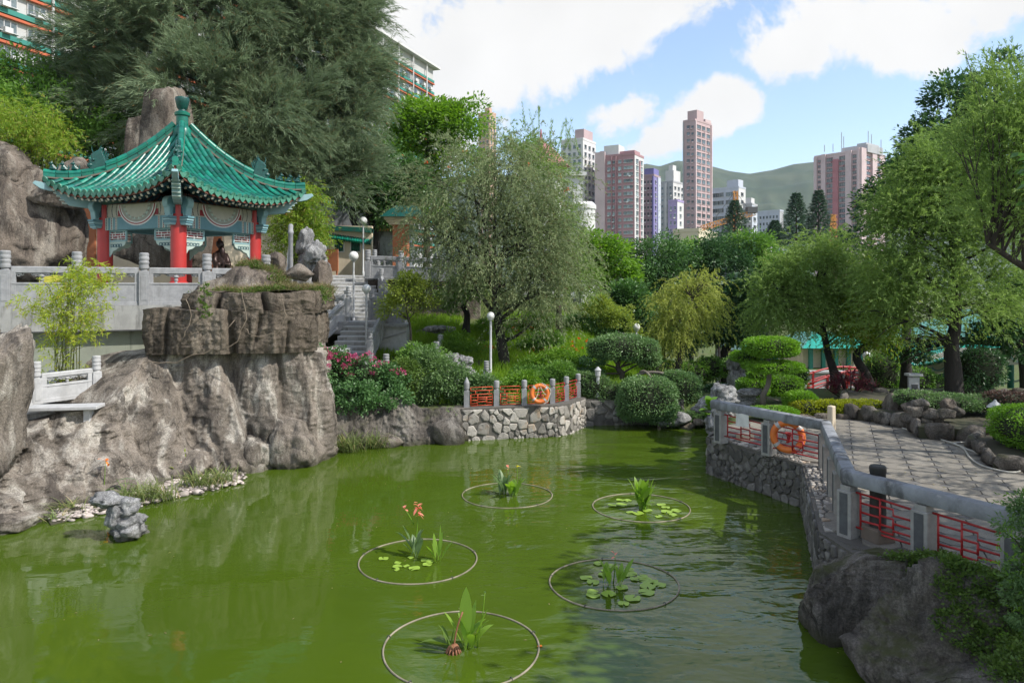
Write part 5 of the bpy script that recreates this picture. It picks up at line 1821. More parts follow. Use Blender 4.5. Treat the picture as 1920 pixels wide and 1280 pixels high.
def far_fence():
    pts = [(-1.42, 22.62), (-0.22, 22.9), (0.70, 23.05), (1.50, 23.35), (1.98, 23.95), (2.30, 24.75)]
    px = [875, 931, 983, 1036, 1062, 1084]
    root = thing('far_fence', 'low orange red lattice fence between grey stone posts on the far bank', 'fence', (pts[0][0], pts[0][1], 0.99))
    o = Vector((pts[0][0], pts[0][1], 0.99))
    b = MB()
    b.box((0, 0, 0.26), (0.16, 0.16, 0.52))
    b.lathe([(0.06, 0.52), (0.06, 0.56), (0.085, 0.58), (0.088, 0.75), (0.078, 0.79), (0.05, 0.80)], 16)
    post = b.mesh('post', M['granite'], bevel=0.0)
    b = MB()
    b.lathe([(0.078, 0.79), (0.05, 0.85), (0.02, 0.92), (0.005, 0.94)], 14)
    tip = b.mesh('tip', M['granite'], smooth='auto')
    P3 = []
    for i, (x, y) in enumerate(pts):
        x = (px[i] - 960) / FPX * y
        p = Vector((x, y, 0.985))
        P3.append(p)
        q = link('post', post, root, p - o)
        if i == 0:
            link('tip', tip, q)
    pat = [[(0.06, 0.0), (0.34, 0.0), (0.34, 0.07)], [(0.34, 0.0), (0.94, 0.0)], [(0.06, 0.0), (0.06, 0.60)], [(0.94, 0.0), (0.94, 0.60)], [(0.06, 0.60), (0.94, 0.60)], [(0.06, 0.12), (0.34, 0.12), (0.34, 0.20), (0.70, 0.20)], [(0.70, 0.08), (0.70, 0.42)],
           [(0.34, 0.34), (0.70, 0.34)], [(0.06, 0.28), (0.34, 0.28)], [(0.70, 0.14), (0.94, 0.14)], [(0.70, 0.30), (0.94, 0.30)], [(0.34, 0.20), (0.34, 0.60)], [(0.06, 0.44), (0.94, 0.44)], [(0.06, 0.80), (0.94, 0.80)], [(0.06, 0.98), (0.94, 0.98)], [(0.06, 0.98), (0.06, 0.80)], [(0.94, 0.98), (0.94, 0.80)], [(0.25, 0.60), (0.25, 0.80)], [(0.80, 0.60), (0.80, 0.80)]]
    for i in range(len(P3) - 1):
        a, c = P3[i], P3[i + 1]
        b = MB()
        d = (c - a).normalized()
        lattice_bars(b, a + d * 0.08, c - d * 0.08, (0.04, 0.62), pat, 0.014, 5)
        b.build('lattice_panel', M['orange_metal'] if i < 3 else M['red_metal'], root, smooth=True)
    return P3
F3 = far_fence()
c = Vector(P(1012, 738, 22.75))
lb, mt = lifebuoy('lifebuoy', 'bright orange lifebuoy with white rope leaning on the far fence', c, Vector((0.15, -1, 0.12)), 0.255, 0.068)
b = MB()
pts = [c + mt @ Vector((0.33 * math.cos(t) * (1 + 0.08 * math.sin(5 * t)), 0.33 * math.sin(t), 0.05)) for t in [R(-70) + R(150) * i / 14 for i in range(15)]]
b.tube(pts, 0.012, 6)
b.tube([c + mt @ Vector((-0.02, 0.30, 0.06)), c + mt @ Vector((0.12, 0.02, 0.03)), c + mt @ Vector((0.30, -0.10, 0.05))], 0.010, 6)
b.tube([c + mt @ Vector((-0.02, 0.30, 0.06)), c + mt @ Vector((-0.06, 0.0, 0.0)), c + mt @ Vector((-0.14, -0.16, 0.03))], 0.010, 6)
b.build('rope', M['rope'], lb)
b = MB()
for k in range(7):
    b.ring(c + Vector((0.02, 0.06, 0.08 - 0.035 * k)), 0.05 + 0.012 * (k % 3), 0.014, 14, 6, Matrix.Rotation(0.6 * k, 3, 'Y'))
tag(b.build('rope_coil', M['crimson'], smooth=True), 'dark red rope coil inside the lifebuoy on the far fence', 'rope')
def globe_lamp(label, px, py, Y, zb, dia=0.40, clear=False):
    t = P(px, py, Y)
    base = Vector((t.x, t.y, zb))
    root = thing('globe_lamp', label, 'lamp post', tuple(base), 'globe lamps in the garden')
    r = dia / 2
    b = MB()
    b.lathe([(0.07, 0), (0.07, 0.25), (0.045, 0.28), (0.04, t.z - zb - r * 1.15), (0.075, t.z - zb - r * 1.12), (0.085, t.z - zb - r * 0.9)], 12, base)
    b.build('pole', M['lamp_pole'], root, smooth='auto')
    b = MB()
    b.ball(t, r, 24, 16)
    gl = b.build('globe', M['globe'], root, smooth=True)
    b = MB()
    b.lathe([(0.075, -r * 1.0), (0.10, -r * 0.93), (0.10, -r * 0.84), (0.06, -r * 0.82)], 14, t)
    b.build('collar', M['lamp_pole'], gl)
    return root
globe_lamp('white globe lamp post at the top of the stone steps by the garden wall', 681, 414, 37.0, 5.3)
globe_lamp('white globe lamp post beside the left balustrade of the upper stone steps', 663, 480, 30.2, 3.2)
globe_lamp('white globe lamp post at the foot of the stone steps', 687, 541, 27.5, 2.0, 0.34)
globe_lamp('globe lamp post just left of the weeping tree trunk', 920, 592, 26.0, 1.3, 0.28)
globe_lamp('globe lamp post rising behind the flat clipped pine', 1193, 613, 31.0, 0.9, 0.32)
globe_lamp('globe lamp post between the dark trees left of the tiered topiary', 1344, 638, 34.0, 0.2, 0.30)
globe_lamp('globe lamp post right of the crimson cordyline', 1625, 666, 33.5, -0.9, 0.36)
def garden_lantern():
    g = P(1866, 768, 17.0)
    root = thing('garden_lantern', 'small grey glass garden lantern behind the round right hedge', 'lantern', (g.x, g.y, 0.95))
    b = MB()
    b.lathe([(0.05, 0), (0.05, g.z - 0.95 - 0.16), (0.09, g.z - 0.95 - 0.14)], 10, (g.x, g.y, 0.95))
    b.build('post', M['black_wood'], root)
    b = MB()
    b.lathe([(0.10, -0.14), (0.14, 0.05), (0.14, 0.06)], 6, g)
    b.build('glass', M['globe'], root)
    b = MB()
    b.lathe([(0.20, 0.06), (0.12, 0.14), (0.05, 0.19), (0.02, 0.24)], 6, g)
    b.build('cap', M['lamp_pole'], root)
garden_lantern()
def steps():
    root = thing('stone_steps', 'grey stone steps climbing between balustrades to the upper court', 'steps', T(675, 660, 27.0))
    lower = [Vector(T(648, 668, 26.6)), Vector(T(688, 606, 29.6))]
    upper = [Vector(T(676, 601, 30.4)), Vector(T(655, 514, 34.6))]
    lower[0].z, lower[1].z = 2.0, 3.35
    upper[0].z, upper[1].z = 3.35, 5.3
    for (a, c), n, wd in ((lower, 8, 1.5), (upper, 12, 2.1)):
        d = Vector((c.x - a.x, c.y - a.y, 0))
        run = d.length / n
        d.normalize()
        for k in range(n):
            p = a + d * (run * (k + 0.5))
            z1 = a.z + (c.z - a.z) * (k + 1) / n
            b = MB()
            b.box((p.x, p.y, z1 - 0.30), (wd, run + 0.05, 0.52), math.atan2(d.y, d.x) - PI / 2)
            st = b.build('step', M['concrete'], root)
            b = MB()
            b.box((p.x - d.x * 0.02, p.y - d.y * 0.02, z1 - 0.025), (wd, run + 0.03, 0.055), math.atan2(d.y, d.x) - PI / 2)
            b.build('tread', M['granite_white'], st, bevel=0.006)
    m = (lower[1] + upper[0]) / 2
    b = MB()
    b.box((m.x, m.y, 3.1), (3.4, 1.6, 0.49))
    b.build('landing', M['granite'], root)
    return lower, upper
LOW, UPP = steps()
def beside(a, c, off, n):
    d = Vector((c.x - a.x, c.y - a.y, 0)).normalized()
    s = Vector((d.y, -d.x, 0)) * off
    return [a + (c - a) * (k / n) + s for k in range(n + 1)]
balustrade('stone_balustrade', 'sloping white balustrade on the left of the lower steps', [tuple(p) for p in beside(LOW[0] + Vector((-1.3, -1.2, -0.55)), LOW[1], -0.95, 2)], M['granite_white'], 1.25, 0.95, 0.22)
balustrade('stone_balustrade', 'sloping grey balustrade on the right of the lower steps', [tuple(p) for p in beside(LOW[0], LOW[1], 0.9, 2)], M['granite'], 1.25, 0.95, 0.22)
balustrade('stone_balustrade', 'steep grey balustrade on the right of the upper steps', [tuple(p) for p in beside(UPP[0], UPP[1], 1.2, 4)], M['granite'], 1.25, 0.95, 0.22)
balustrade('stone_balustrade', 'steep grey balustrade on the left of the upper steps', [tuple(p) for p in beside(UPP[0], UPP[1], -1.2, 4)], M['granite'], 1.25, 0.95, 0.22)
balustrade('stone_balustrade', 'short white balustrade across the landing left of the steps', [T(612, 600, 29.5), T(654, 594, 29.8)], M['granite_white'], 1.25, 0.95, 0.22)
balustrade('stone_balustrade', 'short grey balustrade on the landing right of the steps behind the small tree', [T(697, 600, 29.6), T(714, 600, 29.2), T(752, 610, 28.9)], M['granite'], 1.25, 0.95, 0.22)
balustrade('stone_balustrade', 'level grey balustrade of the upper court right of the steps', [T(690, 522, 33.5), T(752, 524, 33.4), T(820, 527, 33.3), T(890, 530, 33.2)], M['granite'], 1.32, 1.05, 0.26)
b = MB()
a_, c_ = Vector(T(690, 640, 28.9)), Vector(T(762, 640, 28.4))
b.prism([(a_.x, a_.y), (c_.x, c_.y), (c_.x, c_.y + 1.2), (a_.x, a_.y + 1.2)], 0.9, 3.30)
wl = b.build('step_wall', M['granite_white'])
tag(wl, 'tall white panelled wall right of the stone steps behind the small tree', 'retaining wall')
b = MB()
b.vbar((a_.x - 0.1, a_.y - 0.03, 3.24), (c_.x + 0.06, c_.y - 0.03, 3.24), 0.2, 0.12)
b.vbar((a_.x, a_.y - 0.02, 2.5), (c_.x, c_.y - 0.02, 3.0), 0.06, 0.05)
b.build('ledge', M['granite'], wl)
b = MB()
a_, c_ = Vector(T(540, 690, 26.4)), Vector(T(640, 690, 25.6))
b.prism([(a_.x, a_.y), (c_.x, c_.y), (c_.x + 0.1, c_.y + 1.2), (a_.x, a_.y + 1.2)], 0.5, 2.5)
tag(b.build('step_wall', M['granite_white']), 'white wall left of the lower steps behind the pink flowering hedge', 'retaining wall')
b = MB()
a_, c_ = Vector(T(690, 490, 33.7)), Vector(T(900, 490, 33.6))
b.prism([(a_.x, a_.y), (c_.x, c_.y), (c_.x, c_.y + 0.6), (a_.x, a_.y + 0.6)], 2.5, P(752, 524, 33.5).z - 0.02)
tag(b.build('court_wall', M['rock_brown']), 'stone retaining wall below the level balustrade of the upper court', 'retaining wall')
balustrade('stone_balustrade', 'low grey balustrade at the foot of the steps behind the pink hedge', [T(632, 712, 25.2), T(683, 718, 25.4), T(724, 716, 25.8)], M['granite'], 1.0, 0.75, 0.22)
balustrade('stone_balustrade', 'low white balustrade curving through the shrubs below the flat boulder', [T(777, 690, 27.4), T(818, 688, 27.0), T(826, 672, 28.6)], M['granite_white'], 0.95, 0.72, 0.22)
q = balustrade('stone_balustrade', 'single grey stone post standing left of the lamp by the weeping tree', [T(912, 722, 25.3), T(880, 722, 25.5)], M['granite'], 0.85, 0.5, 0.18, posts=(0,), panel=False)
def court_wall():
    Y0, Y1 = 38.5, 38.5
    a, c = Vector(T(575, 500, Y0)), Vector(T(697, 500, Y1))
    zt0 = P(590, 446, Y0).z
    root = thing('garden_wall', 'cream garden wall with green glazed windows and a green tiled top behind the steps', 'garden wall', (a.x, a.y, 5.3))
    zc = 8.05
    b = MB()
    L_ = c.x - a.x
    th = 0.35
    wins = [(597, 616), (625, 646), (656, 677)]
    zs, ze = P(0, 473, Y0).z, P(0, 447, Y0).z
    xs = [a.x] + [((p - 960) / FPX * Y0) for w_ in wins for p in w_] + [c.x]
    y = Y0 + th / 2
    for i in range(0, len(xs) - 1):
        if i % 2 == 0:
            b.box(((xs[i] + xs[i + 1]) / 2, y, (5.2 + 8.0) / 2), (xs[i + 1] - xs[i], th, 2.8))
        else:
            b.box(((xs[i] + xs[i + 1]) / 2, y, (5.2 + zs) / 2), (xs[i + 1] - xs[i], th, zs - 5.2))
            b.box(((xs[i] + xs[i + 1]) / 2, y, (ze + 8.0) / 2), (xs[i + 1] - xs[i], th, 8.0 - ze))
    b.build('wall', M['plaster'], root)
    for (p0, p1) in wins:
        x0, x1 = (p0 - 960) / FPX * Y0, (p1 - 960) / FPX * Y0
        b = MB()
        for s in ((x0 + 0.02, x0 + 0.05), (x1 - 0.05, x1 - 0.02)):
            b.box(((s[0] + s[1]) / 2, Y0 + 0.1, (zs + ze) / 2), (0.05, 0.2, ze - zs))
        b.box(((x0 + x1) / 2, Y0 + 0.1, zs + 0.03), (x1 - x0, 0.2, 0.05))
        wn = b.build('window', M['white_paint'], root)
        for k in range(6):
            b = MB()
            b.lathe([(0.03, 0), (0.05, (ze - zs) * 0.25), (0.035, (ze - zs) * 0.5), (0.05, (ze - zs) * 0.75), (0.03, ze - zs)], 8, (x0 + (x1 - x0) * (k + 0.5) / 6, Y0 + 0.1, zs))
            b.build('glazed_bar', M['green_glazed'], wn, smooth='auto')
        b = MB()
        b.box(((x0 + x1) / 2, Y0 + 0.30, (zs + ze) / 2), (x1 - x0, 0.02, ze - zs))
        b.build('pane', M['glass_dark'], wn)
    za, zb = P(575, 424, Y0).z, P(697, 441, Y0).z
    n = 26
    b = MB()
    b.vbar((a.x, Y0 + 0.1, 7.95), (c.x, Y0 + 0.1, 7.75), 0.7, 0.25)
    b.vbar((a.x, Y0 + 0.35, za - 0.08), (c.x, Y0 + 0.35, zb - 0.08), 0.18, 0.18)
    cp = b.build('coping', M['roof_pan'], root)
    for k in range(n):
        u = (k + 0.5) / n
        x = a.x + L_ * u
        zt = za + (zb - za) * u
        b = MB()
        b.tube([(x, Y0 + 0.35, zt - 0.05), (x, Y0 - 0.28, zt - 0.48)], 0.075, 8)
        b.build('tile', M['roof_tile'], cp, smooth='auto')
court_wall()
b = MB()
b.prism([P(90, 0, 33.5).xy[:], P(420, 0, 33.5).xy[:], P(560, 0, 37.5).xy[:], P(560, 0, 37.9).xy[:], P(420, 0, 33.9).xy[:], P(90, 0, 33.9).xy[:]], 4.2, 8.4)
bw = tag(b.build('boundary_wall', M['plaster']), 'cream boundary wall with terracotta pilasters behind the pavilion', 'wall')
for (px, wd, Y) in ((164, 0.75, 33.45), (404, 0.55, 33.45)):
    b = MB()
    p = P(px, 0, Y)
    b.box((p.x, p.y, 6.9), (wd, 0.14, 3.0))
    b.build('pilaster', M['orange_wall'], bw)
b = MB()
p = P(150, 0, 33.3)
b.tube([(p.x, p.y, 4.3), (p.x, p.y, 8.4)], 0.07, 8)
b.build('downpipe', M['panel_dark'], bw)
g = thing('gate_pillar', 'terracotta gate pillar with stepped cap and dark tiled roof right of the steps', 'pillar', T(752, 492, 37.5))
b = MB()
p = P(752, 0, 37.5)
b.box((p.x, p.y, 6.7), (0.75, 0.75, 2.8))
b.build('shaft', M['orange_wall'], g)
for k, (z, wd) in enumerate(((8.0, 1.1), (8.12, 1.3), (8.24, 1.5))):
    b = MB()
    b.box((p.x, p.y, z), (wd, wd, 0.12))
    b.build('cap_step', M['plaster'], g)
b = MB()
b.box((p.x + 0.3, p.y, 8.6), (2.4, 2.2, 0.6), 0, 0.45)
b.build('roof', M['ornament'], g)
g = thing('hall', 'low grey hall with an orange eave seen behind the trunks above the garden wall', 'building', T(655, 440, 46))
b = MB()
a_, c_ = P(560, 440, 46), P(760, 380, 46)
b.box(((a_.x + c_.x) / 2, 48, 7.6), (c_.x - a_.x, 4, 4.2))
b.build('wall', M['rail_stone'], g)
b = MB()
b.bar((a_.x, 45.6, 8.45), (c_.x, 45.6, 8.45), 0.3, 0.3)
b.build('eave', M['orange_wall'], g)
b = MB()
b.prism([(a_.x, 45.5), (c_.x, 45.5), (c_.x, 50.5), (a_.x, 50.5)], 8.6, 10.0)
b.build('roof', M['rail_stone'], g)
b = MB()
p = P(615, 0, 36.5)
b.box((p.x, p.y, 6.1), (1.1, 0.08, 1.1), -0.2)
b.box((p.x - 0.45, p.y, 5.5), (0.08, 0.08, 0.5))
b.box((p.x + 0.45, p.y, 5.5), (0.08, 0.08, 0.5))
tag(b.build('notice_board', M['orange_wall']), 'tan slanting notice board at the head of the stone steps', 'notice board')
for k, (px, t_, lab) in enumerate(((545, 420, 'tall grey stone pole with a ringed head above the cliff'), (539, 458, 'short thin white pole leaning beside the tall grey pole'))):
    p = P(px, 0, 24.8)
    zt = P(0, t_, 24.8).z
    b = MB()
    if k == 0:
        b.lathe([(0.085, 0), (0.08, zt - 4.75), (0.10, zt - 4.72), (0.10, zt - 4.65), (0.08, zt - 4.62), (0.085, zt - 4.45), (0.05, zt - 4.40)], 12, (p.x, p.y, 4.4))
    else:
        b.tube([(p.x - 0.08, p.y, 4.4), (p.x + 0.05, p.y, zt)], [0.05, 0.02], 8)
    tag(b.build('stone_pole', M['granite' if k == 0 else 'white_sheet'], smooth='auto'), lab, 'pole')
def scholar_rock(label, base, h, w_, seed, holes=5, mt='rock_grey'):
    """A waterworn scholar's rock: stacked lobes with hollows."""
    rg = random.Random(seed)
    parts = []
    base = Vector(base)
    for k in range(holes):
        t = (k + 0.5) / holes
        c = base + Vector((rg.uniform(-.28, .28) * w_, rg.uniform(-.2, .2) * w_, h * t))
        r = (w_ * rg.uniform(0.26, 0.44), w_ * rg.uniform(0.24, 0.38), h / holes * rg.uniform(1.0, 1.7))
        parts.append(rock_geo(c, r, seed * 7 + k, 4, 7, 0.26, 2.6, 0.05))
    v, f = merge_geo(parts)
    return tag(np_mesh('scholar_rock', v, f, M[mt]), label, 'rock')
p = T(588, 520, 26.0)
scholar_rock('tall pale scholar stone with a broad top left of the upper steps', (p[0], p[1], 4.3), 2.1, 1.0, 3, 6)
scholar_rock('small grey scholar stone standing in the pond near the left bank', G(228, 1008, -0.05), 0.82, 0.85, 5, 6)
scholar_rock('grey scholar stone in the dark shrubs left of the weeping tree', T(838, 745, 24.6), 1.35, 1.1, 6, 6)
scholar_rock('second grey scholar stone near the lone stone post by the weeping tree', T(876, 725, 25.0), 1.0, 0.9, 8, 5)
p = T(1384, 772, 29.0)
scholar_rock('tall thin grey scholar stone left of the tiered topiary', (p[0], p[1], -0.2), 2.3, 0.95, 9, 7)
scholar_rock('rounded grey stones behind the far end of the promenade railing', T(1350, 790, 21.5), 0.9, 1.3, 10, 5)
scholar_rock('pale grey stone just behind the first post of the railing', T(1338, 815, 19.3), 0.75, 0.55, 12, 4)
scholar_rock('grey hollow stone left of the tiered topiary trunk', T(1405, 760, 22.5), 0.5, 1.0, 14, 4)
rock('flat_boulder', P(823, 617, 29.5), (0.75, 0.5, 0.16), 120, M['rock_grey'], None, 'flat grey boulder lying on the grass slope', 'boulder', cuts=8)
p = P(1733, 768, 20.3)
rock('garden_rock', (P(1733, 748, 20.6).x - 0.9, 20.6, 1.2), (0.36, 0.32, 0.55), 121, M['rock_brown'], None, 'upright brown stone at the right end of the lime hedge', 'rock', cuts=8)
for k, (x, y, s) in enumerate(((1247, 792, 0.3), (1290, 800, 0.25), (1275, 786, 0.35), (1310, 792, 0.2))):
    p = P(x, y, 24.3)
    rock('bank_stone', p, (s, s * 0.8, s * 0.7), 130 + k, M['rock_brown' if k % 2 else 'rock_grey'], None,
         ('pale upright stone at the foot of the round bush', 'rounded stone on the back bank right of the round bush', 'dark flat stone behind the back bank of the pond', 'small stone at the right end of the back bank')[k], 'stone', cuts=8)
def planter(label, poly, z0, z1, mt, ins=0.28):
    root = thing('planter', label, 'planter', (poly[0][0], poly[0][1], z0))
    b = MB()
    b.prism(poly, z0, z1 - 0.12)
    b.build('bed', M['soil'], root)
    n = len(poly)
    for i in range(n):
        a, c = Vector((*poly[i], 0)), Vector((*poly[(i + 1) % n], 0))
        L_ = (c - a).length
        k = max(1, int(L_ / 0.5))
        d = (c - a) / k
        for j in range(k):
            p = a + d * (j + 0.5)
            v, f = rock_geo((p.x, p.y, (z0 + z1) / 2), (d.length * 0.56, ins * 0.55, (z1 - z0) * 0.56), i * 17 + j + int(poly[0][0] * 10), 2, 8, 0.12, 1.5, 0.0, 0.55)
            an = math.atan2(d.y, d.x)
            x, y = v[:, 0] - p.x, v[:, 1] - p.y
            v[:, 0], v[:, 1] = p.x + x * math.cos(an) - y * math.sin(an), p.y + x * math.sin(an) + y * math.cos(an)
            np_mesh('stone', v, f, mt, root)
    return root
planter('round stone planter holding the clipped hedge at the right edge', [(G(1825, 852, .96).x, 15.9), (G(1838, 870, .96).x, 15.0), (11.0, 14.3), (13, 14.0), (14.5, 15.0), (14.5, 17), (12, 17.8), (10.8, 17.2)], 0.93, 1.28, M['rock_dark'])
planter('dark stone planter around the big tree on the promenade', [(G(1692, 800, .96).x, 19.2), (10.1, 18.0), (11.5, 17.5), (13.5, 17.9), (17, 18.4), (17, 24), (11, 24), (9.6, 21)], 0.93, 1.38, M['rock_dark'])
for k, (x, y, r) in enumerate(((1712, 768, .32), (1742, 776, .26), (1770, 774, .30), (1776, 758, .22), (1790, 770, .24), (1722, 758, .25), (1756, 786, .2), (1700, 782, .22), (1735, 790, .2))):
    p = P(x, y, 18.6)
    rock('planter_boulder', p, (r, r * 0.8, r * 0.7), 140 + k, M['rock_dark' if k % 3 else 'rock_brown'], None, 'rounded boulder on the tree planter, ' + ('above the left end of its wall', 'low in front of the heap', 'beside the mossy pair', 'topmost of the right hand heap', 'at the right end of the heap', 'highest of the left hand heap', 'lowest by the paving', 'leftmost of all', 'just above the wall in the middle')[k], 'boulder', 'boulders on the tree planter', cuts=6, sub=3)
planter('low stone edging under the lime green hedge', [(8.1, 20.75), (10.9, 20.75), (10.9, 21.7), (8.1, 21.7)], 0.92, 1.12, M['rock_brown'], 0.2)
def red_bridge():
    o = Vector((P(1500, 740, 34).x, 34, -1.6))
    root = thing('red_bridge', 'small arched red footbridge behind the crimson cordyline', 'bridge', tuple(o))
    a, c = P(1500, 0, 33.5), P(1672, 0, 35)
    a.z = c.z = P(0, 752, 34).z
    n = 10
    f = lambda u: a + (c - a) * u + Vector((0, 0, 0.55 * math.sin(PI * u)))
    for s in (-0.8, 0.8):
        off = Vector((0.05, s, 0))
        for h, r in ((0.95, 0.05), (0.62, 0.03), (0.30, 0.04)):
            b = MB()
            b.tube([f(i / n) + off + Vector((0, 0, h)) for i in range(n + 1)], r, 8)
            b.build('handrail' if h > 0.9 else 'rail', M['red_metal'], root, smooth=True)
        for i in range(0, n + 1, 2):
            b = MB()
            b.box(f(i / n) + off + Vector((0, 0, 0.5)), (0.09, 0.09, 1.05))
            b.build('post', M['red_metal'], root)
        b = MB()
        b.tube([f(i / n) + off for i in range(n + 1)], 0.10, 6)
        b.build('edge', M['white_paint'], root)
    b = MB()
    for i in range(n):
        b.bar(f(i / n), f((i + 1) / n), 1.6, 0.12)
    b.build('deck', M['concrete'], root)
red_bridge()
def gallery():
    Y = 40.0
    e0, e1 = P(1672, 690, Y), P(1935, 636, 36.5)
    root = thing('covered_gallery', 'covered walkway with turquoise tiled roof and green columns among the trees on the right', 'gallery', (e0.x, Y, -2.2))
    r0, r1 = P(1660, 655, Y + 2.4), P(1940, 600, 39)
    n = 16
    b = MB()
    vs, fs = [], []
    for i in range(n + 1):
        u = i / n
        sag = -0.10 * math.sin(PI * u * 2)
        e = e0 + (e1 - e0) * u + Vector((0, -0.5, sag + (0.25 * max(0, 1 - u * 6))))
        r = r0 + (r1 - r0) * u + Vector((0, 0, sag))
        mid = (e + r) / 2 - Vector((0, 0, 0.22))
        bk = r + Vector((0, 2.6, -1.1))
        vs += [e, mid, r, bk]
    for i in range(n):
        for k in range(3):
            q = i * 4 + k
            fs.append((q, q + 4, q + 5, q + 1))
    b.add(vs, fs)
    b.build('roof', M['turquoise_roof'], root, smooth=True)
    m = 64
    for i in range(m):
        u = (i + 0.5) / m
        sag = -0.10 * math.sin(PI * u * 2)
        e = e0 + (e1 - e0) * u + Vector((0, -0.5, sag + (0.25 * max(0, 1 - u * 6)) + 0.05))
        r = r0 + (r1 - r0) * u + Vector((0, 0, sag + 0.05))
        mid = (e + r) / 2 - Vector((0, 0, 0.22))
        b = MB()
        b.tube([e, e * 0.5 + mid * 0.5 - Vector((0, 0, .06)), mid, r], 0.07, 6)
        b.build('tile_row', M['turquoise_roof'], root, smooth=True)
        b = MB()
        b.bar(e + Vector((0, 0.1, -0.2)), e + Vector((0, 1.2, 0.1)), 0.09, 0.09)
        b.build('rafter', M['cream'], root)
    b = MB()
    b.tube([r0 + (r1 - r0) * (i / 8) + Vector((0, 0, 0.14 - 0.10 * math.sin(PI * i / 4))) for i in range(9)], 0.14, 8)
    b.build('ridge', M['turquoise_roof'], root)
    cols = [1683, 1704, 1742, 1775, 1812, 1852, 1895, 1935]
    prev = None
    for i, px in enumerate(cols):
        u = (px - 1672) / (1935 - 1672)
        p = e0 + (e1 - e0) * u + Vector((0, 0.4, 0))
        p.x = (px - 960) / FPX * p.y
        b = MB()
        b.lathe([(0.16, 0), (0.15, p.z + 3.2)], 14, (p.x, p.y, -3.0))
        b.build('column', M['teal_column'], root, smooth='auto')
        if prev is not None:
            for (dz, hg, mt) in ((-0.55, 0.50, 'cream'), (-0.95, 0.22, 'teal_dark')):
                b = MB()
                b.vbar(prev + Vector((0, 0, dz)), p + Vector((0, 0, dz)), 0.16, hg)
                bm_ = b.build('beam', M[mt], root)
                if mt == 'cream':
                    mid = (prev + p) / 2 + Vector((0, -0.10, -0.32))
                    d = (p - prev).normalized()
                    for rr, m2 in ((0.42, 'white_paint'), (0.38, 'teal'), (0.30, 'cream')):
                        b = MB()
                        b.plate([(rr * math.cos(PI + PI * k / 12), 0.9 * rr * math.sin(PI + PI * k / 12)) for k in range(13)], mid + Vector((0, -0.012 * (0.5 - rr) * 10, 0)), d, (0, 0, 1), 0.02)
                        b.build('painted_scroll', M[m2], bm_)
            b = MB()
            b.vbar(prev + Vector((0, 0, -2.0)), p + Vector((0, 0, -2.0)), 0.12, 0.10)
            b.vbar(prev + Vector((0, 0, -2.5)), p + Vector((0, 0, -2.5)), 0.08, 0.06)
            b.build('seat_rail', M['white_paint'], root)
        prev = p
    return root
gallery()
g = thing('pavilion_hall', 'dark painted pavilion with a turquoise roof at the right edge behind the hedge', 'pavilion', T(1890, 700, 33))
p = P(1900, 0, 33)
for dx in (-1.6, 0.2, 2.2):
    b = MB()
    b.lathe([(0.17, 0), (0.17, 4.2)], 12, (p.x + dx, 32.3, -2.4))
    b.build('column', M['teal_column'], g)
b = MB()
b.box((p.x + 1.0, 32.3, 1.75), (6.4, 0.25, 0.9))
bb = b.build('beam', M['grey_cream'], g)
for rr, m2 in ((0.55, 'teal_light'), (0.48, 'cream'), (0.25, 'teal_dark')):
    b = MB()
    b.plate([(rr * math.cos(2 * PI * k / 20), 0.75 * rr * math.sin(2 * PI * k / 20)) for k in range(20)], (p.x - 0.2, 32.16 - 0.02 * (0.6 - rr) * 3, 1.8), (1, 0, 0), (0, 0, 1), 0.02)
    b.build('painted_scroll', M[m2], bb)
b = MB()
b.box((p.x + 1.0, 34.5, 2.9), (9.4, 7.0, 1.5), 0, 0.35)
rf = b.build('roof', M['turquoise_roof'], g)
for k in range(36):
    b = MB()
    b.tube([(p.x + 1.0 - 4.6 + k * 0.26, 31.0, 2.22), (p.x + 1.0 - 1.6 + k * 0.09, 33.2, 3.66)], 0.06, 6)
    b.build('tile_row', M['turquoise_roof'], rf)
for k, (x0, x1, ye, yr, Y, lab) in enumerate(((1385, 1480, 660, 632, 56, 'turquoise roofed building far behind the tiered topiary'), (1500, 1640, 652, 628, 60, 'long turquoise roofed building far behind the leaning trees'))):
    a, c = P(x0, ye, Y), P(x1, ye, Y)
    zr = P(0, yr, Y).z
    g = thing('garden_hall', lab, 'building', (a.x, Y, -2.5))
    b = MB()
    b.box(((a.x + c.x) / 2, Y + 3, (a.z - 3.2) / 2), (c.x - a.x - 1, 4.5, a.z + 3.2))
    b.build('wall', M['plaster'], g)
    b = MB()
    for i in range(5):
        b.box((a.x + 1 + (c.x - a.x - 2) * i / 4, Y + 0.3, (a.z - 3.2) / 2), (0.3, 0.3, a.z + 3.2))
    b.build('colonnade', M['teal_column'], g)
    b = MB()
    b.box(((a.x + c.x) / 2, Y + 3, (a.z + zr) / 2), (c.x - a.x, 7, zr - a.z), 0, 0.5)
    b.build('roof', M['turquoise_roof'], g)
b = MB()
a, c = P(1500, 700, 44), P(1665, 700, 44)
b.box(((a.x + c.x) / 2, 44, -1.7), (c.x - a.x, 0.3, 2.6))
b.box(((a.x + c.x) / 2, 43.95, -0.36), (c.x - a.x + 0.2, 0.5, 0.12))
tag(b.build('garden_wall', M['granite_white']), 'low white wall behind the red footbridge', 'wall')
p = P(1713, 0, 24.0)
g = thing('sign_stand', 'white sign board with a little roof in front of the green columns', 'sign', (p.x, p.y, 0.2))
b = MB()
b.box((p.x, p.y, P(0, 732, 24).z), (0.34, 0.1, 0.9))
b.build('board', M['granite_white'], g)
b = MB()
b.box((p.x, p.y, P(0, 702, 24).z), (0.46, 0.3, 0.07))
b.build('roof', M['lamp_pole'], g)
b = MB()
b.box((p.x, p.y - 0.06, P(0, 728, 24).z), (0.2, 0.02, 0.28), 0)
b.build('emblem', M['panel_dark'], g)
p = P(1121, 700, 24.9)
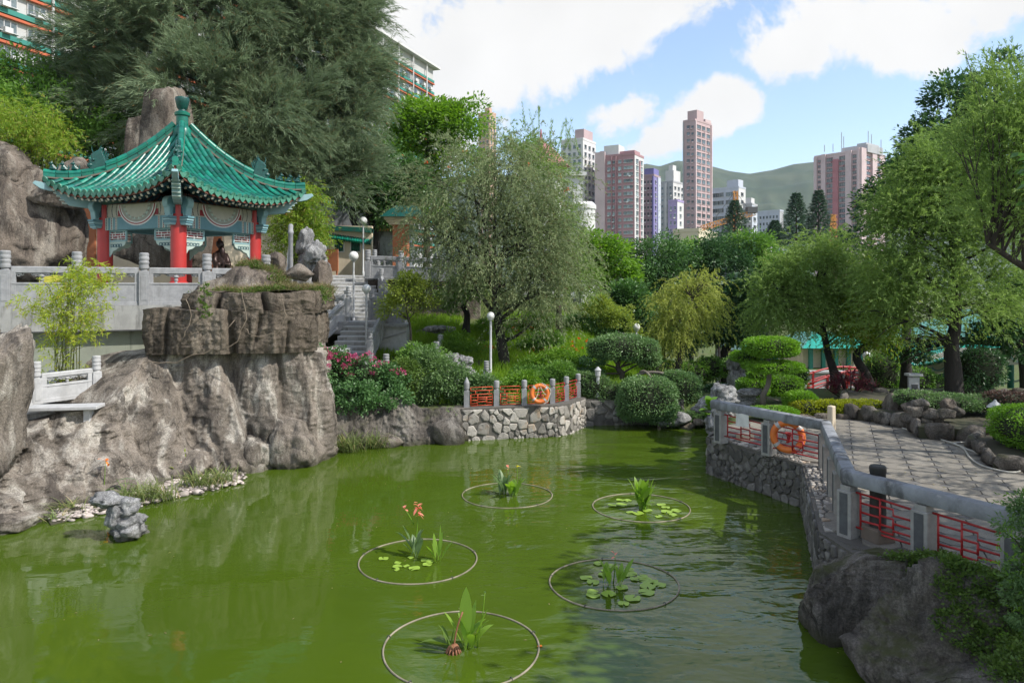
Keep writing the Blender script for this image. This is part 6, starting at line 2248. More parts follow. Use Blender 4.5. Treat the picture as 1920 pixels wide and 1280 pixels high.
g = thing('stone_lantern', 'tiny white stone lantern left of the clipped pine trunk', 'lantern', (p.x, p.y, 0.95))
b = MB()
b.lathe([(0.07, 0), (0.06, p.z - 1.05), (0.09, p.z - 1.03), (0.10, p.z - 0.85), (0.12, p.z - 0.83), (0.03, p.z - 0.72)], 10, (p.x, p.y, 0.95))
b.build('body', M['granite_white'], g)
def limbs(root, trunk, tips, r0, r1, mt, n_tip=None, sag=0.15, rtip=0.012):
    """Trunk path, then limbs from its upper part to the tips."""
    b = MB()
    n = len(trunk)
    path, k = [], 4
    tr = [Vector(p) for p in trunk]
    for i in range(n - 1):
        p0, p1, p2, p3 = tr[max(i - 1, 0)], tr[i], tr[i + 1], tr[min(i + 2, n - 1)]
        for j in range(k):
            t = j / k
            path.append(0.5 * ((2 * p1) + (p2 - p0) * t + (2 * p0 - 5 * p1 + 4 * p2 - p3) * t * t + (3 * p1 - p0 - 3 * p2 + p3) * t ** 3))
    path.append(tr[-1])
    m = len(path)
    rs = [r0 * (1.35 if i == 0 else 1.12 if i == 1 else 1) * (1 - i / (m - 1)) + r1 * (i / (m - 1)) for i in range(m)]
    b.tube(path, rs, 12)
    b.build('trunk', mt, root, smooth=True)
    b = MB()
    tips = [Vector(t) for t in tips]
    for t in tips:
        c = [i for i in range(m // 3, m) if path[i].z < t.z - 0.15 * (t - path[i]).length] or [m // 3]
        i = min(c, key=lambda q: (path[q] - t).length + random.uniform(0, 0.8))
        a = path[i]
        L_ = (t - a).length
        mid = (a + t) / 2 + Vector((random.uniform(-.1, .1) * L_, random.uniform(-.1, .1) * L_, sag * L_))
        pts = bez(a, mid, t, 7)
        rr = min(rs[i] * 0.6, 0.02 + L_ * 0.018)
        b.tube(pts, [rr * (1 - q / 7) + rtip * (q / 7) for q in range(8)], 6, cap=False)
        for _ in range(2):
            q = random.choice(pts[3:6])
            e = t + Vector([random.uniform(-.28, .28) * L_ for _ in range(3)])
            b.tube([q, (q + e) / 2 + Vector((0, 0, 0.06 * L_)), e], [rr * 0.45, rr * 0.3, 0.006], 5, cap=False)
    b.build('branches', mt, root, smooth=True)
def lobes_px(items, Y, depth=1.0):
    """[(x, y, rx, ry[, dY])] in photo pixels at distance Y -> lobes."""
    out = []
    for it in items:
        x, y, rx, ry = it[:4]
        yy = Y + (it[4] if len(it) > 4 else 0)
        out.append((P(x, y, yy), (rx / FPX * yy, rx / FPX * yy * depth, ry / FPX * yy)))
    return out
def tree(name, label, kind, trunk, lobes, mat_leaf, bark='bark', r0=0.2, r1=0.06, n=120, per=120, crad=0.5, L=0.14, W=0.07, droop=0.2, flat=0.55, ntips=28, group=None, sort='clump', **kw):
    root = thing(name, label, kind, tuple(trunk[0]), group)
    cc, cd = clump_centres(lobes, n, kw.get('low', -0.6), kw.get('inner', 0.5))
    sel = RNG.choice(len(cc), min(ntips, len(cc)), replace=False)
    limbs(root, trunk, [cc[i] for i in sel], r0, r1, M[bark], sag=kw.get('sag', 0.12))
    if sort == 'clump':
        g = [leaf_clumps(cc, cd, per, crad, L, W, droop, flat, kw.get('sq', 0.7))]
    else:
        ns = kw['ns']
        st = np.repeat(cc, ns, 0) + RNG.normal(size=(len(cc) * ns, 3)) * crad * 0.5
        d = np.repeat(cd, ns, 0) * kw.get('outw', 0.8) + rand_dirs(len(st)) * kw.get('rnd', 0.6)
        d[:, 2] += kw.get('lift', 0.2)
        g = [shoots(st, d, RNG.uniform(0.6, 1.2, len(st)) * kw['slen'], kw['grav'], per, L, W, kw.get('ang', 0.6), 0.05, flat, kw.get('tri', False), kw.get('wob', 0.0))]
    leaf_obj('crown', g, M[mat_leaf], root)
    return root
def V(px, py, Y, z=None):
    p = P(px, py, Y)
    if z is not None:
        p.z = z
    return p
tree('casuarina_tree', 'huge feathery grey green casuarina behind the pavilion roof', 'tree',
     [V(470, 0, 36, 4.2), V(460, 300, 36), V(440, 120, 36), V(420, -60, 36)],
     lobes_px([(420, 40, 190, 150), (250, 90, 150, 130, -1.5), (390, 200, 170, 120, -2), (560, 60, 130, 150, 0.5), (300, -60, 170, 100, 1), (510, 250, 110, 110, -2), (205, 100, 60, 70, 0), (420, 300, 150, 70, -1), (230, 210, 120, 90, -1)], 36, 0.8),
     'lf_casuarina', 'bark', 0.42, 0.14, 410, 28, 0.72, 0.34, 0.029, ntips=46, sort='shoot', ns=36, slen=1.45, grav=0.34, ang=0.30, rnd=0.55, lift=0.35, flat=0.2, tri=True, wob=0.04, inner=0.35)
tree('casuarina_tree', 'second feathery casuarina leaning right towards the tall housing block', 'tree',
     [V(545, 0, 37.5, 4.6), V(570, 380, 37.5), V(610, 180, 37), V(630, 0, 37)],
     lobes_px([(600, 120, 110, 130), (630, 230, 75, 85, -1), (665, 160, 48, 90, 0), (560, 330, 120, 75, -1.5), (620, 30, 75, 100, 0), (590, -60, 110, 90), (655, 330, 60, 55, -1)], 37, 0.8),
     'lf_casuarina', 'bark', 0.36, 0.12, 270, 28, 0.7, 0.34, 0.027, ntips=34, sort='shoot', ns=34, slen=1.4, grav=0.34, ang=0.30, rnd=0.55, lift=0.35, flat=0.2, tri=True, wob=0.04, inner=0.4)
tree('broadleaf_tree', 'dark green leafy tree at the left edge above the rock arch', 'tree', [V(90, 0, 34, 4.3), V(95, 330, 34), V(90, 220, 34), V(80, 130, 34)],
     lobes_px([(30, 150, 80, 50), (120, 200, 80, 60), (60, 220, 110, 60, -1), (170, 250, 80, 60, -0.5), (-40, 190, 90, 90), (200, 180, 70, 70, 1)], 34, 0.7), 'lf_mid', 'bark', 0.22, 0.08, 150, 130, 0.75, 0.22, 0.09, 0.25, 0.5, 20)
tree('dark_tree', 'deep green shadowed tree between the rock arch and the casuarina', 'tree', [V(190, 0, 35.5, 4.3), V(190, 350, 35.5), V(180, 250, 35.5), V(170, 170, 35.5)],
     lobes_px([(170, 230, 110, 80), (240, 300, 90, 60), (110, 300, 110, 60), (300, 330, 80, 60), (110, 160, 80, 40)], 35.5, 0.7), 'lf_dark', 'bark', 0.2, 0.08, 120, 110, 0.8, 0.24, 0.11, 0.25, 0.5, 20)
for (lab, its, Y, nn, rz) in (('pale green bamboo arching over the rock arch', [(60, 240, 85, 40), (10, 215, 70, 40), (95, 275, 55, 30), (20, 270, 60, 28)], 27.5, 120, 4.3),
                              ('bright green bamboo clump right of the pavilion behind the stone poles', [(560, 405, 48, 50), (535, 440, 35, 45), (590, 440, 25, 40), (565, 370, 30, 30)], 28.0, 120, 4.3)):
    c = lobes_px(its, Y, 0.7)
    r_ = thing('bamboo_clump', lab, 'bamboo', (c[0][0].x, Y, rz))
    cc, cd = clump_centres(c, nn, -0.9, 0.1)
    st = np.repeat(cc, 9, 0) + RNG.normal(size=(nn * 9, 3)) * 0.15
    d = rand_dirs(len(st))
    d[:, 2] = d[:, 2] * 0.4 + 0.1
    leaf_obj('leaves', [shoots(st, d, 0.6, 0.55, 13, 0.17, 0.028, 0.7, 0.15, 0.3)], M['lf_bamboo'], r_)
    b = MB()
    for i in range(0, nn, 6):
        q = Vector(cc[i])
        b.tube(bez((c[0][0].x + random.uniform(-.5, .5), Y + random.uniform(-.3, .3), rz), (q.x * 0.5 + c[0][0].x * 0.5, Y, q.z), q, 8), [0.025 - 0.0022 * k for k in range(9)], 5)
    b.build('canes', M['cane'], r_, smooth=True)
r_ = thing('bamboo_clump', 'yellow green bamboo growing in front of the terrace balustrade', 'bamboo', tuple(V(118, 700, 18.6)))
for (px, pt, n0) in ((112, 500, 7), (122, 560, 5), (135, 480, 7)):
    for k in range(n0):
        b = MB()
        a = V(px + random.uniform(-14, 14), 712, 18.6 + random.uniform(-.3, .3))
        e = V(px + random.uniform(-55, 70), pt + random.uniform(0, 110), 18.4 + random.uniform(-.6, .5))
        b.tube(bez(a, (a.x, a.y, e.z), e, 10), [0.013 - 0.001 * j for j in range(11)], 5)
        b.build('cane', M['cane'], r_, smooth=True)
cc, cd = clump_centres(lobes_px([(120, 560, 75, 48), (160, 530, 55, 28), (110, 640, 38, 45), (95, 590, 40, 35), (190, 505, 28, 14), (150, 600, 55, 40), (110, 700, 40, 18), (140, 510, 30, 20)], 18.4, 0.5), 95, -0.9, 0.05)
st = np.repeat(cc, 9, 0) + RNG.normal(size=(len(cc) * 9, 3)) * 0.08
d = rand_dirs(len(st))
d[:, 2] = d[:, 2] * 0.3 + 0.05
leaf_obj('leaves', [shoots(st, d, 0.30, 0.5, 10, 0.13, 0.020, 0.75, 0.1, 0.3)], M['lf_bamboo_yel'], r_)
tree('broadleaf_tree', 'tall bright green leafy tree behind the weeping tree left of the sky', 'tree', [V(800, 0, 46, 4.8), V(800, 420, 46), V(800, 330, 46), V(805, 240, 46)],
     lobes_px([(800, 240, 85, 55), (870, 235, 55, 40), (760, 300, 65, 70), (840, 320, 80, 60), (790, 390, 75, 60), (740, 360, 40, 60)], 46, 0.7), 'lf_bright', 'bark', 0.25, 0.08, 170, 150, 0.85, 0.26, 0.13, 0.2, 0.6, 26)
for (lab, bx, Y, its) in (('dark glossy tree with forked trunk above the garden wall', 668, 42, [(660, 340, 75, 60), (720, 350, 55, 60), (700, 290, 50, 40), (610, 360, 45, 45)]),
                          ('dark tree with curved trunk by the gate pillar', 700, 40.5, [(735, 400, 40, 50), (700, 370, 45, 40), (770, 350, 35, 50)])):
    tree('dark_tree', lab, 'tree', [V(bx, 0, Y, 5.3), V(bx + 4, 440, Y), V(bx - 8, 400, Y), V(bx + 10, 360, Y)], lobes_px(its, Y, 0.8), 'lf_dark', 'bark_black', 0.30, 0.12, 90, 120, 0.7, 0.24, 0.10, 0.2, 0.55, 18)
wl = lobes_px([(930, 345, 105, 72), (850, 350, 70, 90), (1000, 350, 75, 85), (900, 450, 120, 70), (1010, 470, 85, 80), (838, 470, 50, 62), (950, 290, 60, 34), (1040, 420, 40, 55), (1050, 540, 60, 50), (818, 400, 40, 55), (888, 540, 50, 40), (990, 560, 60, 50)], 27.3, 0.75)
r_ = tree('weeping_bottlebrush', 'tall grey green weeping bottlebrush tree in the middle of the far bank', 'tree', [V(950, 712, 27.3), V(942, 650, 27.3), V(932, 590, 27.3), V(925, 520, 27.3), V(928, 400, 27.3)],
          wl, 'lf_bottle', 'bark_black', 0.24, 0.05, 340, 18, 0.66, 0.13, 0.030, ntips=60, sort='shoot', ns=14, slen=0.85, grav=0.75, ang=0.5, rnd=0.6, lift=0.2, flat=0.25, wob=0.02, inner=0.35, low=-0.9)
b = MB()
for (q, s) in (((P(928, 590, 27.3)), (P(850, 440, 26.9))), ((P(934, 600, 27.3)), (P(1010, 520, 27.0))), ((P(930, 580, 27.3)), (P(905, 380, 27.2))), ((P(929, 560, 27.3)), (P(960, 330, 27.2))), ((P(926, 540, 27.3)), (P(885, 330, 27.2))), ((P(938, 640, 27.3)), (P(1000, 600, 27.1)))):
    b.tube(bez(q, (q + s) / 2 + Vector(((s.x - q.x) * 0.15, 0, -0.25)), s, 8), [0.09 - 0.009 * j for j in range(9)], 7)
b.build('limb', M['bark_black'], r_, smooth=True)
cc, cd = clump_centres(wl, 9, -0.3, 0.8)
leaf_obj('flowers', [leaf_clumps(cc, cd, 7, 0.06, 0.09, 0.05, 0.2, 0.2)], M['fl_red'], r_)
st = np.array([P(x, y, 30)[:] for x, y in ((985, 250), (1010, 255), (1045, 285), (1070, 285), (1030, 280), (1090, 295), (1005, 262), (1060, 280))])
d = np.array([[random.uniform(-.35, .35), 0, 1.0] for _ in st])
tr = tree('bottlebrush_tree', 'second bottlebrush with upright spiky shoots against the sky behind the weeping tree', 'tree', [V(1050, 640, 30), V(1045, 520, 30), V(1040, 400, 30), V(1035, 330, 30)],
          lobes_px([(1010, 335, 45, 50), (1035, 425, 40, 65), (970, 305, 45, 40), (1060, 530, 50, 45), (1020, 480, 55, 55)], 30, 0.8), 'lf_bottle2', 'bark', 0.14, 0.04, 190, 16, 0.55, 0.14, 0.034, ntips=22, sort='shoot', ns=13, slen=0.8, grav=0.45, ang=0.5, rnd=0.6, lift=0.4, flat=0.3)
leaf_obj('top_shoots', [shoots(np.repeat(st, 2, 0), np.repeat(d, 2, 0) + RNG.normal(size=(len(st) * 2, 3)) * 0.15, 1.2, -0.02, 60, 0.14, 0.022, 0.5, 0.0, 0.3)], M['lf_bottle2'], tr)
tree('small_tree', 'small yellow green tree with thin stems in front of the white panelled wall', 'tree', [V(768, 668, 26.5), V(770, 620, 26.5), V(762, 580, 26.5), V(758, 545, 26.5)],
     lobes_px([(755, 555, 35, 35), (790, 575, 30, 30), (735, 580, 28, 25), (770, 535, 30, 22), (800, 550, 18, 25)], 26.5, 0.8), 'lf_yellow', 'bark', 0.05, 0.02, 70, 70, 0.33, 0.11, 0.055, 0.25, 0.55, 14)
tree('crooked_tree', 'small dark crooked tree on the grass slope left of the weeping trunk', 'tree', [V(873, 622, 30.5), V(876, 590, 30.5), V(868, 570, 30.5), V(880, 545, 30.5)],
     lobes_px([(860, 545, 45, 30), (900, 530, 40, 30), (840, 570, 30, 25)], 30.5, 0.8), 'lf_mid', 'bark_black', 0.16, 0.06, 50, 80, 0.45, 0.15, 0.07, 0.2, 0.5, 12)
wall_trees = [
    ('pale green bushy tree left of the dark tree bank', 1130, 38, 'lf_bright', [(1130, 490, 55, 45), (1090, 520, 45, 45), (1160, 540, 40, 40), (1100, 470, 35, 30)]),
    ('deep green broad tree in the middle of the tree bank', 1235, 44, 'lf_dark', [(1230, 490, 60, 45), (1190, 530, 55, 45), (1270, 520, 60, 50), (1240, 560, 60, 40)]),
    ('deep green tall tree right of the golden willow', 1350, 45, 'lf_deep', [(1345, 490, 60, 50), (1310, 530, 45, 45), (1390, 520, 50, 45), (1350, 570, 55, 50)]),
    ('mid green leafy tree below the orange crane', 1300, 50, 'lf_mid', [(1300, 488, 50, 28), (1345, 484, 45, 26), (1265, 490, 40, 26)]),
    ('dark glossy tree with a thin trunk left of the topiary', 1362, 33, 'lf_deep', [(1370, 580, 50, 45), (1340, 620, 45, 35), (1400, 560, 40, 45), (1395, 620, 35, 30)]),
    ('low dark trees under the golden willow', 1240, 36, 'lf_deep', [(1220, 620, 50, 35), (1290, 640, 45, 30), (1180, 600, 40, 30)]),
    ('round dark tree behind the clipped pine', 1140, 34, 'lf_dark', [(1130, 600, 45, 30), (1180, 570, 40, 35)]),
    ('pale feathery tree right of the tree bank', 1440, 46, 'lf_mid', [(1440, 500, 45, 30), (1410, 470, 40, 30), (1475, 520, 40, 35)]),
]
for lab, bx, Y, mt, its in wall_trees:
    zb = float(land_z(np.array([(bx - 960) / FPX * Y]), np.array([float(Y)]))[0]) - 0.1
    tp = min(i[1] for i in its)
    tree('broadleaf_tree', lab, 'tree', [V(bx, 0, Y, zb), V(bx - 4, 660, Y), V(bx + 6, tp + 90, Y), V(bx, tp + 30, Y)], lobes_px(its, Y, 0.8), mt, 'bark_black', 0.22, 0.07, 105, 115, 0.85 * Y / 45, 0.22, 0.10, 0.25, 0.55, 18, 'trees beyond the pond')
tree('willow_tree', 'golden green weeping willow on the back bank of the pond', 'tree', [V(1266, 705, 28), V(1278, 660, 28), V(1292, 610, 28), V(1298, 560, 28)],
     lobes_px([(1290, 560, 45, 35), (1255, 585, 25, 35), (1320, 570, 28, 30), (1305, 540, 32, 22), (1270, 615, 38, 30), (1320, 605, 18, 25), (1245, 615, 20, 30)], 28, 0.8), 'lf_willow', 'bark', 0.15, 0.04, 120, 18, 0.36, 0.12, 0.030, ntips=26, sort='shoot', ns=10, slen=0.75, grav=0.9, ang=0.45, rnd=0.6, lift=0.3, flat=0.3, low=-0.9)
tree('bottlebrush_tree', 'feathery green tree with a forked trunk behind the tiered topiary', 'tree', [V(1566, 742, 27), V(1564, 700, 27), V(1552, 660, 27), V(1540, 600, 27), V(1530, 540, 27)],
     lobes_px([(1530, 520, 60, 50), (1480, 550, 50, 50), (1590, 540, 50, 55), (1540, 590, 75, 45), (1470, 595, 45, 38), (1600, 595, 40, 40), (1550, 480, 40, 30), (1445, 565, 30, 40)], 27, 0.75), 'lf_bottle2', 'bark_black', 0.20, 0.05, 280, 17, 0.52, 0.13, 0.032, ntips=40, sort='shoot', ns=15, slen=0.75, grav=0.5, ang=0.5, rnd=0.6, lift=0.25, flat=0.3)
tree('leaning_tree', 'lime green tree on a black leaning trunk right of the cordyline', 'tree', [V(1640, 742, 26.5), V(1622, 700, 26.5), V(1606, 665, 26.5), V(1640, 640, 26.6), V(1680, 590, 26.8)],
     lobes_px([(1615, 590, 45, 45), (1640, 560, 40, 40), (1600, 640, 35, 25), (1650, 620, 30, 25)], 26.5, 0.8), 'lf_bamboo', 'bark_black', 0.20, 0.08, 100, 16, 0.42, 0.13, 0.034, ntips=16, sort='shoot', ns=13, slen=0.6, grav=0.6, ang=0.5, rnd=0.7, lift=0.2, flat=0.3)
tree('bottlebrush_tree', 'big feathery tree with a thick dark trunk in the stone planter', 'tree', [V(1790, 758, 23.8), V(1788, 700, 23.8), V(1784, 650, 23.8), V(1792, 600, 23.8), V(1790, 500, 23.8), V(1780, 400, 23.8)],
     lobes_px([(1760, 370, 95, 70), (1715, 455, 75, 75), (1810, 460, 90, 80), (1690, 410, 45, 45), (1740, 560, 100, 50), (1665, 530, 50, 55), (1880, 400, 80, 90), (1850, 560, 70, 55), (1755, 320, 50, 45), (1840, 300, 80, 60), (1690, 600, 45, 30)], 23.8, 0.75), 'lf_bottle2', 'bark_black', 0.31, 0.08, 430, 18, 0.62, 0.13, 0.029, ntips=56, sort='shoot', ns=17, slen=0.75, grav=0.42, ang=0.55, rnd=0.6, lift=0.25, flat=0.3, inner=0.4)
tree('broadleaf_tree', 'tall dark glossy tree behind the big feathery tree on the right', 'tree', [V(1700, 730, 30), V(1700, 600, 30), V(1720, 400, 30), V(1770, 250, 30)],
     lobes_px([(1790, 200, 70, 55), (1740, 270, 60, 50), (1850, 240, 70, 80), (1690, 340, 45, 50), (1640, 400, 40, 50), (1610, 480, 40, 60), (1600, 560, 40, 40), (1770, 330, 90, 80), (1890, 150, 50, 40), (1640, 560, 50, 50)], 30, 0.6), 'lf_deep', 'bark_black', 0.22, 0.08, 210, 110, 0.6, 0.20, 0.10, 0.15, 0.6, 24)
tree('broadleaf_tree', 'dark glossy tree hanging over the covered gallery at the right edge', 'tree', [V(1925, 740, 26), V(1915, 650, 26), V(1900, 600, 26), V(1890, 540, 26)],
     lobes_px([(1890, 600, 55, 50), (1850, 640, 50, 25), (1920, 560, 50, 60), (1700, 660, 45, 22, 3), (1660, 640, 28, 30, 3), (1930, 650, 40, 40)], 26, 0.7), 'lf_deep', 'bark_black', 0.18, 0.06, 95, 100, 0.45, 0.17, 0.09, 0.3, 0.6, 16)
rb = tree('bottlebrush_tree', 'bottlebrush with spiky upper shoots and a bare limb at the right edge', 'tree', [V(2080, 900, 15.5, 1.0), V(2060, 700, 15.5), V(2000, 540, 15.5), V(1920, 500, 15.5), V(1850, 455, 15.5)],
          lobes_px([(1900, 300, 90, 70), (1960, 400, 110, 90), (1890, 190, 50, 55), (1980, 250, 90, 90), (2060, 330, 120, 140), (1840, 270, 50, 40), (1870, 400, 60, 45)], 15.5, 0.8), 'lf_bottle2', 'bark', 0.17, 0.04, 260, 17, 0.45, 0.10, 0.021, ntips=36, sort='shoot', ns=15, slen=0.6, grav=0.3, ang=0.55, rnd=0.5, lift=0.5, flat=0.3)
st = np.array([P(x, y, 15.5)[:] for x, y in ((1885, 170), (1905, 150), (1920, 160), (1850, 210), (1895, 190), (1870, 160), (1812, 190), (1790, 220), (1830, 200))])
d = np.array([[random.uniform(-.45, .1), 0, 1.0] for _ in st])
leaf_obj('top_shoots', [shoots(np.repeat(st, 2, 0), np.repeat(d, 2, 0) + RNG.normal(size=(len(st) * 2, 3)) * 0.2, 0.9, 0.0, 60, 0.085, 0.015, 0.5, 0.0, 0.3)], M['lf_bottle2'], rb)
tree('bottlebrush_tree', 'airy bottlebrush added unseen beyond the right edge to dapple the promenade', 'tree', [Vector((17.0, 13.5, 0.95)), Vector((16.8, 13.4, 3)), Vector((16.4, 13.2, 5)), Vector((16, 13, 7))],  # out-of-view tree added to throw dappled shade on the paving
     [(Vector((15.5, 12.5, 6.6)), (2.4, 2.2, 1.3)), (Vector((17.8, 14.8, 7.0)), (2.4, 2.2, 1.4)), (Vector((14.6, 15.6, 6.4)), (1.5, 1.8, 1.0))], 'lf_bottle2', 'bark', 0.17, 0.05, 70, 16, 0.45, 0.14, 0.035, ntips=20, sort='shoot', ns=10, slen=0.7, grav=0.4, ang=0.5, rnd=0.6, lift=0.3, flat=0.3)
tree('shade_tree', 'broad leafy tree standing on the promenade just beyond the right edge', 'tree', [Vector((13.2, 7.6, 0.95)), Vector((13.0, 7.5, 3.2)), Vector((12.6, 7.4, 5.2)), Vector((12.2, 7.4, 7.0))],
     [(Vector((11.6, 7.0, 6.6)), (2.6, 3.2, 1.6)), (Vector((9.9, 9.9, 7.0)), (1.8, 2.0, 1.4)), (Vector((8.8, 6.2, 6.6)), (1.6, 1.8, 1.2)), (Vector((10.6, 5.0, 6.3)), (2.2, 2.2, 1.4)), (Vector((14.0, 5.4, 7.0)), (2.4, 2.4, 1.6)), (Vector((9.6, 7.8, 7.2)), (1.9, 1.9, 1.4)), (Vector((9.9, 3.6, 5.6)), (1.8, 1.8, 1.1))], 'lf_dark', 'bark', 0.2, 0.08, 420, 110, 0.8, 0.19, 0.11, 0.2, 0.6, 20, low=-0.9)
def norfolk(label, px, top, bot, Y, wd):
    a, t = P(px, bot, Y), P(px, top, Y)
    root = thing('norfolk_pine', label, 'pine tree', (a.x, Y, a.z), 'norfolk pines in the distance')
    b = MB()
    b.tube([a, t], [0.3, 0.03], 8)
    b.build('trunk', M['bark'], root)
    h = t.z - a.z
    st, ds, ln = [], [], []
    tiers = 17
    for i in range(tiers):
        u = i / tiers
        z = a.z + h * (0.10 + 0.88 * u)
        r = 1.35 * wd / FPX * Y * (1 - u) ** 0.8 + 0.25
        for k in range(9):
            an = 2 * PI * (k + 0.5 * (i % 2)) / 9 + random.uniform(-.15, .15)
            st.append((a.x, Y, z))
            ds.append((math.cos(an), math.sin(an), 0.22))
            ln.append(r * random.uniform(0.75, 1.12))
    st, ds, ln = np.array(st), np.array(ds), np.array(ln)
    leaf_obj('crown', [shoots(st, ds, ln, 0.10, 60, 0.6, 0.13, 0.6, 0.25, 0.7)], M['lf_norfolk'], root)
norfolk('slim dark norfolk pine in front of the orange crane jib', 1378, 372, 470, 150, 26)
norfolk('small norfolk pine between the pale flats and the two tall pines', 1453, 412, 470, 150, 19)
norfolk('tall dark norfolk pine left of its pair below the green hill', 1493, 358, 470, 140, 26)
norfolk('tall dark norfolk pine in front of the pink tower', 1535, 352, 470, 140, 25)
def shell(lobes, n, L, W, thick=0.12, flat=0.5, droop=0.0):
    """Leaves on the clipped outside of solid forms."""
    out = []
    r = np.array([l[1] for l in lobes], float)
    a = (r[:, 0] * r[:, 1] + r[:, 1] * r[:, 2] + r[:, 0] * r[:, 2])
    for (c, rr), q in zip(lobes, a / a.sum()):
        k = int(n * q)
        d = rand_dirs(k)
        pw = 0.7
        e = np.sign(d) * np.abs(d) ** pw
        p = np.array(c)[None] + e * np.array(rr) * (1 - RNG.uniform(0, thick, (k, 1))) * (1 + 0.06 * fbm(d * 3 + np.array(c)[None], 2)[:, None])
        dd = d * 0.6 + RNG.normal(size=d.shape) * 0.5
        dd[:, 2] -= droop
        out.append(leaf_geo(p, dd, L * RNG.uniform(.7, 1.2, k), W, flat))
    return out
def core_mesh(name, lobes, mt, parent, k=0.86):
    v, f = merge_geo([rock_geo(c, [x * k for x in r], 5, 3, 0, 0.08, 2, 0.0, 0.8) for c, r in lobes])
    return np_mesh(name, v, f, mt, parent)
M['lf_core'] = mat('inner_shade_core', (0.022, 0.030, 0.012), None, 6, 0.95)  # solid near-black core stands in for shade inside the foliage
def shrub(name, label, cat, lobes, n, mt, L=0.08, W=0.05, thick=0.2, flat=0.5, droop=0.0, group=None, stems=True, z=None):
    c0 = lobes[0][0]
    zb = z if z is not None else min(l[0][2] - l[1][2] for l in lobes)
    root = thing(name, label, cat, (c0[0], c0[1], zb), group)
    leaf_obj('foliage', shell(lobes, n, L, W, thick, flat, droop), M[mt], root)
    core_mesh('shade_core', lobes, M['lf_core'], root)
    return root
shrub('round_bush', 'big round glossy bush hanging over the back wall of the pond', 'bush', lobes_px([(1215, 745, 56, 40), (1190, 760, 35, 30), (1240, 770, 32, 25)], 24.4, 0.8), 16000, 'lf_pine', 0.085, 0.045, 0.25)
shrub('round_bush', 'round darker bush right of the big round bush', 'bush', lobes_px([(1280, 730, 36, 32), (1265, 712, 25, 18)], 25.4, 0.8), 7000, 'lf_pine', 0.085, 0.045, 0.25)
shrub('bush', 'dark low bush right behind the orange red fence', 'bush', lobes_px([(1115, 725, 30, 22), (1140, 735, 30, 20), (1095, 715, 18, 18)], 25.2, 0.8), 6000, 'lf_shrub', 0.10, 0.04, 0.3)
shrub('bush', 'dark bush between the round bushes and the grey stones', 'bush', lobes_px([(1320, 745, 26, 22), (1345, 735, 20, 16)], 26.5, 0.8), 4000, 'lf_deep', 0.10, 0.04, 0.3)
shrub('bush', 'grassy green bush on the back bank at the water', 'bush', lobes_px([(1285, 785, 34, 14), (1315, 782, 22, 14)], 24.6, 0.5), 4500, 'lf_shrub', 0.13, 0.025, 0.4, 0.3)
r_ = thing('clipped_pine', 'wide flat clipped pine with layered pads on the back bank', 'tree', tuple(V(1160, 715, 26)))
pads = lobes_px([(1165, 650, 52, 24), (1195, 655, 42, 22), (1130, 652, 30, 18), (1215, 672, 25, 14)], 26, 0.8)
p2 = lobes_px([(1112, 676, 26, 8), (1105, 700, 30, 10)], 25.8, 0.8)
limbs(r_, [V(1160, 718, 26), V(1166, 700, 26), V(1158, 690, 26), V(1163, 672, 26)], [p[0] for p in pads + p2] * 2, 0.13, 0.06, M['bark'], sag=0.0)
leaf_obj('pads', shell(pads, 14000, 0.085, 0.042, 0.25), M['lf_pine'], r_)
leaf_obj('lower_pads', shell(p2, 3500, 0.085, 0.03, 0.4), M['lf_deep'], r_)
core_mesh('shade_core', pads, M['lf_core'], r_)
b = MB()
for (x0, y0, x1, y1) in ((1195, 702, 1245, 700), (1200, 698, 1220, 708)):
    b.tube(bez(V(x0, y0, 25.6), V((x0 + x1) / 2, y0 - 8, 25.5), V(x1, y1, 25.4), 6), 0.05, 7)
b.build('bare_limb', M['bark_pale'], r_, smooth=True)
r_ = thing('tiered_topiary', 'bright green topiary tree with a domed top and a flat tier below', 'topiary', tuple(V(1434, 765, 22)))
dome = [(P(1445, 650, 22), (0.80, 0.7, 0.30))]
tier = [(P(1450, 687, 22), (0.88, 0.75, 0.16)), (P(1396, 668, 22.8), (0.42, 0.4, 0.17))]
b = MB()
b.tube([V(1432, 768, 22), V(1430, 742, 22), V(1440, 722, 22), V(1443, 700, 22), V(1440, 650, 22)], [0.10, 0.085, 0.08, 0.07, 0.04], 10)
b.tube([V(1436, 745, 22), V(1480, 756, 21.8)], [0.03, 0.025], 6)
b.build('trunk', M['bark_pale'], r_, smooth=True)
leaf_obj('dome', shell(dome, 9000, 0.065, 0.035, 0.14), M['lf_boxwood'], r_)
leaf_obj('tier', shell(tier, 9000, 0.065, 0.035, 0.16), M['lf_boxwood'], r_)
core_mesh('shade_core', dome + tier, M['lf_core'], r_)
for lab, its, Y in (('dark clipped mound under the topiary left of its trunk', [(1412, 725, 30, 18), (1422, 705, 20, 10)], 23.5), ('dark clipped mound under the topiary right of its trunk', [(1465, 722, 38, 20)], 23.8),
                    ('low clipped cushion shrub at the promenade edge below the topiary', [(1500, 752, 30, 18)], 21.5), ('low clipped shrub along the railing left of the cushion shrub', [(1450, 772, 45, 8)], 20.6)):
    shrub('clipped_shrub', lab, 'shrub', lobes_px(its, Y, 0.8), 6000, 'lf_boxwood', 0.065, 0.032, 0.16)
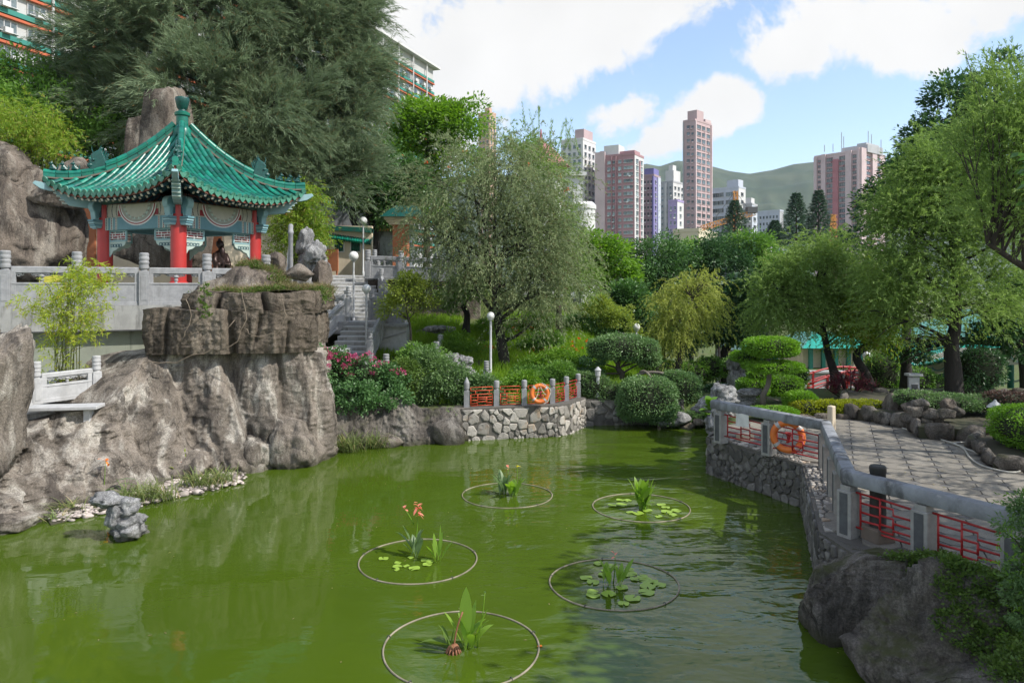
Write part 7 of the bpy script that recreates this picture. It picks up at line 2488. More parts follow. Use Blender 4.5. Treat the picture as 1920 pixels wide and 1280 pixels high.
for lab, its, Y in (('shaded green bush on the lower lawn behind the round bushes', [(1235, 695, 40, 22), (1205, 685, 30, 18)], 33), ('shaded green bush on the lower lawn left of the dark trunks', [(1300, 700, 34, 22), (1330, 690, 24, 22)], 32), ('mid green bush behind the tiered topiary', [(1405, 700, 36, 26), (1490, 705, 26, 22), (1375, 690, 22, 20)], 31), ('mid green bush by the sign stand under the gallery', [(1715, 712, 34, 24), (1745, 722, 28, 20), (1690, 722, 22, 18)], 32)):
    shrub('bush', lab, 'bush', lobes_px(its, Y, 0.8), 5000, 'lf_mid', 0.13, 0.06, 0.4)
shrub('lime_hedge', 'bright lime green low hedge at the back of the promenade', 'hedge', [(Vector((x, 21.15, 1.22)), (0.45, 0.38, 0.22)) for x in (8.55, 9.2, 9.85, 10.4)], 11000, 'lf_hedge', 0.06, 0.035, 0.2)
shrub('lime_hedge', 'small lime green bush right of the upright brown stone', 'hedge', [(P(1690, 772, 20.9), (0.36, 0.3, 0.2))], 2500, 'lf_hedge', 0.06, 0.035, 0.2)
shrub('round_hedge', 'thick clipped green hedge in the round planter at the right edge', 'hedge', [(Vector((11.8, 15.9, 1.62)), (1.05, 1.2, 0.50)), (Vector((13.2, 15.7, 1.66)), (1.2, 1.2, 0.52))], 26000, 'lf_boxwood', 0.055, 0.030, 0.15, z=1.25)
shrub('purple_shrub', 'low purple brown shrub behind the round hedge', 'shrub', [(P(1890, 752, 19.5), (0.6, 0.5, 0.26)), (P(1925, 756, 19.5), (0.5, 0.5, 0.26))], 4000, 'lf_purple', 0.08, 0.04, 0.3)
shrub('bush', 'dark loose bush under the gallery eaves', 'bush', lobes_px([(1840, 690, 40, 38), (1815, 730, 35, 25)], 24, 0.8), 6000, 'lf_deep', 0.11, 0.05, 0.4)
shrub('bush', 'bright green bush right of the globe lamp by the gallery', 'bush', lobes_px([(1655, 700, 34, 40), (1640, 725, 28, 24)], 31, 0.8), 7000, 'lf_mid', 0.12, 0.05, 0.4)
shrub('bush', 'dark ground shrubs on the planter of the big tree', 'bush', lobes_px([(1760, 752, 70, 13), (1830, 755, 50, 14), (1720, 745, 40, 12)], 19.8, 0.8), 9000, 'lf_shrub', 0.08, 0.04, 0.4)
r_ = thing('cordyline', 'crimson cordyline with spiky leaves in front of the black trunks', 'shrub', tuple(V(1592, 752, 24.5)))
lb_ = lobes_px([(1592, 718, 42, 24), (1570, 735, 25, 18), (1615, 732, 25, 20)], 24.5, 0.9)
cc, cd = clump_centres(lb_, 46, -0.4, 0.2)
st = np.repeat(cc, 22, 0)
d = rand_dirs(len(st))
d[:, 2] = np.abs(d[:, 2]) * 0.9 + 0.1
v, f = blades(st, d, RNG.uniform(0.25, 0.45, len(st)), 0.038, RNG.uniform(0.2, 0.9, len(st)), 3)
np_mesh('leaves', v, f, M['lf_cordyline'], r_, False)
b = MB()
for c in cc[::2]:
    b.tube(bez(V(1592, 755, 24.5), (Vector(c) + V(1592, 755, 24.5)) / 2, c, 4), 0.018, 5)
b.build('stems', M['bark'], r_)
pl_ = lobes_px([(630, 695, 42, 36), (680, 700, 45, 34), (725, 715, 40, 32), (640, 735, 45, 26), (700, 745, 48, 24), (615, 715, 20, 50), (640, 752, 40, 22, -1.1), (700, 760, 38, 20, -0.8), (670, 742, 40, 24, -1.0), (745, 745, 25, 24, -0.5), (605, 690, 18, 40, -1.2)], 22.6, 0.7)
r_ = thing('flowering_hedge', 'dense dark hedge with pink flowers right of the cliff', 'hedge', (pl_[0][0].x, 22.6, 1.0))
cc, cd = clump_centres(pl_, 260, -0.7, 0.6)
leaf_obj('foliage', [leaf_clumps(cc, cd, 80, 0.22, 0.10, 0.06, 0.3, 0.5)], M['lf_ixora'], r_)
core_mesh('shade_core', pl_[:6], M['lf_core'], r_, 0.5)
fc, fd = clump_centres(pl_, 420, 0.0, 0.97)
fc = fc[(fc[:, 2] > 2.0) & (fd[:, 1] < 0.5)]
fc = fc[RNG.uniform(size=len(fc)) < np.clip((fc[:, 2] - 1.6) * 1.1, 0.08, 1)][:230]
leaf_obj('flowers', [leaf_clumps(fc, unit(fc * 0 + np.array([[0, -0.5, 1.0]])), 18, 0.085, 0.055, 0.045, -0.2, 0.4)], M['fl_pink'], r_)
shr = [('loose olive green shrubs spilling over the dark rock bank', [(810, 700, 40, 40), (850, 720, 38, 38), (790, 735, 30, 30), (870, 745, 25, 22)], 23.6, 'lf_shrub', 130),
       ('dark green leafy bush in front of the low white balustrade', [(780, 668, 25, 20), (808, 672, 22, 20), (765, 692, 25, 22)], 24.6, 'lf_mid', 90),
       ('dull brownish shrub between the pink hedge and the olive shrubs', [(745, 735, 32, 34), (760, 700, 25, 25)], 23.2, 'lf_creeper', 80),
       ('thin green shrub growing through the orange fence', [(905, 722, 22, 18), (890, 745, 18, 14), (930, 745, 20, 10)], 23.4, 'lf_shrub', 50),
       ('lime shrub at the foot of the weeping tree', [(960, 722, 22, 12), (985, 715, 30, 14), (930, 715, 20, 12)], 24.8, 'lf_bright', 50),
       ('lime green shrubs beside the flat grey boulder', [(850, 640, 30, 20), (820, 660, 20, 14), (890, 665, 28, 20)], 28.5, 'lf_bright', 60),
       ('dense green ferny hedge right of the weeping trunk', [(1010, 705, 45, 18), (1050, 700, 35, 16)], 25.4, 'lf_mid', 70),
       ('spreading lime ground cover on the slope below the red flowers', [(1010, 685, 35, 12), (1070, 680, 30, 12), (1045, 665, 30, 10)], 26.8, 'lf_bright', 70),
       ('low fresh green shrubs in the middle of the slope right of the weeping trunk', [(985, 660, 25, 12), (1030, 635, 30, 12), (1000, 640, 25, 10)], 29.0, 'lf_mid', 60),
       ('row of fresh shrubs at the top of the slope under the weeping crown', [(905, 615, 30, 14), (955, 610, 30, 14), (1010, 605, 30, 14)], 31.5, 'lf_bright', 70),
       ('dark shaded bush on the slope below the second bottlebrush', [(1090, 610, 45, 25), (1130, 640, 35, 22)], 32, 'lf_dark', 70),
       ('sunlit shrubs at the top of the slope behind the globe lamp', [(1165, 600, 35, 25), (1130, 575, 40, 25), (1190, 640, 25, 20)], 31.5, 'lf_yellow', 80)]
for lab, its, Y, mt, nn in shr:
    lb_ = lobes_px(its, Y, 0.8)
    r_ = thing('shrub', lab, 'shrub', (lb_[0][0].x, Y, min(l[0].z - l[1][2] for l in lb_)))
    cc, cd = clump_centres(lb_, nn, -0.8, 0.4)
    leaf_obj('foliage', [leaf_clumps(cc, cd, 80, 0.26, 0.11, 0.045, 0.25, 0.45)], M[mt], r_)
cc = np.array([P(848 + random.uniform(-8, 8), 765 + k * 3, 22.35)[:] for k in range(14)])
tag(leaf_obj('hanging_weed', [leaf_clumps(cc, cc * 0 + np.array([[0, -1, -0.5]]), 30, 0.12, 0.09, 0.018, 0.6, 0.3)], M['lf_mid']), 'green weed hanging down the dark rock left of the rubble wall', 'plant')
n = 60000
gx, gy = RNG.uniform(-5.6, 5.2, n), RNG.uniform(23.6, 34, n)
keep = fbm(np.stack([gx, gy, gx * 0], 1) * 0.8, 3, 77) > -0.55
gx, gy = gx[keep], gy[keep]
gz = land_z(gx, gy)
ok = (gz > 0.9)
st = np.stack([gx, gy, gz], 1)[ok]
d = rand_dirs(len(st)) * 0.5
d[:, 2] = 1
tag(leaf_obj('slope_grass', [leaf_geo(st, d, RNG.uniform(0.15, 0.42, len(st)), 0.045, 0.2, True)], M['lf_grass']), kind='stuff')
fc = np.array([P(random.gauss(x, s), random.gauss(y, 5), Y)[:] for x, y, s, Y, k in ((1040, 660, 28, 28.6, 26), (1085, 645, 12, 29.5, 8), (930, 655, 18, 28.6, 7), (1000, 620, 25, 31, 7)) for _ in range(k)])
fl = leaf_obj('red_flowers', [leaf_clumps(fc, fc * 0 + np.array([[0, -0.4, 1.0]]), 12, 0.06, 0.06, 0.05, -0.1, 0.4)], M['fl_red'])
tag(fl, kind='stuff')
def creeper(name, label, cells, mt, per, rad, L, W, kind=None):
    cc = np.array([c[:] for c in cells])
    o = leaf_obj(name, [leaf_clumps(cc, cc * 0 + np.array([[0.1, -0.3, 0.9]]), per, rad, L, W, 0.1, 0.6, 0.5)], M[mt])
    return tag(o, label, 'creeper')
def on_mesh(objs, pts, down=True):
    """Drop points (x, y) onto the top of built meshes."""
    from mathutils.bvhtree import BVHTree
    trees = []
    for o in objs:
        me = o.data
        off = origin(o)
        trees.append(BVHTree.FromPolygons([Vector(v.co) + off for v in me.vertices], [p.vertices[:] for p in me.polygons]))
    out = []
    for (x, y) in pts:
        best = None
        for t in trees:
            h = t.ray_cast(Vector((x, y, 30)), Vector((0, 0, -1)))
            if h[0] is not None and (best is None or h[0].z > best.z):
                best = h[0]
        if best is not None:
            out.append(best)
    return out
caps = [o for o in COL.objects if o.type == 'MESH' and o.parent is not None and o.parent.name == 'rockery_cliff' and o.name.startswith(('upper_ledge', 'lower_ledge', 'mound'))]
pts = []
while len(pts) < 1100:
    x, y = RNG.uniform(-9.6, -5.0), RNG.uniform(19.6, 23.2)
    if vnoise(np.array([[x * 0.9, y * 0.9, 3.0]]), 31)[0] > -0.5 and y > 20.1 + 0.3 * math.sin(x * 3):
        pts.append((x, y))
top = [p for p in on_mesh(caps, pts) if p.z > 4.3]
creeper('cliff_creeper', 'green and yellow creeper covering the top of the cliff', [p + Vector((0, 0, 0.03)) for p in top[::2]], 'lf_creeper', 34, 0.22, 0.075, 0.042)
creeper('dry_undergrowth', 'dry straw coloured growth among the creeper on the cliff top', [p + Vector((0, 0, 0.04)) for p in top[1::2]], 'lf_dry', 30, 0.26, 0.18, 0.012)
cells = [P(384 + 5 * math.sin(k * 0.9) + random.uniform(-7, 7), 532 + k * 2.6, 18.55) for k in range(26)]
creeper('hanging_creeper', 'strand of green creeper hanging over the cliff edge', cells, 'lf_creeper', 8, 0.07, 0.08, 0.05)
b = MB()
for (pp) in ([(455, 545), (462, 600), (445, 640), (420, 655)], [(528, 560), (536, 590), (520, 625), (480, 632), (458, 615)], [(270, 680), (330, 678), (400, 655), (440, 600)], [(237, 700), (245, 730), (275, 748), (300, 742)], [(350, 560), (360, 600), (340, 640)]):
    pts_ = [P(x, y, 18.15 + 0.0009 * x) for x, y in pp]
    path = []
    for i in range(len(pts_) - 1):
        path += [pts_[i].lerp(pts_[i + 1], k / 4) + Vector((random.uniform(-.03, .03), -0.02, random.uniform(-.03, .03))) for k in range(4)]
    b.tube(path + [pts_[-1]], 0.011, 5)
vine = b.build('dry_vine', M['dry_twig'], smooth=True)
tag(vine, 'dry brown vine stems trailing over the cliff blocks', 'vine')
sh = [o for o in COL.objects if o.name.startswith('shore_boulder')]
pts = [(RNG.uniform(4.7, 7.2), RNG.uniform(6.8, 9.75)) for _ in range(1700)]
top = [p for p in on_mesh(sh, pts) if p.z > 0.62 and vnoise(np.array([[p.x * 1.3, p.y * 1.3, 0]]), 8)[0] + (p.x - 5.3) * 0.5 > -0.1]
creeper('rock_creeper', 'dense small leaved creeper spreading over the dark boulder at lower right', [p + Vector((0, 0, 0.015)) for p in top], 'lf_creeper', 40, 0.12, 0.045, 0.032)
lb_ = lobes_px([(1945, 1000, 48, 60), (1922, 1060, 34, 50), (1965, 1110, 70, 80), (1950, 1190, 48, 60), (1915, 950, 20, 30), (1892, 985, 16, 22)], 7.9, 0.7)
r_ = thing('leafy_bush', 'loose green bush with fine leaves at the lower right edge in front of the railing', 'bush', (lb_[0][0].x, 7.9, 0.5))
cc, cd = clump_centres(lb_, 170, -0.9, 0.3)
leaf_obj('foliage', [leaf_clumps(cc, cd, 85, 0.10, 0.045, 0.019, 0.1, 0.4)], M['lf_shrub'], r_)
st = np.repeat(cc[::3], 2, 0)
d = rand_dirs(len(st)) + np.array([[-0.5, -0.2, 0.6]])
leaf_obj('young_shoots', [shoots(st, d, 0.3, 0.15, 16, 0.05, 0.02, 0.7, 0.1, 0.4)], M['lf_bright'], r_)
b = MB()
for c in cc[::5]:
    b.tube(bez((lb_[0][0].x + 0.2, 8.0, 0.4), (lb_[0][0].x, 7.9, c[2] - 0.1), c, 5), [0.018, 0.015, 0.012, 0.01, 0.007, 0.004], 5)
b.build('stems', M['bark'], r_)
cc = np.array([P(x, y, 20.5)[:] for x, y in ((1335, 770), (1328, 780), (1342, 762), (1350, 775), (1330, 760))])
st = np.repeat(cc, 7, 0)
d = rand_dirs(len(st))
d[:, 2] = np.abs(d[:, 2]) + 0.4
v, f = blades(st, d, RNG.uniform(0.3, 0.5, len(st)), 0.20, 0.7, 4, lambda t: math.sin(PI * min(1, 0.12 + t * 0.88)) ** 0.7)
tag(np_mesh('broad_leaved_plant', v, f, M['lf_bright'], None, False), 'broad leaved bright plant left of the first railing post', 'plant')
def cm(name, c, c2=None, r=0.85):
    return mat(name, c, c2 or tuple(x * 0.86 for x in c), 0.15, r, stains=[(tuple(x * 0.55 for x in c), 0.22, (1, 1, 0.12), 0.55, 0.75, 0.45)])
CM = {k: cm('facade_' + k, v) for k, v in {
    'white': (0.62, 0.62, 0.62), 'pale_pink': (0.58, 0.46, 0.47), 'mauve': (0.41, 0.235, 0.255), 'dusty_mauve': (0.38, 0.29, 0.32), 'violet': (0.21, 0.19, 0.38), 'blue_violet': (0.19, 0.18, 0.42),
    'pink': (0.48, 0.36, 0.37), 'grey': (0.42, 0.43, 0.45), 'bluish': (0.50, 0.54, 0.62), 'cream': (0.60, 0.54, 0.40), 'rose': (0.42, 0.17, 0.19), 'peach': (0.58, 0.40, 0.30),
    'estate': (0.50, 0.50, 0.49), 'teal': (0.045, 0.24, 0.20), 'orange': (0.52, 0.13, 0.06), 'lavender': (0.36, 0.30, 0.52)}.items()}
M['curtain'] = mat('pale_curtain_glass', (0.26, 0.32, 0.33), (0.10, 0.13, 0.14), 0.4, 0.2, spec=0.7, island=0.7)
def facade(win, trim, o, ax, n, wid, z0, z1, nf, cols, rg, sill=True, ac=0.3):
    fh = (z1 - z0) / nf
    for f in range(nf):
        zb = z0 + f * fh
        for (u0, u1, v0, v1) in cols:
            a = o + ax * (u0 * wid) + n * 0.06
            c = o + ax * (u1 * wid) + n * 0.06
            zc = Vector((0, 0, zb + fh * (v0 + v1) / 2))
            k = max(1, round((c - a).length / 1.3))
            for i in range(k):
                p, q = a + (c - a) * ((i + 0.06) / k), a + (c - a) * ((i + 0.94) / k)
                win.bar(p + zc, q + zc, 0.12, fh * (v1 - v0))
            if sill:
                s = Vector((0, 0, zb + fh * v0 - 0.12))
                trim.bar(a + n * 0.1 + s, c + n * 0.1 + s, 0.35, 0.16)
                s = Vector((0, 0, zb + fh * v1 + 0.10))
                trim.bar(a + n * 0.15 + s, c + n * 0.15 + s, 0.45, 0.10)
            if rg.random() < ac:
                p = a + (c - a) * rg.uniform(0.1, 0.9) + n * 0.25 + Vector((0, 0, zb + fh * (v0 - 0.12)))
                trim.box(p, (0.9, 0.6, 0.55))
def tower(label, x0, xc, x1, ytop, Y, nf, mL, mR, colsL, colsR, theta=36, zb=-6, roof=(), bays=(), seed=1, trim='white', glass='glass_dark', cat='tower block', ac=0.3, gL=None):
    """A block seen on its corner: x0 left edge, xc near corner, x1 right edge (photo pixels)."""
    rg = random.Random(seed)
    th = R(theta)
    c = P(xc, 0, Y)
    zt = P(0, ytop, Y).z
    dl, dr = Vector((-math.cos(th), math.sin(th), 0)), Vector((math.sin(th), math.cos(th), 0))
    kl, kr = (x0 - 960) / FPX, (x1 - 960) / FPX
    a = (kl * Y - c.x) / (dl.x - kl * dl.y)
    b_ = (kr * Y - c.x) / (dr.x - kr * dr.y)
    c = Vector((c.x, Y, 0))
    root = thing('tower_block', label, cat, (c.x, Y, zb))
    pts = [c, c + dr * b_, c + dr * b_ + dl * a, c + dl * a]
    nl, nr = Vector((-math.sin(th), -math.cos(th), 0)), Vector((math.cos(th), -math.sin(th), 0))
    m = MB()
    m.add([(p.x, p.y, z) for z in (zb, zt) for p in pts], [(0, 3, 7, 4), (3, 2, 6, 7), (2, 1, 5, 6), (4, 7, 6, 5)])
    m.mat(1).add([(pts[0].x, pts[0].y, zb), (pts[1].x, pts[1].y, zb), (pts[1].x, pts[1].y, zt), (pts[0].x, pts[0].y, zt)], [(0, 1, 2, 3)])
    m.build('body', [CM[mL], CM[mR]], root)
    base = max(zb, 2.0)
    for nm, o, ax, n, wid, cols, gm in (('left', c, dl, nl, a, colsL, gL or glass), ('right', c, dr, nr, b_, colsR, glass)):
        if not cols:
            continue
        w_, t_ = MB(), MB()
        facade(w_, t_, o, ax, n, wid, base, zt - 1.2, nf, cols, rg, ac=ac)
        tag(w_.build('windows', M[gm], root), kind='stuff')
        tag(t_.build('sills', CM[trim], root), kind='stuff')
    for (side, u0, u1, dep, mt, dz) in bays:      # vertical piers or bays standing proud
        o, ax, n, wid = (c, dl, nl, a) if side == 'L' else (c, dr, nr, b_)
        p, q = o + ax * (u0 * wid) + n * (dep / 2), o + ax * (u1 * wid) + n * (dep / 2)
        t_ = MB()
        t_.bar(p + Vector((0, 0, (zb + zt + dz) / 2)), q + Vector((0, 0, (zb + zt + dz) / 2)), dep, zt + dz - zb)
        t_.build('pier', CM[mt], root)
    t_ = MB()
    for i in range(4):
        p, q = pts[i], pts[(i + 1) % 4]
        t_.bar(p + Vector((0, 0, zt + 0.5)), q + Vector((0, 0, zt + 0.5)), 0.3, 1.0)
    t_.build('parapet', CM[mL], root)
    for (ul, ur, wl, wr, h, mt) in roof:
        o = c + dl * (ul * a) + dr * (ur * b_)
        t_ = MB()
        t_.box((o.x, o.y, zt + h / 2), (wl * a, wr * b_, h), -th)
        t_.build('roof_house', CM[mt], root)
    return root, c, dl, dr, a, b_, zt
def grid(n, w=0.55, v0=0.3, v1=0.72, lo=0.04, hi=0.96):
    s = (hi - lo) / n
    return [(lo + s * (i + 0.5 - w / 2), lo + s * (i + 0.5 + w / 2), v0, v1) for i in range(n)]
tower('white tower with a brown water tank left of the mauve tower', 1052, 1093, 1117, 262, 335, 20, 'white', 'white', grid(4), grid(3, 0.5), 32, roof=[(0.25, 0.5, 0.4, 0.7, 5.5, 'pink'), (0.75, 0.5, 0.4, 0.6, 2, 'white')], seed=2, trim='grey')
tower('mauve tower with a pale left strip and end wall whitened as sunlit', 1117, 1190, 1207, 290, 325, 21, 'mauve', 'white', [(0.04, 0.28, .3, .72), (0.33, 0.42, .3, .72), (0.50, 0.56, .3, .72), (0.60, 0.70, .3, .72), (0.80, 0.90, .2, .8)], grid(2, 0.55, 0.2, 0.8), 30, glass='curtain',  # sunlit side put into the colour of the end wall
      bays=[('L', 0.745, 1.0, 0.9, 'pale_pink', 2.5), ('L', 0.455, 0.475, 0.8, 'mauve', 0), ('L', 0.57, 0.585, 0.8, 'mauve', 0), ('R', 0.45, 0.55, 0.5, 'mauve', -2)], roof=[(0.62, 0.4, 0.38, 0.6, 5.5, 'white'), (0.25, 0.5, 0.4, 0.6, 2.5, 'mauve'), (0.85, 0.5, 0.2, 0.6, 3.5, 'pale_pink')], seed=3)
tower('narrow tower with violet stripes and a blue violet top', 1205, 1226, 1238, 330, 350, 18, 'dusty_mauve', 'violet', grid(3, 0.6), grid(2, 0.4), 30, bays=[('L', 0.0, 0.14, 0.5, 'blue_violet', 0), ('R', 0.55, 0.98, 0.4, 'bluish', 0)], roof=[(0.5, 0.5, 0.85, 0.8, 4.0, 'blue_violet')], seed=4)
tower('pale grey stepped tower behind the violet tower', 1237, 1262, 1283, 342, 400, 18, 'grey', 'white', grid(3, 0.5), grid(3, 0.5), 40, roof=[(0.35, 0.4, 0.6, 0.6, 7, 'white'), (0.3, 0.3, 0.3, 0.3, 10, 'white')], bays=[('L', 0.45, 0.6, 0.6, 'white', 0)], seed=5)
tower('low lavender block in front of the grey stepped tower', 1253, 1270, 1282, 378, 330, 12, 'lavender', 'white', grid(2, 0.4), grid(1, 0.3), 35, seed=6)
tower('tall slender pink tower in the middle of the skyline', 1281, 1303, 1334, 226, 370, 25, 'pink', 'pink', [(0.10, 0.30, .3, .62), (0.42, 0.70, .35, .75)], [(0.10, 0.36, .25, .8), (0.42, 0.62, .25, .8), (0.70, 0.90, .25, .8)], 44,
      roof=[(0.45, 0.35, 0.8, 0.4, 6.0, 'pink'), (0.3, 0.8, 0.6, 0.35, 2.5, 'pale_pink')], bays=[('R', 0.0, 0.05, 0.6, 'pale_pink', 0), ('R', 0.95, 1.0, 0.6, 'pale_pink', 0), ('L', 0.93, 1.0, 0.5, 'grey', 0)], seed=7, trim='pale_pink', ac=0.7)
tower('white bluish block with long balconies behind the crane', 1332, 1385, 1398, 352, 410, 13, 'bluish', 'white', [(0.05, 0.45, .3, .8), (0.52, 0.95, .3, .8)], grid(1, 0.4), 42, roof=[(0.25, 0.5, 0.4, 0.7, 5, 'bluish')], seed=8, ac=0.1)
tower('small white and violet block behind the crane mast', 1393, 1410, 1420, 384, 380, 11, 'grey', 'bluish', grid(2, 0.5), grid(1, 0.5), 35, bays=[('L', 0.0, 0.3, 0.4, 'violet', -18)], roof=[(0.5, 0.5, 0.6, 0.6, 4, 'white')], seed=9)
tower('pale grey flats with tight rows of windows below the hill', 1415, 1462, 1469, 396, 430, 12, 'bluish', 'grey', grid(7, 0.55), [], 44, seed=10, ac=0.1)
tower('wide pink and white tower with roof antennas on the right', 1527, 1612, 1660, 283, 430, 26, 'pale_pink', 'pale_pink', [(0.05, 0.15, .2, .8), (0.30, 0.44, .15, .85), (0.58, 0.72, .15, .85), (0.84, 0.92, .25, .7)], [(0.2, 0.4, .2, .8), (0.62, 0.8, .2, .8)], 52,
      bays=[('L', 0.16, 0.29, 1.2, 'pale_pink', 1), ('L', 0.45, 0.57, 1.0, 'rose', -3), ('L', 0.73, 0.83, 1.2, 'pale_pink', 1), ('L', 0.93, 1.0, 1.0, 'pale_pink', 0), ('R', 0.0, 0.18, 1.2, 'pale_pink', 2), ('R', 0.42, 0.6, 1.2, 'pale_pink', 2), ('L', 0.0, 0.05, 0.9, 'pale_pink', 2)],
      roof=[(0.22, 0.5, 0.55, 0.6, 4.5, 'grey'), (0.1, 0.5, 0.2, 0.5, 6, 'grey')], seed=11, trim='rose')
tower('cream low school block in front of the pink tower', 1238, 1302, 1322, 462, 170, 3, 'cream', 'cream', grid(6, 0.35), grid(2, 0.4), 22, seed=12, cat='building', ac=0)
tower('cream upper block behind the low school block', 1262, 1310, 1345, 434, 210, 4, 'cream', 'cream', grid(3, 0.3), grid(3, 0.3), 30, seed=13, cat='building', ac=0)
tower('small white block with terraces below the pale flats', 1402, 1436, 1447, 444, 200, 4, 'white', 'white', grid(3, 0.6), [], 44, seed=14, cat='building', ac=0)
tower('peach tower top rising above the bright green tree', 897, 918, 930, 212, 430, 30, 'peach', 'peach', grid(3, 0.5), grid(2, 0.5), 35, roof=[(0.4, 0.5, 0.4, 0.4, 4, 'peach')], seed=15)
an = thing('antenna_mast', 'cluster of thin antennas on the roof of the wide pink tower', 'antenna', tuple(P(1600, 262, 440)))
for px, t in ((1578, 248), (1582, 256), (1628, 246), (1634, 252), (1562, 270), (1546, 272), (1652, 262)):
    b = MB()
    b.tube([P(px, 285, 440), P(px, t, 440)], 0.22, 5)
    b.build('mast', CM['grey'], an)
g = thing('white_building', 'white building with a round tower behind the weeping tree', 'building', tuple(P(1080, 460, 75)))
b = MB()
a, c = P(985, 330, 75), P(1092, 330, 75)
b.box(((a.x + c.x) / 2, 79, (a.z - 2) / 2), (c.x - a.x, 8, a.z + 2))
b.box(((a.x + c.x) / 2, 79, a.z + 0.2), (c.x - a.x + 0.8, 8.8, 0.4))
b.build('hall', CM['white'], g)
b = MB()
t = P(1092, 384, 76)
b.lathe([(1.35, -2), (1.35, t.z - 0.5), (1.45, t.z - 0.5), (1.45, t.z - 0.1), (1.1, t.z + 0.25)], 28, (t.x, t.y, 0))
b.build('round_tower', CM['white'], g, smooth='auto')
w_ = MB()
for k in range(4):
    for r_ in range(2):
        q = P(1010 + k * 20, 370 + r_ * 45, 74.9)
        w_.box(q, (0.6, 0.1, 1.0))
tag(w_.build('windows', M['glass_dark'], g), kind='stuff')
g = thing('pagoda_roof', 'red pointed pagoda roof showing above the second bottlebrush', 'pagoda', tuple(P(1030, 330, 62)))
b = MB()
t = P(1010, 262, 62)
e = P(1052, 300, 62)
b.lathe([(2.6, e.z - 0.6), (2.3, e.z - 0.4), (1.2, (e.z + t.z) / 2), (0.2, t.z - 0.1), (0.12, t.z + 0.2), (0.05, t.z + 0.9)], 8, (t.x + 0.2, 62, 0))
b.build('roof', CM['rose'], g)
b = MB()
b.lathe([(1.8, 0), (1.8, e.z - 0.5)], 8, (t.x + 0.2, 62, 0))
b.build('body', CM['white'], g)
for x0, x1, yt, Y, lab in ((985, 1085, 560, 40, 'white parapet wall seen through the lower branches of the weeping tree'), (1100, 1170, 592, 40, 'white stepped terrace wall at the top of the slope')):
    b = MB()
    a, c = P(x0, yt, Y), P(x1, yt, Y)
    b.box(((a.x + c.x) / 2, Y, a.z / 2), (c.x - a.x, 0.5, a.z))
    for i in range(6):
        b.box((a.x + (c.x - a.x) * i / 5, Y, a.z + 0.2), (0.25, 0.4, 0.9))
    b.box(((a.x + c.x) / 2, Y, a.z + 0.5), (c.x - a.x, 0.3, 0.2))
    tag(b.build('terrace_wall', CM['white']), lab, 'wall')
def crane():
    Y = 190
    root = thing('tower_crane', 'orange lattice crane jib above the trees', 'crane', tuple(P(1378, 470, Y)))
    def truss(name, a, c, w_, n):
        a, c = Vector(a), Vector(c)
        d = (c - a).normalized()
        s = Vector((0, 1, 0)) * w_ / 2
        u = d.cross(Vector((0, 1, 0))) * w_ / 2
        b = MB()
        cor = [s + u, s - u, -s - u, -s + u]
        for k in cor:
            b.bar(a + k, c + k, 0.16, 0.16)
        for i in range(n):
            p, q = a + (c - a) * (i / n), a + (c - a) * ((i + 1) / n)
            for j in range(4):
                b.bar(p + cor[j], q + cor[(j + 1) % 4], 0.09, 0.09)
                b.bar(p + cor[j], p + cor[(j + 1) % 4], 0.09, 0.09)
        b.build(name, M['crane'], root)
    truss('mast', P(1380, 470, Y), P(1380, 402, Y), 1.5, 6)
    truss('jib', P(1316, 428, Y), P(1380, 408, Y), 1.3, 12)
    truss('counter_jib', P(1380, 408, Y), P(1414, 399, Y), 1.3, 5)
    truss('apex', P(1380, 404, Y), P(1379, 358, Y), 0.9, 6)
    b = MB()
    b.box(P(1409, 394, Y), (2.6, 2.0, 1.6))
    b.build('winch', M['panel_dark'], root)
    b = MB()
    for q in (P(1330, 424, Y), P(1355, 417, Y), P(1408, 398, Y)):
        b.tube([P(1379, 358, Y), q], 0.06, 4)
    b.build('stay', M['panel_dark'], root)
    p = thing('crane_mast', 'second orange lattice mast in front of the wide pink tower', 'crane', tuple(P(1562, 470, 200)))
    b = MB()
    a, c = P(1562, 470, 200), P(1562, 402, 200)
    for dx in (-0.8, 0.8):
        for dy in (-0.8, 0.8):
            b.bar(a + Vector((dx, dy, 0)), c + Vector((dx * 0.4, dy * 0.4, 0)), 0.25, 0.25)
    for i in range(7):
        z = a.z + (c.z - a.z) * i / 7
        b.bar((a.x - .8, 199.2, z), (a.x + .8, 199.2, z + 1.3), 0.14, 0.14)
        b.bar((a.x + .8, 199.2, z), (a.x - .8, 199.2, z + 1.3), 0.14, 0.14)
    b.build('mast', M['crane'], p)
crane()
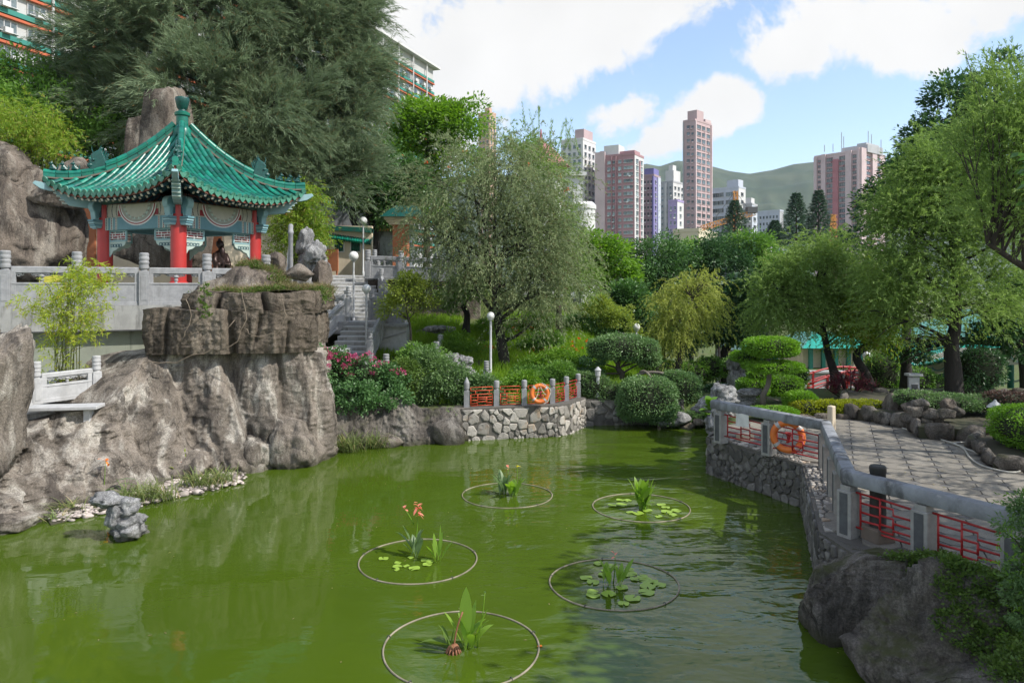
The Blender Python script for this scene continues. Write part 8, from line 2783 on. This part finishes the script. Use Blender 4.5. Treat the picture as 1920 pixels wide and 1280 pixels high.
def estate():
    root = thing('housing_block', 'long grey housing block with teal and orange bands behind the casuarinas', 'building', (-56, 80, 0))
    d = Vector((0.373, 1, 0)).normalized()
    n = Vector((d.y, -d.x, 0))
    o = Vector((-86 + 0.373 * 66, 66, 0))
    L_ = 120.0
    zt = P(0, 124, 176).z
    e = o + d * L_
    b = MB()
    b.add([tuple(o), tuple(e), tuple(e - n * 14), tuple(o - n * 14)] + [(p.x, p.y, zt) for p in (o, e, e - n * 14, o - n * 14)], [(0, 1, 5, 4), (1, 2, 6, 5), (2, 3, 7, 6), (3, 0, 4, 7), (4, 5, 6, 7)])
    b.build('body', CM['estate'], root)
    b = MB()
    b.bar(o + Vector((0, 0, zt + 0.3)) + n * 0.3, e + Vector((0, 0, zt + 0.3)) + n * 0.3 + d * 1.5, 2.2, 0.5)
    b.build('roof_edge', CM['white'], root)
    fh = 2.86
    nf = int(zt / fh) - 1
    teal, org, win, frm, ac = MB(), MB(), MB(), MB(), MB()
    bay = 3.4
    nb = int(L_ / bay)
    rg = random.Random(4)
    for f in range(4, nf + 1):
        z = 37.5 + (f - 12) * fh
        if not 8 < z < zt - 1.5:
            continue
        p, q = o + Vector((0, 0, z)), e + Vector((0, 0, z))
        org.bar(p + n * 0.25, q + n * 0.25, 0.5, 0.28)
        teal.bar(p + n * 0.2 + Vector((0, 0, 0.62)), q + n * 0.2 + Vector((0, 0, 0.62)), 0.4, 0.55)
        for k in range(nb):
            u = o + d * ((k + 0.5) * bay) + n * 0.05
            zz = z - fh + 1.55
            near = u.y < 98 and z < 45
            w_ = MB() if near else win
            for i in range(3):
                w_.bar(u + d * (-1.0 + i * 0.72) + Vector((0, 0, zz + 0.3)), u + d * (-0.36 + i * 0.72) + Vector((0, 0, zz + 0.3)), 0.12, 1.25)
            if near:
                wn = w_.build('window', M['glass_dark'], root)
                fr_ = MB()
                for i in range(4):
                    fr_.bar(u + d * (-1.03 + i * 0.72) + Vector((0, 0, zz - 0.35)) + n * 0.06, u + d * (-1.03 + i * 0.72) + Vector((0, 0, zz + 0.95)) + n * 0.06, 0.08, 0.08, up=(1, 0, 0))
                fr_.bar(u + d * -1.05 + Vector((0, 0, zz - 0.36)) + n * 0.2, u + d * 1.2 + Vector((0, 0, zz - 0.36)) + n * 0.2, 0.5, 0.08)
                fr_.build('frame', CM['white'], wn)
            if rg.random() < 0.75:
                ac.box(u + d * rg.uniform(-0.8, 0.8) + n * 0.5 + Vector((0, 0, zz - 0.42 + rg.uniform(0, 0.25))), (0.75, 0.9, 0.6), -0.36)
    for nm, mb, mt in (('teal_bands', teal, CM['teal']), ('orange_bands', org, CM['orange']), ('windows', win, M['glass_dark']), ('air_conditioners', ac, CM['white'])):
        tag(mb.build(nm, mt, root), kind='stuff')
    for k in range(0, nb, 2):
        b = MB()
        u = o + d * (k * bay) + n * 0.6
        b.tube([u, u + Vector((0, 0, zt))], 0.16, 6)
        b.build('downpipe', CM['white'], root)
estate()
def canna(name, label, base, leaves, mt, seed, group=None, cat='plant'):
    """leaves: [(azimuth deg, lean, length, width, bend)]"""
    base = Vector(base)
    root = thing(name, label, cat, tuple(base), group)
    n = len(leaves)
    b0 = np.repeat(np.array([base[:]]), n, 0) + RNG.normal(size=(n, 3)) * np.array([[0.04, 0.04, 0.0]])
    az = np.radians([l[0] for l in leaves])
    ln = np.array([l[1] for l in leaves])
    d = np.stack([np.cos(az) * ln, np.sin(az) * ln, np.ones(n)], 1)
    Ls = np.array([l[2] for l in leaves])
    Ws = np.array([l[3] for l in leaves])
    bd = np.array([l[4] for l in leaves])
    v, f = blades(b0, d, Ls, Ws, bd, 8, lambda t: 0.14 if t < 0.22 else math.sin(PI * min(1, (t - 0.10) / 0.9)) ** 0.8, 0.25)
    per = len(f) // n
    kv = len(v) // n
    for i in range(n):
        np_mesh('leaf', v[i * kv:(i + 1) * kv], f[i * per:(i + 1) * per] - i * kv, M[mt], root, True)
    return root
def flower_spike(root, a, c, mt, n=9, s=0.06, spread=0.07):
    a, c = Vector(a), Vector(c)
    b = MB()
    b.tube(bez(a, (a + c) / 2 + Vector((0.02, 0, 0)), c, 6), [0.011, 0.010, 0.009, 0.008, 0.007, 0.006, 0.004], 6)
    st = b.build('stalk', M['lf_canna'], root, smooth=True)
    p = np.repeat(np.array([c[:]]), n, 0) + RNG.normal(size=(n, 3)) * spread * np.array([[0.6, 0.6, 1.0]])
    d = RNG.normal(size=(n, 3)) + np.array([[0, 0, 0.6]])
    v, f = blades(p, d, s * 1.6, s, 0.6, 3, lambda t: math.sin(PI * min(1, 0.15 + t * 0.8)))
    np_mesh('petals', v, f, M[mt], st, False)
def rand_leaves(n, L0, L1, W, lean=0.35, bend=0.35, az=None):
    return [(random.uniform(0, 360) if az is None else az + random.uniform(-60, 60), random.uniform(0.05, lean), random.uniform(L0, L1), W * random.uniform(0.7, 1.2), random.uniform(0.05, bend)) for _ in range(n)]
def lily(label, pads):
    """pads: [(px, py, radius)]"""
    c = G(pads[0][0], pads[0][1], 0.0)
    root = thing('water_lily', label, 'water lily', tuple(c))
    for k, (x, y, r) in enumerate(pads):
        p = G(x, y, 0.008)
        a0 = random.uniform(0, 2 * PI)
        b = MB()
        n = 22
        vs = [(p.x, p.y, 0.012)]
        for ring in (0.55, 1.0):
            for i in range(n + 1):
                a = a0 + R(12) + (2 * PI - R(24)) * i / n
                w_ = 1 + 0.03 * math.sin(5 * a + k)
                vs.append((p.x + r * ring * w_ * math.cos(a), p.y + r * ring * w_ * math.sin(a), 0.012 + (0.004 + 0.006 * math.sin(3 * a + k) if ring == 1 else 0.002)))
        fs = [(0, 1 + i, 2 + i) for i in range(n)] + [(1 + i, n + 2 + i, n + 3 + i, 2 + i) for i in range(n)]
        b.add(vs, fs)
        b.build('lily_pad', M['lf_pad'], root, smooth=True)
    return root
hoops = [(865, 1215, 147, 'nearest pale hoop floating at the bottom of the pond view'), (784, 1052, 111, 'pale hoop floating left of the middle with a pink flower inside'),
         (951, 930, 83.5, 'far left pale hoop floating in the pond with small cannas'), (1202, 953, 89, 'far right pale hoop floating round the dense green clump'), (1151, 1095, 119, 'right pale hoop floating round many lily pads')]
for (x, y, rx, lab) in hoops:
    c = G(x, y, 0.0)
    c = G(x, y - 2.0, 0.0)
    b = MB()
    rad = rx / FPX * c.y
    vs, fs = [], []
    n, m = 96, 8
    for i in range(n):
        a = 2 * PI * i / n
        rr0 = rad * (1 + 0.012 * math.sin(2 * a + x) + 0.005 * math.sin(5 * a))
        for j in range(m):
            q = 2 * PI * j / m
            rr = rr0 + 0.013 * math.cos(q)
            vs.append((c.x + rr * math.cos(a), c.y + rr * math.sin(a), 0.008 + 0.013 * math.sin(q)))
    for i in range(n):
        for j in range(m):
            fs.append((i * m + j, ((i + 1) % n) * m + j, ((i + 1) % n) * m + (j + 1) % m, i * m + (j + 1) % m))
    b.add(vs, fs)
    hp_ = tag(b.build('floating_hoop', M['hoop'], smooth=True), lab, 'hoop', 'hoops floating in the pond')
    for k in range(5):
        a = 2 * PI * (k + 0.3) / 5
        t_ = MB()
        t_.ring((c.x + rad * math.cos(a), c.y + rad * math.sin(a), 0.014), 0.022, 0.006, 10, 5, Matrix.Rotation(a, 3, 'Z') @ Matrix.Rotation(PI / 2, 3, 'X'))
        t_.build('tie', M['dark_rope'], hp_)
g = G(880, 1217)
r_ = canna('canna_plant', 'canna with one tall upright leaf in the nearest hoop', g, [(80, 0.04, 0.84, 0.17, 0.05), (200, 0.30, 0.55, 0.11, 0.2), (350, 0.35, 0.52, 0.10, 0.3), (20, 0.45, 0.5, 0.11, 0.4), (330, 0.55, 0.42, 0.12, 0.3), (170, 0.42, 0.6, 0.09, 0.2), (60, 0.25, 0.62, 0.09, 0.1), (140, 0.3, 0.5, 0.10, 0.3), (30, 0.6, 0.45, 0.11, 0.5), (270, 0.4, 0.45, 0.10, 0.4), (10, 0.25, 0.58, 0.10, 0.2), (300, 0.2, 0.36, 0.09, 0.3)], 'lf_canna', 1)
flower_spike(r_, g + Vector((0.1, 0.05, 0)), g + Vector((0.20, 0.1, 0.70)), 'lf_canna_blue', 2, 0.03, 0.02)
g2 = G(850, 1222)
r_ = canna('canna_plant', 'browned canna clump with bare roots beside the tall leaf', g2, [(190, 0.45, 0.46, 0.10, 0.1), (150, 0.3, 0.36, 0.08, 0.2), (185, 1.6, 0.42, 0.08, 0.6), (20, 0.1, 0.30, 0.06, 0.1)], 'lf_creeper', 2)
b = MB()
for k in range(12):
    a = 2 * PI * k / 12
    b.tube(bez(g2 + Vector((0.02, 0, 0.10)), g2 + Vector((0.06 * math.cos(a), 0.06 * math.sin(a), 0.10)), g2 + Vector((0.10 * math.cos(a), 0.09 * math.sin(a), -0.02)), 4), 0.014, 5)
b.tube(bez(g2, g2 + Vector((0.02, 0, 0.3)), g2 + Vector((0.12, 0, 0.52)), 5), 0.012, 5)
b.build('roots', mat('rusty_roots', (0.30, 0.13, 0.07), None, 8, 0.8), r_, smooth=True)
g = G(776, 1042)
r_ = canna('canna_plant', 'slender canna with a pink flower spike in the left middle hoop', g, [(170, 0.30, 0.62, 0.08, 0.2), (20, 0.35, 0.55, 0.10, 0.2), (200, 0.12, 0.45, 0.09, 0.2), (150, 0.6, 0.62, 0.05, 0.5), (340, 0.15, 0.45, 0.08, 0.2), (190, 0.6, 0.32, 0.07, 0.2), (60, 0.25, 0.5, 0.10, 0.2), (300, 0.3, 0.5, 0.11, 0.3), (120, 0.3, 0.4, 0.09, 0.3)], 'lf_canna_blue', 3)
flower_spike(r_, g + Vector((0.03, 0, 0.2)), g + Vector((0.07, 0.02, 0.80)), 'fl_salmon', 16, 0.055, 0.065)
flower_spike(r_, g + Vector((0.0, 0, 0.55)), g + Vector((-0.16, 0.02, 0.82)), 'fl_salmon', 4, 0.045, 0.03)
g = G(820, 1052)
r_ = canna('canna_plant', 'small upright canna right of the pink flower spike', g, [(90, 0.05, 0.62, 0.04, 0.05), (150, 0.2, 0.46, 0.07, 0.1), (20, 0.5, 0.42, 0.08, 0.2), (180, 0.15, 0.35, 0.07, 0.1), (350, 0.3, 0.3, 0.07, 0.2), (60, 0.2, 0.5, 0.08, 0.1), (220, 0.4, 0.4, 0.08, 0.3), (120, 0.1, 0.5, 0.07, 0.1)], 'lf_canna', 4)
lily('scattered small lily pads in the left middle hoop', [(719, 1047, .085), (746, 1055, .06), (745, 1062, .085), (744, 1068, .05), (762, 1061, .055), (777, 1065, .095), (797, 1050, .075), (801, 1058, .08), (806, 1053, .07), (770, 1045, .06)])
g = G(948, 926)
r_ = canna('canna_plant', 'bluish canna with an orange bud in the far left hoop', G(944, 926), rand_leaves(13, 0.35, 0.66, 0.11, 0.4, 0.3), 'lf_canna_blue', 5)
flower_spike(r_, G(948, 926), G(948, 926) + Vector((0.06, 0, 0.62)), 'fl_salmon', 5, 0.04, 0.03)
r_ = canna('canna_plant', 'bright green canna in the far left hoop', G(966, 929), rand_leaves(16, 0.30, 0.55, 0.12, 0.6, 0.5), 'lf_canna', 6)
flower_spike(r_, G(966, 929), G(968, 929) + Vector((0.03, 0, 0.68)), 'fl_yellow', 4, 0.035, 0.03)
r_ = canna('canna_plant', 'dense clump of tall bright canna in the far right hoop', G(1205, 955), rand_leaves(26, 0.45, 0.80, 0.15, 0.45, 0.3) + rand_leaves(10, 0.3, 0.5, 0.09, 0.9, 0.6), 'lf_canna', 7)
lily('small lily pads around the dense canna clump', [(1147, 947, .10), (1163, 937, .09), (1165, 946, .12), (1177, 938, .09), (1197, 962, .12), (1214, 957, .11), (1240, 946, .10), (1248, 951, .09), (1250, 959, .12), (1268, 957, .11), (1262, 965, .09), (1235, 968, .08), (1181, 960, .08)])
g = G(1142, 1098)
r_ = canna('canna_plant', 'dark canna with a cream bud among the lily pads', G(1140, 1096), [(150, 0.35, 0.48, 0.07, 0.2), (170, 0.2, 0.40, 0.08, 0.1), (100, 0.15, 0.36, 0.08, 0.1), (200, 0.5, 0.3, 0.07, 0.3), (60, 0.2, 0.35, 0.06, 0.1), (20, 0.4, 0.4, 0.09, 0.3), (250, 0.3, 0.4, 0.09, 0.3)], 'lf_canna', 8)
flower_spike(r_, G(1150, 1092), G(1152, 1092) + Vector((0.01, 0, 0.45)), 'fl_salmon', 3, 0.04, 0.02)
r_ = canna('canna_plant', 'small green canna right of the cream bud', G(1157, 1098), [(30, 0.5, 0.5, 0.10, 0.2), (60, 0.2, 0.36, 0.09, 0.1), (330, 0.2, 0.3, 0.07, 0.2), (120, 0.2, 0.32, 0.07, 0.1), (300, 0.8, 0.4, 0.05, 0.4)], 'lf_canna', 9)
lily('many round lily pads in the right hoop', [(1099, 1083, .10), (1112, 1091, .10), (1111, 1109, .09), (1112, 1115, .11), (1141, 1113, .115), (1166, 1101, .10), (1186, 1121, .125), (1169, 1131, .085), (1212, 1110, .125), (1214, 1099, .125), (1212, 1088, .12), (1184, 1076, .10), (1180, 1068, .085),
     (1190, 1085, .08), (1237, 1096, .10), (1148, 1062, .10), (1121, 1056, .08), (1135, 1070, .07), (1205, 1081, .09), (1225, 1090, .08), (1172, 1078, .07), (1129, 1077, .07)])
b = MB()
g = G(1012, 1212)
b.box((g.x, g.y, 0.012), (0.06, 0.03, 0.008), 0.5)
tag(b.build('fallen_petal', M['fl_orange']), 'fallen orange petal floating against the nearest hoop', 'petal')
rg = np.random.default_rng(3)
v0, f0 = ico(2)
parts = []
for k in range(1500):
    t = rg.uniform(0, 1)
    x, y = np.interp(t, [0, 1], [115, 450]), np.interp(t, [0, 1], [972, 900])
    p = G(x + rg.normal() * 10, y + rg.uniform(-30, 6), 0.02)
    r = rg.uniform(0.02, 0.05) * (1.8 if rg.uniform() < 0.06 else 1)
    parts.append((v0 * np.array([r * 1.3, r * 1.1, r * 0.7]) * (1 + 0.12 * rg.normal(size=(len(v0), 1))) + np.array([p.x, p.y, 0.02 + max(0, (968 - (t * 72)) - y) * 0 + rg.uniform(0, 0.05)]), f0))
v, f = merge_geo(parts)
tag(np_mesh('pebbles', v, f, M['pebble'], None, True), kind='stuff')
sb = MB()
sb.prism([G(95, 985).xy[:], G(200, 958).xy[:], G(320, 936).xy[:], G(452, 905).xy[:], (-6.9, 19.2), (-8.2, 18.3), (-9.4, 16.8), (-10.0, 15.4)], -0.4, 0.025)
tag(sb.build('gravel_shelf', M['soil']), kind='structure')
for k, (x, y, r) in enumerate(((160, 945, .11), (178, 951, .09), (205, 942, .1), (140, 958, .09), (125, 962, .1), (357, 912, .14), (192, 960, .07))):
    p = G(x, y, 0.03)
    rock('shelf_stone', (p.x, p.y, 0.07), (r * 1.3, r, r * 0.8), 160 + k, M['rock_grey' if k == 5 else 'rock_brown'], None, ['round grey stone on the pebble shelf at the cliff foot', 'second stone of the row on the pebble shelf', 'flat stone on the pebble shelf above the pond scholar stone', 'small stone at the left end of the pebble shelf', 'low stone at the water by the left reeds', 'large whitish stone in front of the red stemmed canna', 'small stone at the waterline of the pebble shelf'][k], 'stone', sub=3, cuts=6)
def reeds(label, px, py, n, L0, L1, spread, lean=0.5, z=0.02, mt='lf_reed', W=0.022, bend=(0.3, 1.3)):
    p = G(px, py, z)
    root = thing('reed_clump', label, 'reeds', tuple(p), 'reeds along the cliff foot')
    st = np.array([p[:]]) + RNG.normal(size=(n, 3)) * np.array([[spread, spread * 0.5, 0]])
    d = rand_dirs(n) * lean
    d[:, 2] = 1
    v, f = blades(st, d, RNG.uniform(L0, L1, n), W, RNG.uniform(bend[0], bend[1], n), 5)
    np_mesh('blades', v, f, M[mt], root, False)
    return root
for a in (('grassy reeds behind the pond scholar stone', 252, 942, 130, .4, .75, .2), ('reeds right of the pond scholar stone', 297, 938, 140, .4, .75, .2), ('reeds below the red stemmed canna', 375, 914, 140, .45, .8, .2), ('thin reeds at the right end of the pebble shelf', 412, 907, 100, .4, .7, .18),
          ('pale arching reeds at the left end of the pebble shelf', 128, 958, 60, .3, .55, .15, .9), ('short reeds at the waterline far left', 108, 975, 25, .3, .5, .12, 1.2), ('reeds right of the flowering canna', 225, 940, 40, .25, .45, .12)):
    reeds(*a)
for a in (('pale reeds in the corner between the cliff and the rock bank', 625, 842, 130, .45, .85, .25, .7), ('green reeds below the pink hedge', 655, 846, 170, .5, .95, .2, .4), ('reeds in front of the dark rock bank', 700, 838, 150, .45, .9, .22, .6), ('short pale reeds at the cliff corner', 612, 848, 50, .2, .45, .15, 1.0)):
    reeds(*a)
r_ = canna('canna_plant', 'canna with an orange red flower on the pebble shelf', G(193, 935, 0.03), [(10, 0.5, 0.7, 0.10, 0.9), (150, 0.3, 0.6, 0.14, 0.2), (120, 0.2, 0.45, 0.14, 0.2), (330, 0.5, 0.5, 0.12, 0.6), (20, 0.35, 0.9, 0.08, 1.0), (250, 0.3, 0.35, 0.12, 0.3)], 'lf_canna_blue', 11)
flower_spike(r_, G(193, 935, 0.03), G(196, 935, 0.03) + Vector((0.02, 0, 0.86)), 'fl_orange', 10, 0.05, 0.05)
r_ = canna('canna_plant', 'yellow green canna with red stems on the pebble shelf', G(347, 897, 0.03), [(90, 0.1, 0.8, 0.12, 0.2), (160, 0.2, 0.62, 0.09, 0.3), (30, 0.25, 0.66, 0.10, 0.3), (200, 0.3, 0.5, 0.08, 0.5), (340, 0.35, 0.5, 0.08, 0.5)], 'lf_yellow', 12)
b = MB()
g = G(347, 897, 0.03)
for dx in (-0.08, -0.02, 0.05, 0.11):
    b.tube([g + Vector((dx, 0, 0)), g + Vector((dx * 1.2, 0, 0.42))], 0.014, 6)
b.build('stems', mat('red_stem', (0.26, 0.06, 0.03), None, 8, 0.6), r_)
r_ = canna('canna_plant', 'tall canna with a bright yellow flower in front of the pink hedge', G(642, 830, 0.05), rand_leaves(22, 0.55, 1.0, 0.10, 0.22, 0.2), 'lf_canna', 13)
flower_spike(r_, G(644, 830, 0.05), G(646, 830, 0.05) + Vector((0.02, 0, 1.22)), 'fl_yellow', 9, 0.075, 0.05)
r_ = canna('canna_plant', 'bluish canna right of the yellow flower', G(675, 826, 0.05), rand_leaves(12, 0.5, 0.85, 0.13, 0.45, 0.4), 'lf_canna_blue', 14)
p = G(228, 1000)
r_ = canna('canna_plant', 'small weed growing in the hollow of the pond scholar stone', p + Vector((0.1, -0.15, 0.22)), rand_leaves(7, 0.12, 0.24, 0.06, 0.6, 0.5), 'lf_canna', 15)
n = 260
lx, ly = RNG.uniform(5.5, 16, n), RNG.uniform(8, 20.5, n)
ok = in_poly(lx, ly, PROM) & (seg_dist(lx, ly, PROM) > 0.3)
pts = np.stack([lx, ly, np.full(n, 0.984)], 1)[ok]
d = rand_dirs(len(pts)) * np.array([[1, 1, 0.08]])
tag(leaf_obj('fallen_leaves', [leaf_geo(pts, d, RNG.uniform(.05, .10, len(pts)), 0.03, 1.0)], M['lf_dry']), kind='stuff')
n = 170
lx, ly = RNG.uniform(-9, 6, n), RNG.uniform(9, 24, n)
ok = in_poly(lx, ly, POND) & (seg_dist(lx, ly, POND) > 0.15)
pts = np.stack([lx, ly, np.full(n, 0.006)], 1)[ok]
d = rand_dirs(len(pts)) * np.array([[1, 1, 0.02]])
tag(leaf_obj('floating_leaves', [leaf_geo(pts, d, RNG.uniform(.025, .07, len(pts)), 0.02, 1.0)], M['lf_dry']), kind='stuff')
hz = MB()
hz.box((0, 1480, 228), (9000, 3400, 462))
hm = bpy.data.materials.new('haze')
hm.use_nodes = True
nt = hm.node_tree
nt.nodes.clear()
ho = nt.nodes.new('ShaderNodeOutputMaterial')
hv = nt.nodes.new('ShaderNodeVolumePrincipled')
hv.inputs['Color'].default_value = (0.72, 0.85, 1.0, 1)
hv.inputs['Density'].default_value = 0.00008
hv.inputs['Anisotropy'].default_value = 0.0
nt.links.new(hv.outputs[0], ho.inputs['Volume'])
hm.cycles.homogeneous_volume = True
tag(hz.build('haze', hm), kind='stuff')
